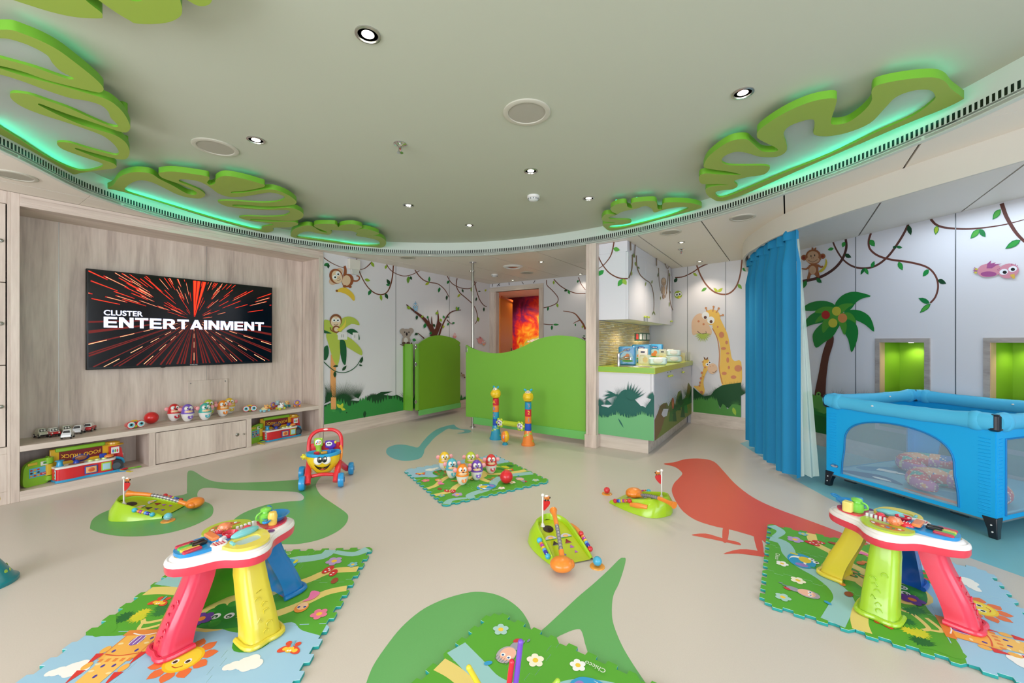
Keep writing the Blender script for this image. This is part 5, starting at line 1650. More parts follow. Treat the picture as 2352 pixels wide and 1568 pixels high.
    c(2.5, 1.55, .2, '#f2c41e').circ(2.5, -1.55, .17, '#f6d83c')
    for yy in (1.48, 1.62):
        c(2.53, yy, .04, '#ffffff', .035).circ(2.535, -yy, .024, '#3a3a1c')
    l([(2.6, 1.49), (2.625, 1.55), (2.6, 1.61)], .012, .012, '#c04a1c')
    # clouds
    for x, y in ((2.6, 2.3), (2.57, .38)):
        for a, b_, r in ((0, 0, .1), (.02, .12, .08), (.03, -.11, .07), (-.05, .05, .08), (.05, .05, .08), (.05, -.17, .05)):
            c(x + a, y + b_, r, '#f4f2ee')
    # castle
    CO, CR = '#f0b450', '#d8342c'
    p([(2.0,.55),(2.45,.55),(2.45,.95),(2.0,.95)], CO, 0)
    p([(2.4,.6),(2.95,.62),(2.95,.88),(2.4,.9)], '#f2c060', 0)
    p([(1.96,.5),(2.06,.5),(2.06,1.0),(1.96,1.0)], '#e58a3c', 0)
    for x, y in ((2.45,.5),(2.45,.98),(2.7,.52),(2.75,.96)):
        p([(x-.1,y-.05),(x-.1,y+.05),(x+.1,y)], CR, 0)
        c(x - .16, y, .06, CO, .045)
    p([(2.92,.55),(2.92,.7),(2.99,.6)], CR, 0)
    c(2.15, .75, .09, '#8a5ab0', .07)
    for k in range(3):
        l([(2.08,.70+k*.05),(2.22,.70+k*.05)], .01, .01, '#ffffff')
    for x, y in ((2.32,.62),(2.32,.88),(2.55,.7),(2.55,.82),(2.7,.75),(2.82,.7),(2.85,.82),(2.12,.9)):
        c(x, y, .025, '#4a3a9a', .018)
    l([(2.37,.57),(2.40,.75),(2.37,.93)], .015, .015, '#d8542c')
    l([(2.0,.55),(2.45,.55)], .012, .012, '#e58a3c')
    l([(2.0,.95),(2.45,.95)], .012, .012, '#e58a3c')
    l([(2.02,.6),(2.06,.75),(2.02,.92)], .015, .015, '#ffffff')
    for k in range(5):
        p([(2.44,.58+k*.08),(2.49,.58+k*.08),(2.49,.62+k*.08),(2.44,.62+k*.08)], '#e58a3c', 0)
    for x, y in ((2.62,.64),(2.66,.86),(2.2,.6),(2.2,.9),(2.9,.66),(2.52,.62)):
        c(x, y, .018, '#f7dca0', .03)
    # butterflies
    for x, y in ((1.38,.37), (2.4,2.65)):
        c(x, y, .09, '#e04a2c', .05, 60).circ(x + .03, -(y + .12), .09, '#e04a2c', .05, -50)
        c(x + .02, y + .06, .05, '#f2c83c').circ(x - .09, -(y - .0), .035, '#e04a2c').circ(x - .07, -(y + .12), .035, '#e04a2c')
        c(x + .005, y, .03, '#f2c83c', .03).circ(x + .04, -(y + .13), .03, '#f2c83c')
        l([(x - .02, y + .06), (x - .13, y + .06)], .035, .02, '#7ab0c8')
        c(x + .035, y + .045, .012, '#ffffff').circ(x + .035, -(y + .075), .012, '#ffffff')
    # flowers
    def flower(x, y, r, h, m='#f2c83c'):
        for i in range(5):
            c(x + r * .62 * math.cos(i * 1.257), y + r * .62 * math.sin(i * 1.257), r * .42, h)
        c(x, y, r * .34, m)
    flower(.42,2.5,.13,'#b59ad0'); flower(.23,1.37,.09,'#ffffff'); flower(.44,.93,.1,'#f4efd8'); flower(.25,.3,.1,'#a9cfc8'); flower(1.79,1.27,.14,'#6a3a9a', '#f08a2c'); flower(1.78,2.8,.11,'#e87a9a', '#f2c83c'); flower(.55,2.85,.08,'#7ab8c8')
    # mushrooms, hedgehog
    c(.68, 2.5, .12, '#cf2c2c', .07, 20).circ(.78, -2.62, .1, '#cf2c2c', .06)
    for x, y in ((.65,2.5),(.7,2.53),(.74,2.48),(.78,2.62),(.83,2.6)):
        c(x, y, .017, '#ffffff')
    c(1.0, 2.72, .08, '#a0482c', .05)
    # frog in the pool
    c(.5, 1.66, .2, '#2c9ad0', .26)
    c(.45, 1.62, .12, '#f2f2ee', .18).circ(.43, -1.58, .1, '#2c9ad0', .15).circ(.5, -1.5, .09, '#9a7ac8', .06)
    c(.55, 1.72, .09, '#e2c82c', .11).circ(.64, -1.80, .045, '#ffffff').circ(.7, -1.72, .045, '#ffffff').circ(.65, -1.81, .02, '#222222').circ(.71, -1.73, .02, '#222222').circ(.4, -1.86, .06, '#d8cf2c', .03)
    c(.66, 1.5, .05, '#2f9a5a', .03)
    # little armoured figure
    c(.38, .62, .09, '#9a9aa8', .06, 10).circ(.3, -.58, .05, '#c8303c', .03, 30).circ(.28, -.66, .04, '#7a8a9a', .015).circ(.22, -.7, .03, '#7a8a9a', .015)
    c(.56, .6, .14, '#b0a8b0', .11).circ(.54, -.61, .11, '#f0b8a0', .09).circ(.58, -.57, .028, '#ffffff').circ(.58, -.65, .028, '#ffffff').circ(.585, -.57, .014, '#2a5a9a').circ(.585, -.65, .014, '#2a5a9a').circ(.78, -.5, .05, '#2c9ad0', .03, 40)
    for k in range(6):
        l([(.62, .52 + k * .034), (.69, .53 + k * .03)], .007, .007, '#77707a')
    # girl in pink
    c(1.63, 2.5, .11, '#f0963c', .09).circ(1.6, -2.5, .08, '#f6c8a0', .07).circ(1.62, -2.46, .02, '#2a4a9a').circ(1.62, -2.54, .02, '#2a4a9a')
    p([(1.5,2.45),(1.42,2.5),(1.25,2.48),(1.3,2.62),(1.45,2.58)], '#ee7ab0')
    # squirrel
    c(1.32, 2.12, .05, '#d8742c', .08, 30).circ(1.38, -2.2, .04, '#e58a3c').circ(1.05, -.92, .05, '#8a4a2c', .08, 20)
    c(.95, 1.3, .03, '#c8642c', .09, 60).circ(1.0, -1.18, .04, '#e58a3c', .05)
    # dragonfly-like flowers near the centre
    for x, y in ((1.2,1.72),(1.3,1.62),(1.15,1.6)):
        c(x, y, .09, '#2f8a34', .05, 40).circ(x, -y, .05, '#c8843c', .03, 40)
    mu.b.build('printed_scene', par)
def mat_text(par):
    m = Matrix.Translation((.16 * TS, 1.55 * TS, MH + .008)) @ Euler((0, 0, R(-90))).to_matrix().to_4x4()
    text('Chicco', .028, M('#dfe6dc', .5), par, m, 'printed_lettering', .005, ext=.0)
def play_mat(ori, es, label):
    a = math.atan2(es[1], es[0])
    t = thing('puzzle_mat', label, 'play mat', (ori[0], ori[1], .0012), a, 'printed foam puzzle mats')
    for i in range(3):
        for j in range(3):
            x0, y0 = i * TS, j * TS
            e = .021
            k = (i + j) % 2
            pts = []
            g = .0006
            O_ = lambda q: e * .5 if q % 2 == 0 else -e * .5
            for q in range(8):
                for tt in (max(q / 8 + .003, .042), min((q + 1) / 8 - .003, .958)):
                    pts.append((x0 + TS * tt, y0 + O_(q) + g))
            for q in range(8):
                for tt in (max(q / 8 + .003, .042), min((q + 1) / 8 - .003, .958)):
                    pts.append((x0 + TS + O_(q) - g, y0 + TS * tt))
            for q in range(7, -1, -1):
                for tt in (min((q + 1) / 8 - .003, .958), max(q / 8 + .003, .042)):
                    pts.append((x0 + TS * tt, y0 + TS + O_(q) - g))
            for q in range(7, -1, -1):
                for tt in (min((q + 1) / 8 - .003, .958), max(q / 8 + .003, .042)):
                    pts.append((x0 + O_(q) + g, y0 + TS * tt))
            top_ = FSKY if i == 2 else FGN
            b = B(TEAL)
            b.prism(pts, 0, MH - .0015, mat=TEAL)
            b.prism(pts, MH - .0015, MH, mat=top_, side=M('#bfe0dc', .6))
            b.build('foam_tile', t, sharp=30)
    mat_print(t)
    mat_text(t)
    return t
mat_l = play_mat((-2.749, .919), (.606, -.795), 'printed foam puzzle mat under the left activity table')
mat_r = play_mat((-.10, 2.18), (1, 0), 'printed foam puzzle mat under the right activity table')
mat_c = play_mat((-1.677, 3.072), (-.914, .405), 'printed foam puzzle mat carrying the bowling monkeys')
mat_b = play_mat((-1.076, 1.452), (0, -1), 'printed foam puzzle mat cut by the bottom edge of the picture')
# ================================================================== ACTIVITY TABLES (local x = piano lobe direction)
RIMZ, TOPZ = .325, .352
def smoothstep(t):
    return t * t * (3 - 2 * t)
def activity_table(x, y, a, legs, lab, big):
    t = thing('activity_table', lab, 'toy table', (x, y, MH + .0015), a, 'activity tables')
    def outline(k=1.0, n=72):
        out = []
        for i in range(n):
            th = 2 * PI * i / n
            r = (.192 + .034 * math.cos(4 * th) + (.018 * math.cos(2 * th))) * k
            out.append((r * math.cos(th), r * math.sin(th)))
        return out
    TW_, TR = P('#efeae8'), P('#e23b50')
    b = B(TR)
    b.loft([[(p[0], p[1], z) for p in outline(k)] for k, z in ((.9, .292), (.985, .29), (1.0, .30), (1.0, .322))], cap0=True)
    b.build('red_skirt', t, sharp=60)
    b = B(TW_)
    b.loft([[(p[0], p[1], z) for p in outline(k)] for k, z in ((1.0, .322), (1.005, .326), (.995, .336), (.965, .341), (.94, .338), (.92, .344), (.88, .350), (.84, .350))], cap1=True)
    b.build('tabletop', t, sharp=60)
    # legs: curved tapered shells that splay outwards
    for i, col in enumerate(legs):
        th = i * PI / 2
        b = B(P(col))
        rings = []
        N = 14
        for k in range(N + 1):
            u = k / N
            z = .30 * (1 - u)
            r = .142 + .08 * smoothstep(u) + .015 * u
            w_ = .046 + .018 * u + (.006 if u > .93 else 0)
            dp = .044 + .008 * u + (.006 if u > .93 else 0)
            if u < .32:
                w_ += .0015 * (k % 2)
            sec = []
            for (sx, sy) in ((-.8, -1), (.3, -1.02), (.95, -.85), (1.08, -.4), (1.0, 0), (1.08, .4), (.95, .85), (.3, 1.02), (-.8, 1), (-.6, .6), (-.6, -.6)):
                sec.append((r + sx * dp - .02, sy * w_, z))
            rings.append(sec)
        b.m = T(rz=th)
        b.loft(rings, cap0=True, cap1=True)
        lg = b.build('leg', t, sharp=60)
        b = B(P(col))
        b.m = T(rz=th)
        foot = [(q[0], q[1], 0) for q in rings[-1]][:9]
        b.tube([(q[0], q[1], .0105) for q in foot], .0105, 8, sm=2)
        b.build('foot_rim', lg)
        b = B(P(col))
        b.m = T(rz=th)
        random.seed(i)
        for k in range(7):
            u = .42 + k * .075
            ang = random.uniform(0, 6)
            s_ = random.choice((3, 5, 16))
            cy_ = random.uniform(-.03, .03)
            z = .30 * (1 - u)
            cy_ = random.uniform(-.02, .02)
            w_ = .046 + .018 * u
            rr = .142 + .08 * smoothstep(u) + .015 * u - .02 + (.044 + .008 * u) * (1.0 + .08 * min(1, abs(cy_) / (.4 * w_)))
            pts = [(rr, cy_ + .011 * math.cos(ang + j * 2 * PI / s_), z + .011 * math.sin(ang + j * 2 * PI / s_)) for j in range(s_)]
            b.tube(pts, .0022, 5, closed=True)
        b.build('raised_shapes', lg)
    Z = .35
    # piano (lobe +x)
    b = B(P('#1d8fd0'))
    b.prism([(q.x, q.y) for q in smooth([(.035, -.05, 0), (.04, .05, 0), (.10, .066, 0), (.16, .06, 0), (.205, .035, 0), (.212, -.02, 0), (.185, -.055, 0), (.12, -.068, 0)], 4)], Z, Z + .014)
    b.ell((.07, 0, Z + .012), (.03, .045, .014))
    pn = b.build('piano_body', t, bevel=.004)
    kc = ['#c8344c', '#5fc04c', '#d9c84c', '#c8344c', '#5fc04c']
    for k in range(4):
        b = B(P(kc[k]))
        b.rbox((.168, -.038 + k * .025, Z + .017), (.064, .023, .010), .008)
        b.build('key', t)
    b = B(P('#111114'))
    for k in range(2):
        b.rbox((.135, -.014 + k * .026, Z + .022), (.052, .014, .013), .006)
    b.build('black_keys', t)
    b = B(P('#f08a4c'))
    b.rbox((.085, -.012 + .0, Z + .026), (.030, .085, .014), .006)
    b.build('orange_button', t)
    b = B(P('#e9e4e8'))
    b.rbox((.06, .035, Z + .02), (.04, .014, .018), .005, rz=.5)
    b.build('sheet_page', t)
    # writing board (lobe +y)
    yw = P('#ecd95a')
    b = B(yw)
    o1 = [(q.x, q.y) for q in smooth([(-.075, .045, 0), (-.085, .09, 0), (-.06, .165, 0), (0, .19, 0), (.06, .165, 0), (.085, .09, 0), (.075, .045, 0), (0, .035, 0)], 4)]
    h1 = [(q.x, q.y) for q in smooth([(-.045, .085, 0), (-.04, .135, 0), (0, .145, 0), (.04, .135, 0), (.045, .085, 0), (0, .08, 0)], 3)]
    b.prism(o1, Z, Z + .012, [h1])
    b.build('board_frame', t, bevel=.004)
    b = B(M('#b9cfcf', .3))
    b.prism(h1, Z + .001, Z + .006)
    b.build('writing_screen', t)
    b = B(WHITEP)
    b.lathe([(.030, 0), (.030, .014), (.026, .018), (.024, .016)], 20, m=T(.085, .058, Z))
    b.lathe([(0, .012), (.024, .0155)], 20, P('#e8c83a'), m=T(.085, .058, Z))
    for k in range(4):
        b.box(.068 + k * .010, .042, Z + .0155, .072 + k * .010, .074, Z + .018, P('#c8304c'))
    b.build('striped_dial', t)
    b = B(P('#d8203a'))
    b.lathe([(0, .002), (.016, .003), (.026, .016), (.029, .026), (.026, .027), (.018, .010), (0, .008)], 20, m=T(.03, .020, Z + .004))
    b.build('red_scoop', t)
    b = B(M('#e0b45a', .5))
    b.add([(.206 + .010 * math.cos(i * PI / 8), .006 + .022 * math.sin(i * PI / 8), Z + .0012) for i in range(16)], [tuple(range(16))])
    b.add([(-.105 + .014 * math.cos(i * PI / 8), .085 + .016 * math.sin(i * PI / 8), Z + .0012) for i in range(16)], [tuple(range(16))], M('#6a3a8a', .5))
    b.build('stickers', t)
    b = B(P('#7ac6cc'))
    b.ell((-.015, .050, Z + .020), (.058, .022, .017), rot=(0, 0, .1))
    b.build('rocking_shell', t)
    b = B(P('#7ac6cc'))
    b.cyl((.055, .09, Z + .016), (.055, .12, Z + .016), .006, 8)
    b.build('stylus', t)
    # cup tray (lobe -x)
    b = B(TR)
    o1 = [(q.x, q.y) for q in smooth([(-.105, -.05, 0), (-.1, .05, 0), (-.14, .065, 0), (-.19, .045, 0), (-.212, 0, 0), (-.19, -.045, 0), (-.14, -.065, 0)], 4)]
    b.prism(o1, Z, Z + .006)
    b.build('cup_tray', t, bevel=.002)
    # lime book garden (lobe -y)
    b = B(P('#b9cf3a'))
    o1 = [(q.x, q.y) for q in smooth([(-.08, -.05, 0), (-.095, -.10, 0), (-.06, -.155, 0), (0, -.178, 0), (.06, -.155, 0), (.09, -.10, 0), (.07, -.05, 0), (0, -.07, 0)], 4)]
    b.prism(o1, Z, Z + .009)
    b.build('lime_garden', t, bevel=.003)
    b = B(M('#c8743a', .4))
    o1 = [(q.x, q.y) for q in smooth([(-.06, -.10, 0), (-.03, -.14, 0), (.03, -.145, 0), (.062, -.11, 0), (.03, -.10, 0), (-.02, -.098, 0)], 4)]
    b.prism(o1, Z + .009, Z + .0105)
    for k, h in enumerate(('#d9e2ee', '#c83a3a', '#e8c84c', '#4c8ac8', '#5a9a3a', '#e8e8e0')):
        b.cyl((-.045 + k * .018, -.115 - .014 * math.sin(k * .62), Z + .010), (-.045 + k * .018, -.115 - .014 * math.sin(k * .62), Z + .0118), .0065, 8, M(h, .5))
    b.build('printed_path', t)
    b = B(P('#f08a5c'))
    b.lathe([(.016, 0), (.024, .008), (.026, .02), (.02, .032), (0, .037)], 16, m=T(.018, -.062, Z + .008))
    for k in range(8):
        b.ell((.018 + .025 * math.cos(k * .785), -.062 + .025 * math.sin(k * .785), Z + .024), .005)
    b.build('orange_beehive', t)
    b = B(P('#e8eef0'))
    for k in range(5):
        b.rbox((-.085 + k * .016, -.038, Z + .01), (.01, .012, .022), .003)
    b.build('picket_fence', t)
    b = B(TR)
    b.lathe([(.036, 0), (.036, .004), (.028, .006)], 20, m=T(-.045, 0, Z))
    b.ell((-.045, 0, Z + .014), (.018, .018, .013))
    b.build('red_spinner', t)
    b = B(P('#e23044'))
    b.ell((.055, -.045, Z + .014), (.026, .018, .016))
    for k in range(6):
        b.ell((.045 + .01 * (k % 3), -.052 + .012 * (k // 3), Z + .029), .002, WHITE)
    b.build('ladybird', t)
    return t
LT = activity_table(-1.975, .80, R(-90), ('#d92f4e', '#dccb3a', '#0f78c0', '#3f9a1c'), 'activity table on the left foam mat with a yellow leg in front', 0)
RT = activity_table(.405, 2.565, R(-21), ('#e83a55', '#0f50b0', '#dcc83a', '#a4cf30'), 'activity table on the right foam mat with a lime leg in front', 1)
def on_table(tb, x, y):
    q = wm(tb) @ Vector((x, y, .357))
    return q
def cups(tb, side):
    a = tb.rotation_euler[2]
    grp = 'toy crockery on the activity tables'
    q = on_table(tb, -.165, .03 if side == 'right' else -.005)
    t = thing('toy_pan', 'blue toy pan on the red tray of the %s activity table' % side, 'toy pan', q, a + (2.6 if side == 'right' else .6), grp)
    t.scale = (1.3,) * 3
    b = B(P('#168ad0'))
    b.lathe([(0, 0), (.026, 0), (.044, .018), (.047, .02), (.043, .02), (.025, .004), (0, .004)], 24)
    b.build('bowl', t)
    b = B(P('#168ad0'))
    b.tube([(.044, 0, .018), (.07, 0, .022), (.078, .008, .022), (.07, .016, .022), (.044, .01, .018)], .004, 6, sm=2)
    b.build('handle', t)
    q = on_table(tb, -.13, -.015)
    t = thing('toy_pot', 'lime green toy pot on the %s activity table' % side, 'toy pot', q, a, grp)
    t.scale = (1.25,) * 3
    b = B(P('#7ccf4c'))
    b.lathe([(0, 0), (.02, 0), (.023, .01), (.022, .03), (.014, .036), (.013, .040), (.018, .042), (.018, .048), (.012, .052), (0, .053)], 18)
    b.build('body', t)
    b = B(P('#7ccf4c'))
    b.tube([(.02, 0, .012), (.034, 0, .02), (.03, 0, .034), (.016, 0, .04)], .0035, 6, sm=2)
    b.build('handle', t)
    q = on_table(tb, -.155, -.045 if side == 'left' else -.05)
    col = '#168ad0' if side == 'left' else '#f0dc7c'
    t = thing('toy_shaker', ('blue conical toy shaker on the left activity table' if side == 'left' else 'pale yellow square toy shaker on the right activity table'), 'toy cup', q, a, grp)
    t.scale = (1.3,) * 3
    b = B(P(col))
    if side == 'left':
        b.lathe([(0, 0), (.016, 0), (.014, .03), (.013, .038), (.008, .045), (0, .046)], 4)
    else:
        b.rbox((0, 0, .019), (.03, .03, .038), .006)
    b.build('body', t, bevel=.002)
    q = on_table(tb, -.135, .035)
    col = '#f0c85a' if side == 'left' else '#168ad0'
    t = thing('toy_cup', ('small orange yellow toy cup behind the green pot of the left table' if side == 'left' else 'small blue toy cup behind the square shaker of the right table'), 'toy cup', q, a, grp)
    t.scale = (1.25,) * 3
    b = B(P(col))
    b.lathe([(0, 0), (.014, 0), (.016, .03), (.012, .044), (0, .046)], 16)
    b.build('body', t)
cups(LT, 'left')
cups(RT, 'right')

# ================================================================== BOWLING MONKEYS
NUMC = {'1': '#e8862c', '2': '#7a55b8', '3': '#4fb0c0', '4': '#c82c3c', '5': '#e0c02c', '6': '#a9c03a'}
COL = {'orange': '#f08a1c', 'purple': '#6b3fae', 'blue': '#4fb2c4', 'red': '#d42a2c', 'yellow': '#ecc32c', 'lime': '#b9cc34', 'teal': '#45b0a4', 'violet': '#7a5cc0'}
def pin(label, x, y, z, col, num, rz, grp, s_=1.18):
    t = thing('bowling_pin', label, 'bowling pin', (x, y, z), rz, grp)
    t.scale = (s_,) * 3
    c = P(COL[col])
    b = B(WHITEP)
    b.lathe([(0, 0), (.018, .001), (.030, .014), (.039, .035), (.044, .058), (.045, .068), (.043, .070)], 24)
    b.build('base_cup', t)
    b = B(c)
    b.lathe([(.047, .066), (.047, .071), (.044, .074), (.043, .09), (.038, .112), (.028, .130), (.014, .141), (0, .144)], 24)
    b.build('head', t)
    fc = P('#efc79a')
    b = B(fc)
    b.ell((0, -.020, .083), (.034, .026, .022))
    b.build('muzzle', t)
    b = B(WHITEP)
    b.ell((-.013, -.024, .108), (.017, .016, .020))
    b.ell((.013, -.024, .108), (.017, .016, .020))
    fm = b.build('face_mask', t)
    b = B(P('#141416'))
    b.ell((-.010, -.0395, .111), (.0042, .003, .0055))
    b.ell((.010, -.0395, .111), (.0042, .003, .0055))
    b.ell((.002, -.044, .098), (.0075, .004, .005), P('#5a2a20'))
    b.build('eyes_and_nose', t)
    for sx in (-1, 1):
        b = B(P('#f0a0a4'))
        b.ell((sx * .050, -.002, .104), (.016, .008, .017))
        b.build('ear', t)
    m = M(NUMC[num], .4)
    b = B(m)
    b.m = Matrix.Translation((.008, -.0385, .040)) @ Euler((R(72), 0, R(8))).to_matrix().to_4x4()
    b.lathe([(.0175, -.006), (.0175, .0035), (0, .0040)], 22)
    bd = b.build('number_badge', t)
    text(num, .028, WHITE, t, Matrix.Translation((.0085, -.0430, .0410)) @ Euler((R(72), 0, R(8))).to_matrix().to_4x4(), 'number', .02, ext=.0008)
    return t
def face_cam(x, y, extra=0.0):
    return math.atan2(y, x) - PI / 2 + extra        # local -y points back to the camera
zc = MH + .0018
gm = 'bowling monkeys on the foam mat'
for lab, px_, py_, col, num in (('orange monkey bowling pin with number 1, nearest on the mat', 1062, 1112, 'orange', '1'), ('purple monkey bowling pin with number 2 on the mat', 1095, 1101, 'purple', '2'), ('light blue monkey bowling pin with number 3 on the mat', 1038, 1097, 'blue', '3'),
                               ('red monkey bowling pin with number 4 at the right on the mat', 1128, 1086, 'red', '4'), ('yellow monkey bowling pin at the back left of the mat', 1021, 1079, 'yellow', '5'), ('lime monkey bowling pin at the back of the mat', 1081, 1079, 'lime', '6')):
    q = fl(px_, py_, zc)
    pin(lab, q.x, q.y, zc, col, num, face_cam(q.x, q.y, .1), gm)
q = fl(1160, 1111, zc)
def ball(label, x, y, z, r, col, name='toy_ball', cat='ball', grp=None):
    t = thing(name, label, cat, (x, y, z), 0, grp)
    b = B(P(col))
    b.ell((0, 0, r), r, seg=28, rings=16)
    b.build('shell', t)
    b = B(P(col))
    b.tube([(r * 1.001 * math.cos(i * PI / 12), r * 1.001 * math.sin(i * PI / 12), r) for i in range(24)], .0006, 4, closed=True)
    b.build('seam', t)
    return t
ball('glossy red ball beside the monkey pins on the foam mat', q.x, q.y + .02, zc, .054, '#d8202c', grp='bowling balls')
SZ = .4165
gs = 'bowling monkeys on the bench'
for lab, px_, py_, col, num in (('red monkey bowling pin with number 4 on the bench', 400, 966, 'red', '4'), ('purple monkey bowling pin with number 2 on the bench', 431, 967, 'violet', '2'), ('teal monkey bowling pin with number 3 on the bench', 471, 964, 'teal', '3'),
                               ('lime monkey bowling pin hidden behind the teal one on the bench', 476, 953, 'lime', '6'), ('orange monkey bowling pin with number 1 on the bench', 512, 956, 'orange', '1'), ('yellow monkey bowling pin behind the orange one on the bench', 527, 949, 'yellow', '5')):
    q = fl(px_, py_, SZ)
    q.x = max(q.x, -5.09)
    pin(lab, q.x, q.y, SZ, col, num, face_cam(q.x, q.y, .25), gs)
q = fl(346, 972, SZ)
ball('shiny red ball on the bench left of the monkey pins', q.x + .02, q.y, SZ, .056, '#d42424', grp='bowling balls')

# ================================================================== SMALL TOYS ON THE BENCH
def toy_car(label, x, y, rz, body, roof, face=True):
    t = thing('toy_car', label, 'toy car', (x, y, SZ), rz, 'toy cars on the bench')
    t.scale = (.95, .95, 1.28)
    c, r_ = P(body), P(roof)
    b = B(c)
    prof = [(-.052, .012), (-.056, .022), (-.05, .032), (-.03, .036), (.03, .036), (.047, .030), (.055, .020), (.052, .012)]
    b.prism(prof, -.030, .030, f=lambda a, z, w_: (w_, a, z))
    b.build('body', t, bevel=.005)
    b = B(r_)
    rings = [[(sx * .029, -.032, .035), (sx * .029, .036, .035)] for sx in (1,)]
    b.loft([[(-.028, -.038, .034), (.028, -.038, .034), (.028, .042, .034), (-.028, .042, .034)], [(-.022, -.018, .056), (.022, -.018, .056), (.022, .026, .056), (-.022, .026, .056)]], cap1=True)
    b.build('roof', t, bevel=.004)
    b = B(P('#101218'))
    b.loft([[(-.022, -.0345, .038), (.022, -.0345, .038), (.018, -.0225, .052), (-.018, -.0225, .052)], [(-.022, -.0365, .039), (.022, -.0365, .039), (.018, -.0245, .053), (-.018, -.0245, .053)]], cap0=True, cap1=True)
    b.loft([[(-.022, .0385, .038), (.022, .0385, .038), (.018, .0305, .052), (-.018, .0305, .052)], [(-.022, .0405, .039), (.022, .0405, .039), (.018, .0325, .053), (-.018, .0325, .053)]], cap0=True, cap1=True)
    b.build('windows', t)
    if face:
        b = B(WHITEP)
        for sx in (-1, 1):
            b.ell((sx * .009, -.0335, .046), (.0075, .003, .006), rot=(-.7, 0, 0))
        b.build('eyes', t)
    b = B(P('#e8e6da'))
    for sx in (-1, 1):
        b.ell((sx * .021, -.051, .026), (.006, .005, .006))
    b.build('headlamps', t)
    b = B(P('#16161a'))
    b.box(-.024, -.058, .013, .024, -.053, .02)
    b.build('grille', t)
    for sx in (-1, 1):
        for yy in (-.034, .034):
            b = B(P('#16161a'))
            b.cyl((sx * .022, yy, .0125), (sx * .033, yy, .0125), .0125, 16)
            b.cyl((sx * .033, yy, .0125), (sx * .034, yy, .0125), .006, 10, CHROME)
            b.build('wheel', t)
    return t
for lab, px_, py_, bo, ro, dr, fc in (('cream toy car with eyes on its windscreen, leftmost on the bench', 93, 1003, '#c9cbb4', '#d9dac8', .35, 1), ('red and white toy car with eyes, second from the left on the bench', 122, 1002, '#c81e28', '#ece9e4', .3, 1), ('cream toy car behind the nearest white one on the bench', 149, 995, '#c9cbb4', '#d9dac8', .2, 1),
                                      ('white toy car nearest to the bench edge', 156, 1006, '#e8e8ec', '#f0f0f2', 2.9, 0), ('white toy car between the nearest one and the last red one', 181, 995, '#e8e8ec', '#f0f0f2', 2.8, 0), ('red and white toy car, rightmost of the row on the bench', 204, 989, '#c81e28', '#ece9e4', 2.8, 0)):
    q = fl(px_, py_, SZ)
    q.x = max(q.x, -5.07)
    toy_car(lab, q.x, q.y, face_cam(q.x, q.y) + (dr if fc else dr), bo, ro, fc)
def goggles(label, x, y, rz):
    t = thing('toy_binoculars', label, 'toy binoculars', (x, y, SZ), rz, 'toy binoculars on the bench')
    t.scale = (1.06,) * 3
    for sx in (-1, 1):
        b = B(P('#d8343c'))
        b.cyl((sx * .034, -.03, .032), (sx * .028, .035, .028), .031, 24, r2=.022)
        b.build('barrel', t)
        b = B(P('#7ad0e0'))
        b.cyl((sx * .034, -.031, .032), (sx * .034, -.034, .032), .026, 24, WHITEP)
        b.cyl((sx * .034, -.034, .032), (sx * .034, -.036, .032), .018, 20)
        b.cyl((sx * .036, -.036, .034), (sx * .036, -.037, .034), .0095, 16, P('#101418'))
        b.build('eye_lens', t)
    b = B(P('#a4c82c'))
    b.ell((0, -.005, .018), (.026, .03, .018))
    b.build('bridge', t)
    b = B()
    for k, h in enumerate(('#e8b02c', '#d8e04c', '#4cb06a', '#3a7ac8')):
        b.tube([(-.03 + k * .006, 0, .045), (-.016 + k * .004, 0, .06 - k * .004), (.016 - k * .004, 0, .06 - k * .004), (.03 - k * .006, 0, .045)], .006, 8, P(h), sm=3)
    b.build('rainbow_arch', t)
q = fl(307, 982, SZ); goggles('toy binoculars with big eyes beside the red ball on the bench', q.x + .01, q.y, face_cam(q.x, q.y) + .45)
q = fl(573, 944, SZ); goggles('toy binoculars with big eyes right of the monkey pins on the bench', q.x, q.y, face_cam(q.x, q.y) + .15)
def animal_car(label, x, y, rz, body, head, wheel, mane=None, s_=1.0):
    t = thing('animal_car', label, 'toy car', (x, y, SZ), rz, 'little animal cars on the bench')
    t.scale = (s_,) * 3
    b = B(P(body))
    b.ell((0, .008, .030), (.028, .040, .022))
    b.build('body', t)
    b = B(P(head))
    b.ell((0, -.022, .052), (.024, .022, .022))
    b.ell((-.015, -.014, .072), .008)
    b.ell((.015, -.014, .072), .008)
    b.build('head', t)
    if mane:
        b = B(P(mane))
        b.tube([(.029 * math.cos(i * PI / 8), -.030, .053 + .027 * math.sin(i * PI / 8)) for i in range(16)], .006, 8, closed=True)
        b.build('mane', t)
    b = B(P('#151515'))
    b.ell((-.008, -.041, .060), (.004, .003, .005))
    b.ell((.008, -.041, .060), (.004, .003, .005))
    b.ell((0, -.045, .048), (.008, .005, .006), P('#e8703a'))
    b.build('face', t)
    for sx in (-1, 1):
        for yy in (-.022, .030):
            b = B(P(wheel))
            b.cyl((sx * .020, yy, .014), (sx * .034, yy, .014), .014, 14)
            b.build('wheel', t)
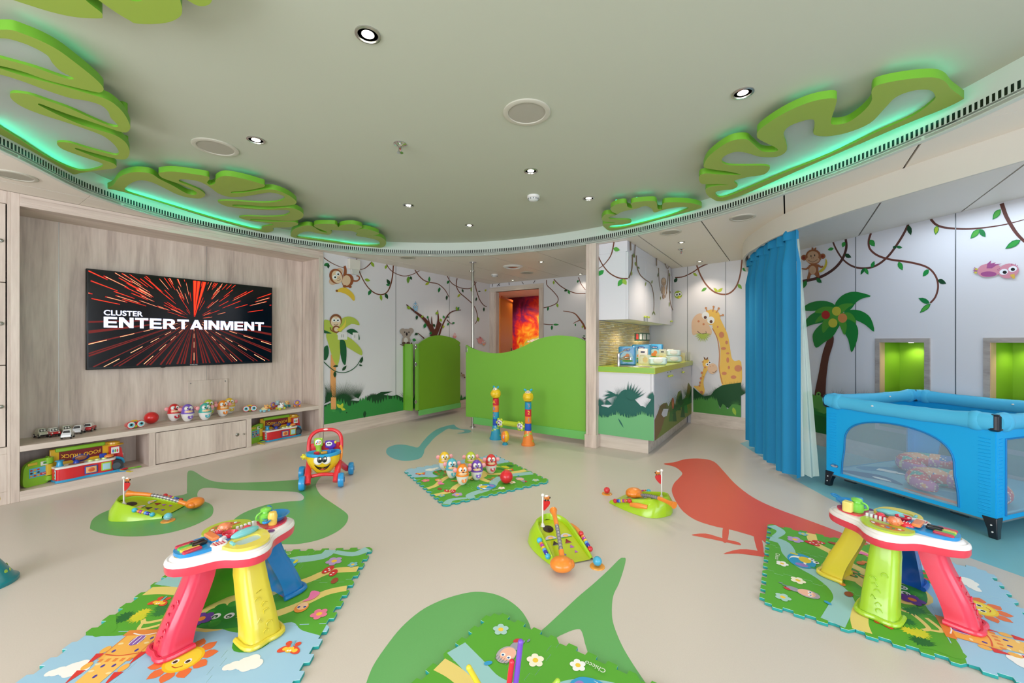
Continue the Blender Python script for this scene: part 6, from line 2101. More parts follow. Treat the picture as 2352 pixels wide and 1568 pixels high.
for lab, px_, py_, bo, he, wh, mn, dr in (('cream and orange animal car on pale blue wheels, front of the cluster', 609, 945, '#ecd9a0', '#efb06a', '#8fd0e0', None, .7), ('yellow animal car with a purple mane in the middle of the cluster', 622, 940, '#ecc04c', '#e8a04c', '#e8703a', '#8a6ac8', .9),
                                          ('pale blue animal car on red wheels at the back of the cluster', 633, 934, '#9fd0e0', '#b9dce4', '#c83a3a', None, .9), ('white cow animal car on yellow wheels', 645, 940, '#eef0f2', '#f2f2f2', '#dce04c', None, .6), ('orange headed animal car behind the white cow car', 657, 935, '#8fd0c8', '#f0c07a', '#3aa0a8', None, .7), ('yellow lion car with a purple mane, rightmost on the bench', 682, 934, '#f0b83c', '#f0c04c', '#f08a3c', '#8a6ac8', .15)):
    q = fl(px_, py_, SZ)
    q.x = max(q.x, -5.08)
    animal_car(lab, q.x, q.y, face_cam(q.x, q.y) + dr, bo, he, wh, mn)

# ================================================================== FOOD TRUCK PLAYSETS (local x along the bench, -y faces the room)
def truck(x, y, rz, lab, s_):
    t = thing('food_truck_playset', lab, 'toy truck', (x, y, .0765), rz, 'food truck playsets under the bench')
    t.scale = (s_,) * 3
    b = B(P('#d8242c'))
    b.prism([(q.x, q.y) for q in smooth([(-.10, -.10, 0), (-.09, -.135, 0), (0, -.14, 0), (.1, -.125, 0), (.2, -.135, 0), (.27, -.12, 0), (.28, -.05, 0), (.1, -.04, 0), (-.1, -.05, 0)], 4)], .018, .115)
    ct = b.build('counter', t, bevel=.004)
    b = B(WHITEP)
    b.prism([(q.x, q.y) for q in smooth([(-.105, -.10, 0), (-.095, -.14, 0), (0, -.145, 0), (.1, -.13, 0), (.2, -.14, 0), (.275, -.125, 0), (.28, -.03, 0), (.1, -.03, 0), (-.1, -.03, 0)], 4)], .115, .132)
    b.build('counter_top', t, bevel=.003)
    b = B(P('#2f9fd0'))
    b.prism([(q.x, q.y) for q in smooth([(-.105, -.10, 0), (-.095, -.145, 0), (0, -.15, 0), (.1, -.13, 0), (.2, -.14, 0), (.33, -.12, 0), (.34, 0, 0), (.1, 0, 0), (-.1, 0, 0)], 4)], 0, .018)
    b.build('blue_base', t, bevel=.003)
    b = B(P('#e8b41c'))
    b.box(-.12, -.015, .02, .28, .015, .27)
    b.build('back_wall', t, bevel=.006)
    b = B(P('#8ac42c'))
    b.rbox((.07, -.022, .262), (.32, .03, .035), .012)
    b.build('awning', t)
    b = B(P('#7a1018'))
    b.box(-.065, -.019, .155, .21, -.016, .245)
    b.ell((.07, -.018, .165), (.06, .004, .035), P('#2a2a7a'))
    b.ell((.07, -.020, .163), (.04, .004, .022), P('#a0603a'))
    b.build('sign_board', t)
    ym = M('#f0b82c', .4)
    text('FOOD TRUCK', .045, ym, t, Matrix.Translation((.0725, -.0205, .205)) @ Euler((R(90), R(180), 0)).to_matrix().to_4x4(), 'sign_lettering', .015, sx=.88, arc=.012)
    b = B(P('#c8202a'))
    b.prism([(.28, .03), (.345, .03), (.35, .10), (.335, .20), (.31, .235), (.25, .235), (.25, .03)], -.06, .035, f=lambda x_, z, y_: (x_, y_, z))
    b.build('cab', t, bevel=.012)
    b = B(WHITEP)
    b.box(.262, -.064, .16, .318, -.059, .22)
    for k, h in enumerate(('#3a7ac8', '#5ab03a', '#d83a3a')):
        b.ell((.275 + k * .015, -.064, .185), (.006, .003, .016), P(h))
    b.build('cab_window', t)
    b = B(WHITEP)
    b.ell((.349, -.03, .135), (.006, .012, .014))
    b.build('headlamp', t)
    b = B(P('#ecb42c'))
    b.lathe([(.07, 0), (.065, .01), (.045, .014), (.042, .035), (.02, .045), (0, .046)], 22, m=T(.29, -.02, .235, s=(1, .8, .8)))
    b.build('hat_roof', t)
    b = B(P('#2a3038'))
    b.cyl((.285, -.10, .055), (.285, -.125, .055), .052, 24)
    b.cyl((.285, -.125, .055), (.285, -.13, .055), .03, 18, P('#4a5560'))
    b.build('wheel', t)
    b = B(P('#2f9fd0'))
    b.tube([(.245, -.085, .10), (.265, -.085, .118), (.30, -.085, .12), (.335, -.08, .10), (.345, -.075, .06)], .012, 8, sm=3)
    b.build('mudguard', t)
    b = B(P('#2f9fd0'))
    b.lathe([(.026, 0), (.02, .012), (.018, .04), (.03, .046), (.03, .05), (0, .056)], 16, m=T(-.07, -.08, .132))
    b.build('blue_tap', t)
    b = B(P('#1d3fae'))
    b.lathe([(.022, 0), (.018, .02), (.008, .03), (0, .031)], 16, m=T(.03, -.09, .135))
    b.build('blue_knob', t)
    b = B(P('#7a3a28'))
    b.lathe([(.04, 0), (.036, .005), (0, .006)], 20, m=T(.03, -.09, .132, s=(1.3, .7, 1)))
    b.build('pan', t)
    for k in range(3):
        b = B(P('#cfe08a'))
        b.lathe([(.02, 0), (.018, .01), (0, .014)], 16, m=T(.12 + k * .045, -.085, .132))
        b.build('button', t)
    b = B(P('#1d3fae'))
    b.rbox((.21, -.045, .155), (.05, .03, .04), .01)
    b.build('blue_till', t)
    b = B(P('#ee8a3a'))
    b.ell((.245, -.075, .148), (.034, .03, .018))
    b.ell((.245, -.075, .137), (.034, .03, .006), P('#7a3a20'))
    b.build('burger', t)
    b = B(P('#2f50a8'))
    b.rbox((.115, -.1385, .066), (.085, .008, .07), .02)
    b.rbox((.115, -.144, .066), (.068, .006, .054), .015, M('#e8b47a', .4))
    b.ell((.115, -.148, .066), (.022, .003, .018), P('#d8602c'))
    b.build('front_badge', t)
    b = B(P('#a9d03a'))
    b.rbox((.215, -.137, .07), (.068, .01, .075), .014)
    b.rbox((.215, -.143, .07), (.052, .006, .055), .01, M('#a9d4e0', .4))
    b.build('lime_screen', t)
    b = B(M('#bfe0ea', .4))
    b.box(-.104, -.13, .03, -.1, -.06, .108)
    for k in range(3):
        for j in range(2):
            b.cyl((-.104, -.115 + k * .02, .05 + j * .035), (-.106, -.115 + k * .02, .05 + j * .035), .008, 8, P(('#7ab83a', '#d8402c', '#e8a03a')[(k + j) % 3]))
    b.build('side_sticker', t)
    # open green door with ordering panel
    b = B(P('#8cc42a'))
    b.m = T(-.13, -.02, 0, R(20))
    b.prism([(q.x, q.y) for q in smooth([(-.16, .01, 0), (-.165, .10, 0), (-.15, .18, 0), (-.09, .215, 0), (-.02, .215, 0), (0, .21, 0), (0, .02, 0), (-.1, .0, 0)], 4)], -.02, .012, f=lambda x_, z, y_: (x_, y_, z))
    b.build('green_door', t, bevel=.006)
    b = B(M('#62b4d8', .4))
    b.m = T(-.13, -.02, 0, R(20))
    b.box(-.13, -.023, .07, -.025, -.0205, .15)
    for k in range(3):
        for j in range(3):
            b.cyl((-.118 + k * .022, -.023, .085 + j * .024), (-.118 + k * .022, -.026, .085 + j * .024), .008, 8, P(('#e8a03a', '#4a3a3a', '#c8402c', '#e8c83a')[(k * 2 + j) % 4]))
    b.rbox((-.042, -.024, .09), (.042, .006, .02), .008, P('#c8202c'))
    b.rbox((-.035, -.024, .175), (.05, .006, .035), .01, WHITEP)
    b.rbox((-.11, -.024, .185), (.06, .006, .022), .01, P('#d8b83a'))
    b.ell((-.035, -.028, .178), (.012, .002, .01), P('#4a9a3a'))
    b.build('menu_panel', t)
    b = B(P('#8cc42a'))
    for z0, z1, h in ((.02, .06, '#8cc42a'), (.065, .16, '#ddb31c'), (.165, .215, '#8cc42a')):
        b.cyl((-.128, -.03, z0), (-.128, -.03, z1), .03, 20, P(h))
    b.build('hinge_column', t)
    text('TUT', .014, WHITE, t, T(-.13, -.02, 0, R(20)) @ Matrix.Translation((-.042, -.0278, .09)) @ Euler((R(90), 0, 0)).to_matrix().to_4x4(), 'button_lettering', .02)
# local x runs along world +y, front (-y) towards +x
truck(-4.935, .765, R(90), 'food truck playset in the left compartment of the bench', .92)
truck(-4.955, 2.36, R(90), 'food truck playset in the right compartment of the bench', .92)
def cutlery(label, x, y, rz, col, kind):
    t = thing('toy_' + kind, label, 'toy ' + kind, (x, y, .0765), rz, 'toy kitchen tools under the bench')
    b = B(P(col))
    b.tube([(0, 0, .005), (.09, 0, .005)], .005, 8)
    b.build('handle', t)
    b = B(P(col))
    if kind == 'ladle':
        b.ell((-.03, 0, .008), (.04, .028, .008))
    elif kind == 'spoon':
        b.ell((-.018, 0, .006), (.022, .015, .006))
    else:
        b.rbox((-.02, 0, .005), (.045, .022, .006), .004)
        b.tube([(-.04, -.008, .005), (-.06, -.008, .006)], .003, 6)
        b.tube([(-.04, .008, .005), (-.06, .008, .006)], .003, 6)
    b.build('head', t)
for lab, px_, py_, rz, col, k in (('red toy ladle lying in the left compartment', 292, 1076, 1.4, '#d8303a', 'ladle'), ('blue toy fork hanging over the edge of the left compartment', 268, 1082, .6, '#2f9ad0', 'fork'), ('yellow toy fork in the left compartment', 292, 1082, .3 + PI, '#e0c82c', 'fork'), ('green toy spoon in the left compartment', 312, 1073, 1.4 + PI, '#7ac83a', 'spoon'),
                                  ('red toy ladle lying in the right compartment', 597, 1011, 1.4 + PI, '#c82a34', 'ladle'), ('yellow toy spoon at the edge of the right compartment', 597, 1018, .1, '#e0c02c', 'spoon'), ('green toy fork in the right compartment', 618, 1012, 1.3 + PI, '#8ac83a', 'fork')):
    q = fl(px_, py_, .08)
    cutlery(lab, q.x, q.y, rz, col, k)
# ================================================================== GOLF SETS (local +y = up the slope, origin at the middle of the open front)
def golf(A, Bq, label, s_, ex):
    A, Bq = Vector(A), Vector(Bq)
    mid = (A + Bq) / 2
    d = Bq - A
    a = math.atan2(d.y, d.x)
    t = thing('golf_ramp', label, 'toy golf ramp', (mid.x, mid.y, .001), a, 'toy golf ramps')
    t.scale = (s_,) * 3
    LGm, YG_ = P('#a6cf1c'), P('#b3c414')
    # shell: U-shaped wall with a sloping deck
    N = 14
    rows = []
    outl = []
    for k in range(N + 1):
        u = k / N
        y = .40 * u
        wd = .130 + .045 * math.sin(u * PI * .8)          # half width at the floor
        wt = .118 - .012 * u
        zt = .012 + .115 * u ** .8                         # rim height
        if u > .7:
            f = math.sqrt(max(0, 1 - ((u - .7) / .3) ** 2))
            wd *= .35 + .65 * f if f > .0 else .35
            wt *= .30 + .70 * f
        rows.append((y, wd, wt, zt))
    def side(sx):
        rings = []
        for y, wd, wt, zt in rows:
            zd = .006 + .085 * min(1, y / .36)
            yb = y * 1.06 if y > .3 else y
            rings.append([(sx * wd, yb, 0), (sx * (wd * .8 + wt * .2), yb, zt * .5), (sx * (wt + .008), y, zt), (sx * wt, y, zt + .004), (sx * (wt - .008), y, zt), (sx * (wt - .010), y, zd)])
        return rings
    b = B(LGm)
    b.loft(side(1), closed=False)
    b.loft([r[::-1] for r in side(-1)], closed=False)
    l, r = side(-1)[-1], side(1)[-1]
    b.loft([r, [(q[0] * .0, q[1] + .012, q[2]) for q in r], l], closed=False)
    b.build('shell', t, sharp=70)
    b = B(YG_)
    dk = []
    for y, wd, wt, zt in rows:
        zd = .006 + .085 * min(1, y / .36)
        dk.append([(-(wt - .009), y, zd), (0, y, zd - .001), (wt - .009, y, zd)])
    b.loft(dk, closed=False)
    b.build('deck', t, sharp=70)
    zd = lambda y: .006 + .085 * min(1, y / .36)
    sl = math.atan2(.085, .36)
    b = B(P('#2a1410'))
    b.lathe([(.034, .0), (.034, .0022), (.0, .0024)], 24, m=Matrix.Translation((-.035, .30, zd(.30))) @ Euler((sl, 0, 0)).to_matrix().to_4x4())
    b.build('hole', t)
    b = B()
    for (x, y, r, h) in ((-.045, .165, .026, '#3a3030'), (.04, .165, .026, '#8a1a1a'), (-.035, .115, .017, '#6a4ab0'), (.045, .12, .017, '#b05ac0'), (-.03, .07, .015, '#6a4ab0'), (.052, .075, .014, '#b05ac0')):
        b.m = Matrix.Translation((x, y, zd(y) + .0012)) @ Euler((sl, 0, 0)).to_matrix().to_4x4()
        b.lathe([(r, 0), (r * .9, .002), (0, .002)], 3, P(h), a0=90, a1=450)
    b.m = I4
    for x in (-.055, .05):
        mm = Matrix.Translation((x, .215, zd(.215) + .001)) @ Euler((sl, 0, 0)).to_matrix().to_4x4()
        b.m = mm
        b.add([(.038 * math.cos(i * PI / 10), .036 * math.sin(i * PI / 10) - .012, .0008) for i in range(11)], [tuple(range(11))], M('#c9c4dc', .4))
        b.ell((0, .001, .002), (.018, .012, .002), M('#f0b86a', .4))
        b.box(-.036, -.014, .0008, .036, -.008, .0016, M('#4a9a4a', .4))
    b.m = I4
    b.build('inserts_and_stickers', t)
    # bead rattles on both flanks
    for sx, ends, off_ in ((-1, '#45b8d8', 0), (1, '#d02430', 1)):
        r = B(P('#e8e4e4'))
        y0_, y1_ = .06, .185
        z0_, z1_ = .035, .072
        x0_, x1_ = sx * .140, sx * .143
        pa, pb = Vector((x0_, y0_, z0_)), Vector((x1_, y1_, z1_))
        r.cyl(pa, pb, .004, 8)
        for k, h in enumerate(('#3a34b0', '#5aa0e0', '#e0c03a', '#b03aa8', '#e07a3a')):
            q0, q1 = pa.lerp(pb, .18 + k * .13), pa.lerp(pb, .29 + k * .13)
            r.cyl(q0, q1, .0125, 14, P(h))
        r.ell(pa, .0165, P(ends))
        r.ell(pb, .0175, P(ends))
        r.build('bead_rattle', t)
    b = B(P('#ee8f34'))
    b.tube([(.150, .20, .05), (.152, .26, .06), (.140, .33, .065)], [.016, .02, .016], 10, sm=2)
    b.build('orange_holder', t)
    # flag
    b = B(WHITEP)
    fp = Vector((-.06, .335, zd(.33)))
    b.cyl(fp, fp + Vector((0, 0, .02)), .016, 14, r2=.008)
    b.cyl(fp, fp + Vector((0, 0, .20)), .0055, 10)
    b.ell(fp + Vector((0, 0, .205)), .0115)
    fg = b.build('flag_pole', t)
    camx = YAW - a + (0 if ex['flag'] > 0 else PI)
    b = B(P('#cc1f24'))
    b.m = Matrix.Translation(fp + Vector((0, 0, .135))) @ Euler((0, 0, camx)).to_matrix().to_4x4()
    b.prism([(q.x, q.y) for q in smooth([(.006, -.03, 0), (.03, -.012, 0), (.047, .012, 0), (.045, .032, 0), (.02, .035, 0), (.006, .035, 0)], 3)], -.002, .002, f=lambda x, z, y: (x, y, z))
    b.build('red_flag', fg)
    b = B(P('#c8742c'))
    b.m = Matrix.Translation(fp + Vector((0, 0, .135))) @ Euler((0, 0, camx)).to_matrix().to_4x4()
    b.ell((.030, 0, .052), (.021, .006, .014))
    b.ell((.047, 0, .054), (.006, .006, .005), BLACK)
    b.ell((.026, 0, .064), (.012, .005, .008), WHITEP)
    b.ell((.018, -.003, .036), (.006, .004, .006), BLACK)
    b.ell((.036, -.003, .037), (.006, .004, .006), BLACK)
    b.build('dog_figure', fg)
    # club lying over the ramp: a thing of its own
    wmx = wm(t)
    Hh, Ft = fl(*ex['head']), fl(*ex['tail'])
    c = thing('golf_club', ex['clublabel'], 'toy golf club', Hh, 0, 'toy golf clubs')
    OR = P('#ee8a2c')
    Lc = Ft - Hh
    b = B(M('#b4b0b4', .3, .5))
    n_ = 14
    bend = Vector((0, 0, .02))
    pth = [Lc * u + bend * math.sin(u * PI) for u in [.12 + .5 * i / 18 for i in range(19)]]
    b.tube(pth, .0095, 10)
    for i in range(0, 19, 2):
        q = pth[i]
        dd = Lc.normalized() * .003
        b.cyl(q - dd, q + dd, .0125, 12, M('#8f8a92', .3, .4))
    b.build('ribbed_shaft', c)
    b = B(OR)
    g = [Lc * u + bend * math.sin(u * PI) for u in (.60, .68, .78, .88, .96, 1.0)]
    b.tube(g, [.013, .014, .013, .0145, .020, .024], 14)
    b.build('grip', c)
    b = B(OR)
    hd = Lc.normalized()
    sd = Vector((-hd.y, hd.x, 0)).normalized() * ex.get('hs', 1)
    ang = math.atan2(sd.y, sd.x)
    cen = sd * .012 - hd * .050
    b.ell((cen.x, cen.y, ex.get('hz', 0)), (.062, .056, .036), rot=(0, 0, ang), seg=22, rings=12)
    b.cyl((0, 0, 0), Lc * .13 + bend * .4, .015, 12)
    hh = b.build('club_head', c)
    b = B(P('#e07a1c'))
    e_ = cen - sd * .050
    b.ell((e_.x, e_.y, ex.get('hz', 0)), (.018, .026, .022), rot=(0, 0, ang))
    b.build('head_cavity', c)
def golf_ball(px_, py_, col, label):
    q = fl(px_, py_)
    t = thing('golf_ball', label, 'toy ball', (q.x, q.y, .001), 0, 'toy golf balls')
    b = B(P(col))
    b.ell((0, 0, .029), .024, seg=24, rings=14)
    b.build('ball', t)
    if 'white' in label:
        b = B(WHITEP)
        b.lathe([(0, .0045), (.012, .0075), (.0205, .016), (.0245, .029)], 24)
        b.build('lower_half', t)
    t2 = thing('ball_tee', label.split(' toy golf ball')[0] + ' golf ball rests on this orange dish', 'tee dish', (q.x, q.y, .0005), 0, 'orange tee dishes')
    b = B(P('#ea9a2c'))
    b.lathe([(.040, 0), (.038, .004), (.030, .006), (.014, .003), (0, .003)], 28)
    b.build('dish', t2)
golf((-1.034, 1.927), (-.885, 2.118), 'lime golf ramp facing the camera in the middle of the floor', .92,
     dict(flag=1, head=(1292, 1284, .045), tail=(1271, 1172, .165), hs=1, clublabel='orange and grey toy club lying down the middle golf ramp'))
golf_ball(1372, 1301, '#45a8cc', 'light blue toy golf ball in front of the middle ramp')
golf((-3.52, .975), (-3.66, 1.165), 'lime golf ramp on the green floor note at the left', .90,
     dict(flag=1, head=(428, 1157, .04), tail=(293, 1133, .145), hs=-1, clublabel='orange and grey toy club lying across the left golf ramp'))
golf_ball(386, 1196, '#6ac0d4', 'pale blue and white toy golf ball beside the left ramp')
golf((-1.05, 3.16), (-1.10, 2.94), 'lime golf ramp seen from its side next to the red bird inlay', .95,
     dict(flag=-1, head=(1464, 1137, .085), tail=(1549, 1160, .135), hs=1, clublabel='orange and grey toy club lying across the ramp beside the red bird'))
golf_ball(1394, 1134, '#d83038', 'red toy golf ball behind the right ramp')

# ================================================================== WALKER
Wk = thing('baby_walker', 'red push walker with a smiling yellow basket and four blue wheels', 'baby walker', (-3.272, 2.0, .0005), math.atan2(.25, .2))
WR, WB, WY_ = P('#e02c38'), P('#1c94d4'), P('#ecc61a')
# local x = right as seen from the camera, local -y = front (towards the camera)
for sx in (-1, 1):
    for yy, xx, rr in ((-.15, .145, .058), (.16, .20, .055)):
        b = B(WB)
        b.m = T(sx * xx, yy, rr) @ Euler((0, R(90), 0)).to_matrix().to_4x4()
        b.lathe([(0, -.022), (rr * .6, -.024), (rr * .93, -.020), (rr, -.008), (rr, .008), (rr * .93, .020), (rr * .6, .024), (0, .022)], 26)
        wq = b.build('wheel', Wk)
        b = B(M('#1672b0', .3))
        b.m = T(sx * xx, yy, rr) @ Euler((0, R(90), 0)).to_matrix().to_4x4()
        b.lathe([(.02, -.027), (.02, .027)], 14)
        b.build('hub', wq)
b = B(WR)
for sx in (-1, 1):
    b.tube([(sx * .105, -.165, .05), (sx * .11, -.12, .10), (sx * .115, -.03, .16), (sx * .12, .03, .25)], [.024, .026, .024, .018], 12, sm=4)
    b.tube([(sx * .165, .16, .055), (sx * .14, .10, .10), (sx * .118, .0, .16)], [.024, .026, .024], 12, sm=4)
b.tube([(-.11, -.10, .088), (0, -.115, .105), (.11, -.10, .088)], .014, 10, sm=4)
b.build('frame', Wk)
b = B(WR)
b.tube([(-.125, .03, .23), (-.13, .05, .31), (-.118, .075, .38), (-.07, .09, .422), (0, .092, .43), (.07, .09, .422), (.118, .075, .38), (.13, .05, .31), (.125, .03, .23)], .0155, 14, sm=4)
hb = b.build('handlebar', Wk)
b = B(WHITEP)
b.ell((0, .078, .436), (.02, .006, .008))
b.build('badge', hb)
b = B(WR)
b.rbox((0, .055, .285), (.23, .02, .08), .02)
b.build('activity_panel', Wk)
b = B(WY_)
rings = []
for k in range(9):
    u = k / 8
    z = .105 + .145 * u
    w_ = .055 + .075 * math.sin(min(1, u * 1.15) * PI / 2)
    dp = .03 + .05 * math.sin(min(1, u * 1.2) * PI / 2)
    rings.append([(w_ * math.cos(j * PI / 12) * 1.0, -.055 + dp * math.sin(j * PI / 12), z) for j in range(24)])
b.loft(rings, cap0=True)
bk_ = b.build('basket', Wk, sharp=70)
b = B(P('#2aa4dc'))
b.loft([[(w_ * math.cos(j * PI / 12), -.055 + w_ * .62 * math.sin(j * PI / 12), z + .012 * abs(math.cos(j * PI / 12))) for j in range(24)] for w_, z in ((.128, .240), (.137, .245), (.138, .268), (.128, .270), (.122, .258), (.02, .225))])
b.build('blue_rim', Wk, sharp=60)
b = B(WHITEP)
fr_ = -.125
b.m = T(0, fr_ - .006, .226, rx=R(-8))
b.ell((-.030, 0, 0), (.036, .012, .036))
b.ell((.030, 0, 0), (.036, .012, .036))
ey = b.build('eye_whites', Wk)
b = B(P('#0d0d10'))
b.m = T(0, fr_ - .006, .226, rx=R(-8))
b.ell((-.018, -.010, .006), (.021, .006, .026))
b.ell((.018, -.010, .006), (.021, .006, .026))
b.ell((-.012, -.0155, .014), (.007, .002, .009), WHITEP)
b.ell((.024, -.0155, .014), (.007, .002, .009), WHITEP)
b.build('pupils', Wk)
b = B(P('#1a1412'))
mp_ = [(-.062, .190), (-.035, .172), (0, .166), (.035, .172), (.062, .190), (.042, .158), (.020, .141), (0, .137), (-.020, .141), (-.042, .158)]
def msk(x, z, o):
    u = (z - .105) / .145
    ww, dd = .055 + .075 * math.sin(min(1, u * 1.15) * PI / 2), .03 + .05 * math.sin(min(1, u * 1.2) * PI / 2)
    return (x, -.055 - dd * math.sqrt(max(0, 1 - (x / ww) ** 2)) - .0015 - o, z)
mp2 = [(q.x, q.y) for q in smooth([(x, z, 0) for x, z in mp_], 4)]
b.prism(mp2, 0, .003, f=msk)
b.prism([(x * .4, .143 + (z - .143) * .3) for x, z in mp2], .003, .005, f=msk, mat=P('#e8604c'))
b.build('smiling_mouth', Wk)
# toys standing in the basket (parts of the walker's play panel)
b = B(P('#9ccb3a'))
b.tube([(-.045, .01, .25), (-.047, .015, .29), (-.048, .018, .32)], [.026, .022, .03], 14)
b.rbox((-.048, .012, .345), (.07, .03, .07), .03)
ph = b.build('toy_phone', Wk)
b = B(WHITEP)
b.ell((-.048, -.004, .345), (.026, .003, .026))
for k, h in enumerate(('#d83a3a', '#3a7ac8', '#e8b02c', '#d83a3a')):
    b.ell((-.06 + k * .009, -.008, .338 + (k % 2) * .012), (.005, .002, .006), P(h))
b.build('phone_face', ph)
b = B(P('#5a2ab0'))
b.rbox((.045, .02, .32), (.085, .03, .062), .022)
b.ell((.05, .02, .292), (.026, .014, .02))
pp = b.build('purple_camera', Wk)
b = B(WHITEP)
b.ell((.035, .003, .325), (.026, .004, .020))
b.ell((.027, -.001, .33), (.006, .002, .006), BLACK)
b.ell((.043, -.001, .33), (.006, .002, .006), BLACK)
b.ell((.084, .01, .335), (.01, .01, .013), P('#e8cc2c'))
b.build('camera_face', pp)
b = B(P('#d8303a'))
b.rbox((-.055, -.04, .262), (.04, .03, .03), .008, rz=.6)
b.build('red_block', Wk)
b = B(P('#e8a83a'))
b.rbox((.0, -.03, .262), (.05, .02, .02), .006, rz=.3)
b.build('orange_block', Wk)
b = B(P('#1f7ac8'))
b.cbox((.058, -.035, .268), (.045, .035, .035), rz=.8)
b.build('blue_block', Wk, bevel=.004)
b = B(P('#e0d02c'))
b.ell((-.145, -.05, .245), (.026, .02, .018))
for k in range(6):
    b.ell((-.145 + .022 * math.cos(k * 1.05), -.05, .245 + .018 * math.sin(k * 1.05)), .009)
b.build('yellow_flower_knob', Wk)
b = B(P('#ee8f34'))
b.tube([(.135, -.03, .30), (.142, -.06, .27), (.14, -.06, .23), (.134, -.05, .20)], .009, 8, sm=3)
b.ell((.128, .0, .298), .012)
b.build('orange_lever', Wk)
b = B(M('#c99a2c', .4))
for sx in (-1, 1):
    for k in range(9):
        z = .128 + k * .011
        x = sx * (.080 + k * .0028)
        b.cbox((x, -.055 - .07 * math.sqrt(max(0, 1 - (x / .132) ** 2)) * (.75 + .03 * k), z), (.008, .004, .0045))
b.build('embossed_ticks', Wk)

# ================================================================== GIRAFFE GOAL
def spotcone(b, bell, dots, r0, r1, h, seed):
    b.lathe([(r0 * 1.05, 0), (r0 * 1.05, .014), (r0 * .93, .022), (r1, h)], 28, P(bell))
    random.seed(seed)
    for i in range(16):
        a = i * 2.4
        u = .2 + .7 * ((i * .37) % 1)
        r = r0 * .93 + (r1 - r0 * .93) * u + .0006
        z = .022 + (h - .022) * u
        p = Vector((r * math.cos(a), r * math.sin(a), z))
        q = Vector((math.cos(a), math.sin(a), .25)).to_track_quat('Z', 'Y').to_matrix().to_4x4()
        b.lathe([(.009, -.0004), (.009, .0009), (0, .001)], 10, P(dots), m=Matrix.Translation(p) @ q)
goal = thing('giraffe_goal', 'toy goal of two giraffe posts, one blue and one orange, by the green fence', 'toy goal', (-2.757, 4.04, .0005), 0)
goal.scale = (1.14,) * 3
posts = (((Vector((-2.985, 4.075, 0)) - goal.location) / 1.14, '#2a9ac0', '#a4cc4c', ('#1f4fc0', '#22a2c8', '#ee8a3a', '#d8203a'), .35), ((Vector((-2.50, 4.045, 0)) - goal.location) / 1.14, '#ee8434', '#9acc4c', ('#1f4fc0', '#ee8434', '#d8203a', '#2297c4'), .0))
for n_, (pp_, bell, dots, segs, tw) in enumerate(posts):
    x, y = pp_.x, pp_.y
    b = B()
    b.m = T(x, y, 0)
    spotcone(b, bell, dots, .066, .034, .150, n_)
    b.build('foot_bell', goal)
    z = .150
    for k, h in enumerate(segs):
        b = B(P(h))
        b.m = T(x, y, z)
        b.lathe([(.033, 0), (.0345, .003), (.033, .070), (.030, .072)], 24)
        sg = b.build('cup_segment', goal)
        if k:
            dg = ('', 'C', 'B', 'A')[k] if n_ == 0 else ('', '1', '2', '3')[k]
            a_ = face_cam(-2.75, 4.04) + (-.6 if n_ == 0 else .15)
            cm = M({'#d8203a': '#f0c83a', '#ee8434': '#4f9ac8', '#ee8a3a': '#8a9ac8'}.get(h, '#b98a9a'), .4)
            text(dg, .05, cm, sg, T(x, y, z + .037, a_) @ Matrix.Translation((0, -.0335, 0)) @ Euler((R(90), 0, 0)).to_matrix().to_4x4(), 'symbol', .01, ext=.0015)
        z += .072
    b = B(P('#f0c81c'))
    fa_ = face_cam(-2.75, 4.04) + (-.75 if n_ == 0 else -.1)
    b.m = T(x, y, z, fa_)
    b.lathe([(.02, 0), (.045, .014), (.056, .045), (.050, .078), (.03, .098), (0, .102)], 24)
    b.ell((0, -.028, .052), (.042, .04, .036))
    b.build('giraffe_head', goal)
    b = B(P('#f2e6cc'))
    b.m = T(x, y, z, fa_)
    b.ell((0, -.012, .096), (.030, .026, .022))
    b.ell((-.009, -.034, .104), (.005, .004, .006), P('#101014'))
    b.ell((.009, -.034, .104), (.005, .004, .006), P('#101014'))
    b.build('eye_mask', goal)
    b = B(P('#22a8cc'))
    b.m = T(x, y, z, fa_)
    for sx in (-1, 1):
        b.ell((sx * .030, 0, .122), (.017, .007, .012), rot=(0, -sx * .5, 0))
        b.cyl((sx * .012, 0, .108), (sx * .022, 0, .118), .004, 8)
    b.build('ears', goal)
pa, pb = posts[0][0], posts[1][0]
b = B(P('#b9cf34'))
b.cyl((pa.x + .11, pa.y - .01, .188), (pb.x - .11, pb.y + .01, .188), .028, 20)
b.cyl((pa.x + .03, pa.y, .188), (pa.x + .12, pa.y - .01, .188), .022, 16)
b.cyl((pb.x - .12, pb.y + .01, .188), (pb.x - .03, pb.y, .188), .022, 16)
cbx = b.build('crossbar', goal)
for sgn, q in ((1, pa), (-1, pb)):
    b = B(P('#b9cf34'))
    c = Vector((q.x + sgn * .075, q.y - .035, .188))
    for k in range(6):
        b.ell((c.x + .036 * math.cos(k * 1.047), c.y + .006, c.z + .036 * math.sin(k * 1.047)), (.018, .012, .018))
    b.ell((c.x, c.y, c.z), (.036, .012, .034), M('#e8e0e8', .4))
    for k, h in enumerate(('#d85a9a', '#6a4ab0', '#5a9a3a', '#3a3a4a', '#d8a0c0', '#3a9a6a')):
        b.ell((c.x + .018 * math.cos(k * 1.1 + sgn), c.y - .011, c.z + .018 * math.sin(k * 1.1 + sgn)), (.008, .002, .007), M(h, .4))
    b.build('flower_disc', goal)
q = fl(1160, 1021)
t = thing('rattle_ball', 'orange and yellow oval ball standing on a blue foot before the giraffe goal', 'toy ball', (q.x, q.y, .0005))
b = B(P('#2297b8'))
b.lathe([(.034, 0), (.034, .012), (.022, .022), (.02, .03), (0, .03)], 20)
b.build('foot', t)
fa_ = face_cam(q.x, q.y)
b = B(P('#f0c018'))
b.m = T(0, 0, .095, fa_)
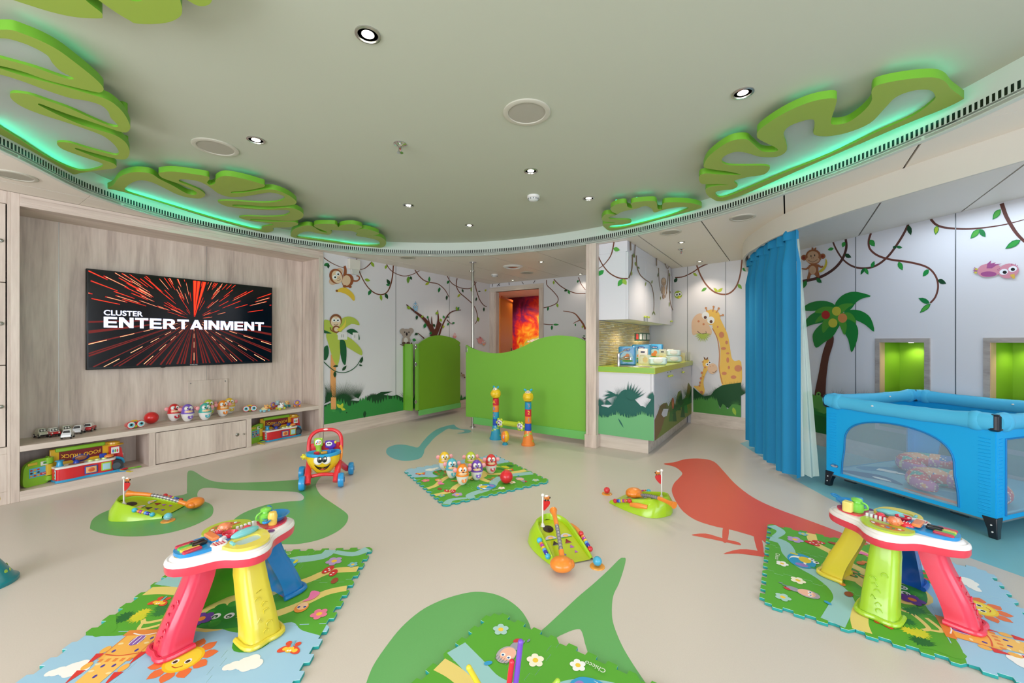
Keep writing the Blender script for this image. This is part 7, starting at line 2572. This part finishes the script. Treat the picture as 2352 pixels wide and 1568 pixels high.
b.ell((.008, 0, 0), (.042, .046, .068), seg=22, rings=14)
b.build('yellow_half', t)
b = B(P('#ee8434'))
b.m = T(0, 0, .095, fa_)
b.ell((-.012, -.006, 0), (.036, .044, .064), seg=22, rings=14)
b.build('orange_half', t)
b = B(M('#a9b4e0', .4))
b.m = T(0, 0, .095, fa_)
b.ell((-.018, -.047, 0), (.008, .005, .014))
b.build('window', t)
# another post, cut by the left edge of the picture
q = fl(-40, 1346)
gp2 = thing('giraffe_goal', 'blue spotted giraffe post cut off by the left edge of the picture', 'toy goal', (q.x, q.y, .0005))
b = B()
spotcone(b, '#12808c', '#a4cc4c', .112, .034, .150, 3)
b.build('foot_bell', gp2)
for k, h in enumerate(('#1f4fc0', '#22a2c8', '#ee8a3a')):
    b = B(P(h))
    b.lathe([(.033, 0), (.0345, .003), (.033, .070), (.030, .072)], 24, m=T(0, 0, .15 + .072 * k))
    b.build('cup_segment', gp2)
b = B(P('#f0c81c'))
b.lathe([(.02, 0), (.045, .014), (.056, .045), (.050, .078), (.03, .098), (0, .102)], 24, m=T(0, 0, .366))
b.build('giraffe_head', gp2)

# ================================================================== STICK TOY AT THE BOTTOM EDGE
q0 = Vector((-.72, 1.035, MH + .002))
st = thing('stick_stacker', 'toy stand with upright coloured rods rising from the bottom edge', 'toy', q0)
b = B(P('#1f7ac8'))
b.lathe([(.075, 0), (.075, .02), (.05, .035), (0, .038)], 28)
b.build('base', st)
def rod(top_px, top_cd, basexy, col, nm):
    r = ray(*top_px)
    dep = -r.x * math.sin(YAW) + r.y * math.cos(YAW)
    tp = EYE + r * (top_cd / dep) - q0
    b = B(P(col))
    bs = Vector((basexy[0], basexy[1], .025))
    b.cyl(bs, tp, .0085, 12)
    b.ell(tp, .0088)
    b.build(nm, st)
rod((1196, 1474), 1.235, (.02, 0), '#7a48c8', 'purple_rod')
rod((1176, 1520), 1.24, (0, -.01), '#d8203c', 'red_rod')
rod((1077, 1533), 1.26, (-.045, 0), '#e8d43a', 'yellow_rod')
rod((1281, 1564), 1.27, (.05, .02), '#a4cc3a', 'lime_rod')

# ================================================================== TRAVEL COT
L0, e1, e2 = Vector((.27, 4.32, 0)), Vector((.785, -.62, 0)).normalized(), Vector((.62, .785, 0)).normalized()
LA, LB = .99, 1.12
cot = thing('travel_cot', 'bright blue travel cot with mesh windows and black feet', 'travel cot', L0, math.atan2(e1.y, e1.x))
ff = math.atan2(e1.y, e1.x)
CB, CB2 = M('#00aef0', .55, name='cot_fabric'), M('#52c2ee', .5, name='cot_rail_fabric')
# local: x along the near short side (left foot -> front foot), y into the room corner
LBy = (e2.dot(Vector((-math.sin(ff), math.cos(ff), 0)))) * LB
Z0, ZR = .10, .70
cs = [(0, 0), (LA, 0), (LA, LBy), (0, LBy)]
names = ['near', 'right', 'back', 'left']
m_net, nt, bb = nodes('cot_netting', .6)
bb.inputs['Base Color'].default_value = rgb('#bcd3e2')
bb.inputs['Alpha'].default_value = .2
def rail(p, q, nm):
    p, q = Vector((p[0], p[1], 0)), Vector((q[0], q[1], 0))
    d = (q - p).normalized()
    nn = Vector((d.y, -d.x, 0))
    L_ = (q - p).length
    b = B(CB2)
    rings = []
    N = 26
    for k in range(N + 1):
        u = k / N
        c = p + d * (L_ * u)
        edge = min(u, 1 - u)
        puff = 1 + .13 * math.exp(-((edge - .07) / .05) ** 2)
        wr = 1 + .02 * math.sin(u * 60) + .02 * math.sin(u * 23)
        r = .043 * puff * wr
        sag = -.012 * math.sin(u * PI)
        rings.append([(c.x + nn.x * r * .85 * math.cos(a), c.y + nn.y * r * .85 * math.cos(a), ZR + sag + .01 + r * 1.15 * math.sin(a)) for a in [2 * PI * j / 14 for j in range(14)]])
    b.loft(rings, cap0=True, cap1=True)
    rl = b.build('padded_rail', cot, sharp=80)
    for u in (.040, -.040):
        b = B(WHITE)
        c = p + d * (L_ * .36) + nn * u
        b.ell((c.x, c.y, ZR + .015), (.008, .008, .006))
        b.build('snap_button', rl)
def panel(p, q, arch):
    p, q = Vector((p[0], p[1], 0)), Vector((q[0], q[1], 0))
    d = (q - p).normalized()
    nn = Vector((d.y, -d.x, 0))
    L_ = (q - p).length
    a0, a1 = (.12, L_ - .165) if arch == 1 else (.09, L_ - .09)
    zb, zt = Z0 + .03, .60
    hole = [(a0, zb)] + [(a0 + .02 + (a1 - a0 - .04) / 2 * (1 - math.cos(t)), zb + .20 + (zt - zb - .20) * math.sin(t) ** .55) for t in [PI * k / 24 for k in range(25)]] + [(a1, zb)]
    hole = [hole[0], (a0 + .004, zb + .09)] + hole[1:-1] + [(a1 - .004, zb + .09), hole[-1]]
    if arch != 1:
        hole = [(a0, zb), (a0, .60), (a1, .60), (a1, zb)]
    f = lambda u, z, o: tuple(Vector((p.x + d.x * u + nn.x * o, p.y + d.y * u + nn.y * o, z)))
    b = B(CB)
    b.prism([(0, Z0), (L_, Z0), (L_, ZR), (0, ZR)], 0, .004, [hole], f=f)
    pn = b.build('side_panel', cot, sharp=40)
    b = B(M('#0f7fc0', .6))
    b.tube([f(u, z, .006) for u, z in hole], .006, 6)
    b.build('window_piping', pn)
    b = B(m_net)
    b.prism(hole, .001, .0015, f=f)
    b.build('net_window', pn)
    return f, L_
for i in range(4):
    rail(cs[i], cs[(i + 1) % 4], names[i])
for i in range(4):
    f, L_ = panel(cs[i], cs[(i + 1) % 4], 1 if i in (0, 2) else 2)
    if i == 0:
        # small maker's badge near the left foot and stitched ruching
        m4 = Matrix.Translation(f(.062, .178, .0048)) @ Euler((R(90), 0, 0)).to_matrix().to_4x4()
        b = B(M('#14307a', .4))
        b.lathe([(.030, -.001), (.030, .0008), (0, .001)], 24, m=m4 @ Matrix.Diagonal((1, .5, 1, 1)))
        b.lathe([(.027, .0008), (.027, .0012), (0, .0013)], 24, WHITE, m=m4 @ Matrix.Diagonal((1, .42, 1, 1)))
        b.lathe([(.0255, .0012), (.0255, .0016), (0, .0017)], 24, M('#14307a', .4), m=m4 @ Matrix.Diagonal((1, .36, 1, 1)))
        b.build('badge', cot)
        text('chicco', .017, WHITE, cot, m4 @ Matrix.Translation((0, -.001, .0024)), 'badge_lettering', .02)
b = B(CB)
for (x, y), (dx, dy) in zip(cs, ((1, 1), (-1, 1), (-1, -1), (1, -1))):
    for k in range(22):
        z = .14 + k * .022
        b.cyl((x + dx * .02, y - dy * .0045, z), (x + dx * .075, y - dy * .0045, z + .004 * math.sin(k)), .0032, 5)
        b.cyl((x - dx * .0045, y + dy * .02, z), (x - dx * .0045, y + dy * .06, z + .004 * math.sin(k)), .0032, 5)
b.build('ruched_seams', cot, kind='stuff')
CK = P('#0b1220')
for i, ((x, y), (dx, dy)) in enumerate(zip(cs, ((1, 1), (-1, 1), (-1, -1), (1, -1)))):
    b = B(CK)
    b.m = T(x, y, 0)
    b.loft([[(-dx * .012, -dy * .012, 0), (dx * .028, -dy * .012, 0), (dx * .028, dy * .028, 0), (-dx * .012, dy * .028, 0)], [(-dx * .010, -dy * .010, .05), (dx * .035, -dy * .010, .05), (dx * .035, dy * .035, .05), (-dx * .010, dy * .035, .05)], [(-dx * .008, -dy * .008, .125), (dx * .06, -dy * .008, .125), (dx * .06, dy * .06, .125), (-dx * .008, dy * .06, .125)]], cap0=True, cap1=True)
    b.ell((dx * .01, -dy * .012, .04), .005, WHITE)
    b.ell((dx * .015, -dy * .012, .08), .005, WHITE)
    b.build('foot', cot, bevel=.004)
    b = B(CK)
    b.m = T(x, y, 0)
    b.rbox((dx * .006, dy * .006, ZR + .005), (.062, .062, .105), .024)
    b.build('corner_joint', cot)
    b = B(CB2)
    for j in range(2):
        c = (dx * .085, 0) if j == 0 else (0, dy * .085)
        b.ell((x + c[0], y + c[1], ZR + .005), (.062 if j == 0 else .044, .044 if j == 0 else .062, .062))
    b.build('bunched_fabric', cot)
b = B(M('#8e9aa0', .3, .8))
for i in range(4):
    p, q = cs[i], cs[(i + 1) % 4]
    b.cyl((p[0], p[1], .098), (q[0], q[1], .098), .008, 8)
b.build('base_tubes', cot)
b = B(CK)
b.box(LA / 2 - .03, .0, .075, LA / 2 + .03, .03, .105)
b.box(.12, .02, .07, .20, .06, .10)
b.box(LA - .22, .02, .07, LA - .13, .06, .10)
b.build('base_brackets', cot, bevel=.004)
mt = thing('cot_mattress', 'thin padded sea print mattress lying inside the travel cot', 'mattress', wm(cot) @ Vector((0, 0, .112)), ff)
b = B(M('#7fb9d0', .6))
b.rbox((LA / 2, LBy / 2, .012), (LA - .03, LBy - .03, .024), .03)
b.build('pad', mt)
b = B()
def blob(pts, h, z):
    pts = [(q.x, q.y) for q in smooth([(x, y, 0) for x, y in pts], 4)]
    b.prism(pts, z - .0006, z, mat=M(h, .6))
blob([(.04, .3), (.12, .5), (.3, .75), (.5, .7), (.6, .5), (.45, .55), (.25, .4), (.12, .25)], '#2f86b4', .0252)
blob([(.06, .05), (.12, .14), (.24, .22), (.36, .2), (.46, .12), (.36, .1), (.24, .05), (.14, .04)], '#1f5f94', .0254)
blob([(.25, .14), (.33, .16), (.38, .13), (.3, .11)], '#eef2f4', .0257)
blob([(.5, .06), (.7, .09), (.9, .06), (.9, .03), (.6, .03)], '#e8895c', .0254)
blob([(.55, .2), (.75, .3), (.93, .26), (.93, .14), (.7, .12)], '#3f93ba', .0252)
b.build('sea_print', mt)
b = B(M('#f2f2f2', .6))
lab = thing('care_card', 'white paper card lying on the cot mattress', 'card', wm(mt) @ Vector((.20, .40, .0262)), ff + .3)
b.box(-.06, -.035, 0, .06, .035, .0012)
b.ell((.085, -.02, .004), (.03, .02, .004))
b.build('paper', lab)
def patch_mat():
    m, nt, b_ = nodes('patchwork_fabric', .75)
    tc = nt.nodes.new('ShaderNodeTexCoord')
    vo = nt.nodes.new('ShaderNodeTexVoronoi')
    vo.distance = 'CHEBYCHEV'
    vo.inputs['Scale'].default_value = 17
    vo.inputs['Randomness'].default_value = .25
    sp = nt.nodes.new('ShaderNodeSeparateColor')
    rp = ramp(nt, [(0, '#d85a5a'), (.18, '#e8a87a'), (.34, '#e8d8a0'), (.5, '#5aa89a'), (.66, '#4a7ab8'), (.8, '#c87ab0'), (1, '#e8785a')])
    rp.color_ramp.interpolation = 'CONSTANT'
    v2 = nt.nodes.new('ShaderNodeTexVoronoi')
    v2.inputs['Scale'].default_value = 45
    r2 = ramp(nt, [(.0, '#f0dcc8'), (.28, '#f0dcc8'), (.3, '#ffffff')])
    mx = nt.nodes.new('ShaderNodeMix')
    mx.data_type = 'RGBA'
    mx.blend_type = 'MIX'
    mt_ = nt.nodes.new('ShaderNodeMath')
    mt_.operation = 'LESS_THAN'
    mt_.inputs[1].default_value = .3
    L = nt.links.new
    L(tc.outputs['Object'], vo.inputs['Vector'])
    L(tc.outputs['Object'], v2.inputs['Vector'])
    L(vo.outputs['Color'], sp.inputs[0])
    L(sp.outputs[0], rp.inputs[0])
    L(v2.outputs['Distance'], mt_.inputs[0])
    L(mt_.outputs[0], mx.inputs[0])
    L(rp.outputs[0], mx.inputs[6])
    mx.inputs[7].default_value = rgb('#f0dcc4')
    L(mx.outputs[2], b_.inputs['Base Color'])
    return m
PM_ = patch_mat()
def horseshoe(label, x, y, rz, z):
    q = wm(mt) @ Vector((x, y, z))
    t = thing('nursing_pillow', label, 'cushion', q, ff + rz, 'patchwork horseshoe cushions in the cot')
    b = B(PM_)
    pts = [(-.045, -.17, .055), (-.11, -.15, .06), (-.19, -.07, .065), (-.19, .05, .065), (-.10, .14, .065), (.02, .155, .065), (.14, .11, .065), (.19, .0, .065), (.15, -.10, .06), (.06, -.165, .055)]
    b.tube(pts, [.028, .045, .062, .066, .068, .068, .068, .066, .062, .05, .028], 16, sm=5)
    b.build('cushion', t, sharp=80)
    b = B(WHITE)
    b.cbox((.13, -.17, .03), (.05, .018, .001), rz=-.8)
    b.build('care_label', t)
horseshoe('patchwork horseshoe cushion lying further back in the cot', .40, .68, .3, .024)
horseshoe('patchwork horseshoe cushion lying at the near side of the cot', .70, .25, .1, .024)
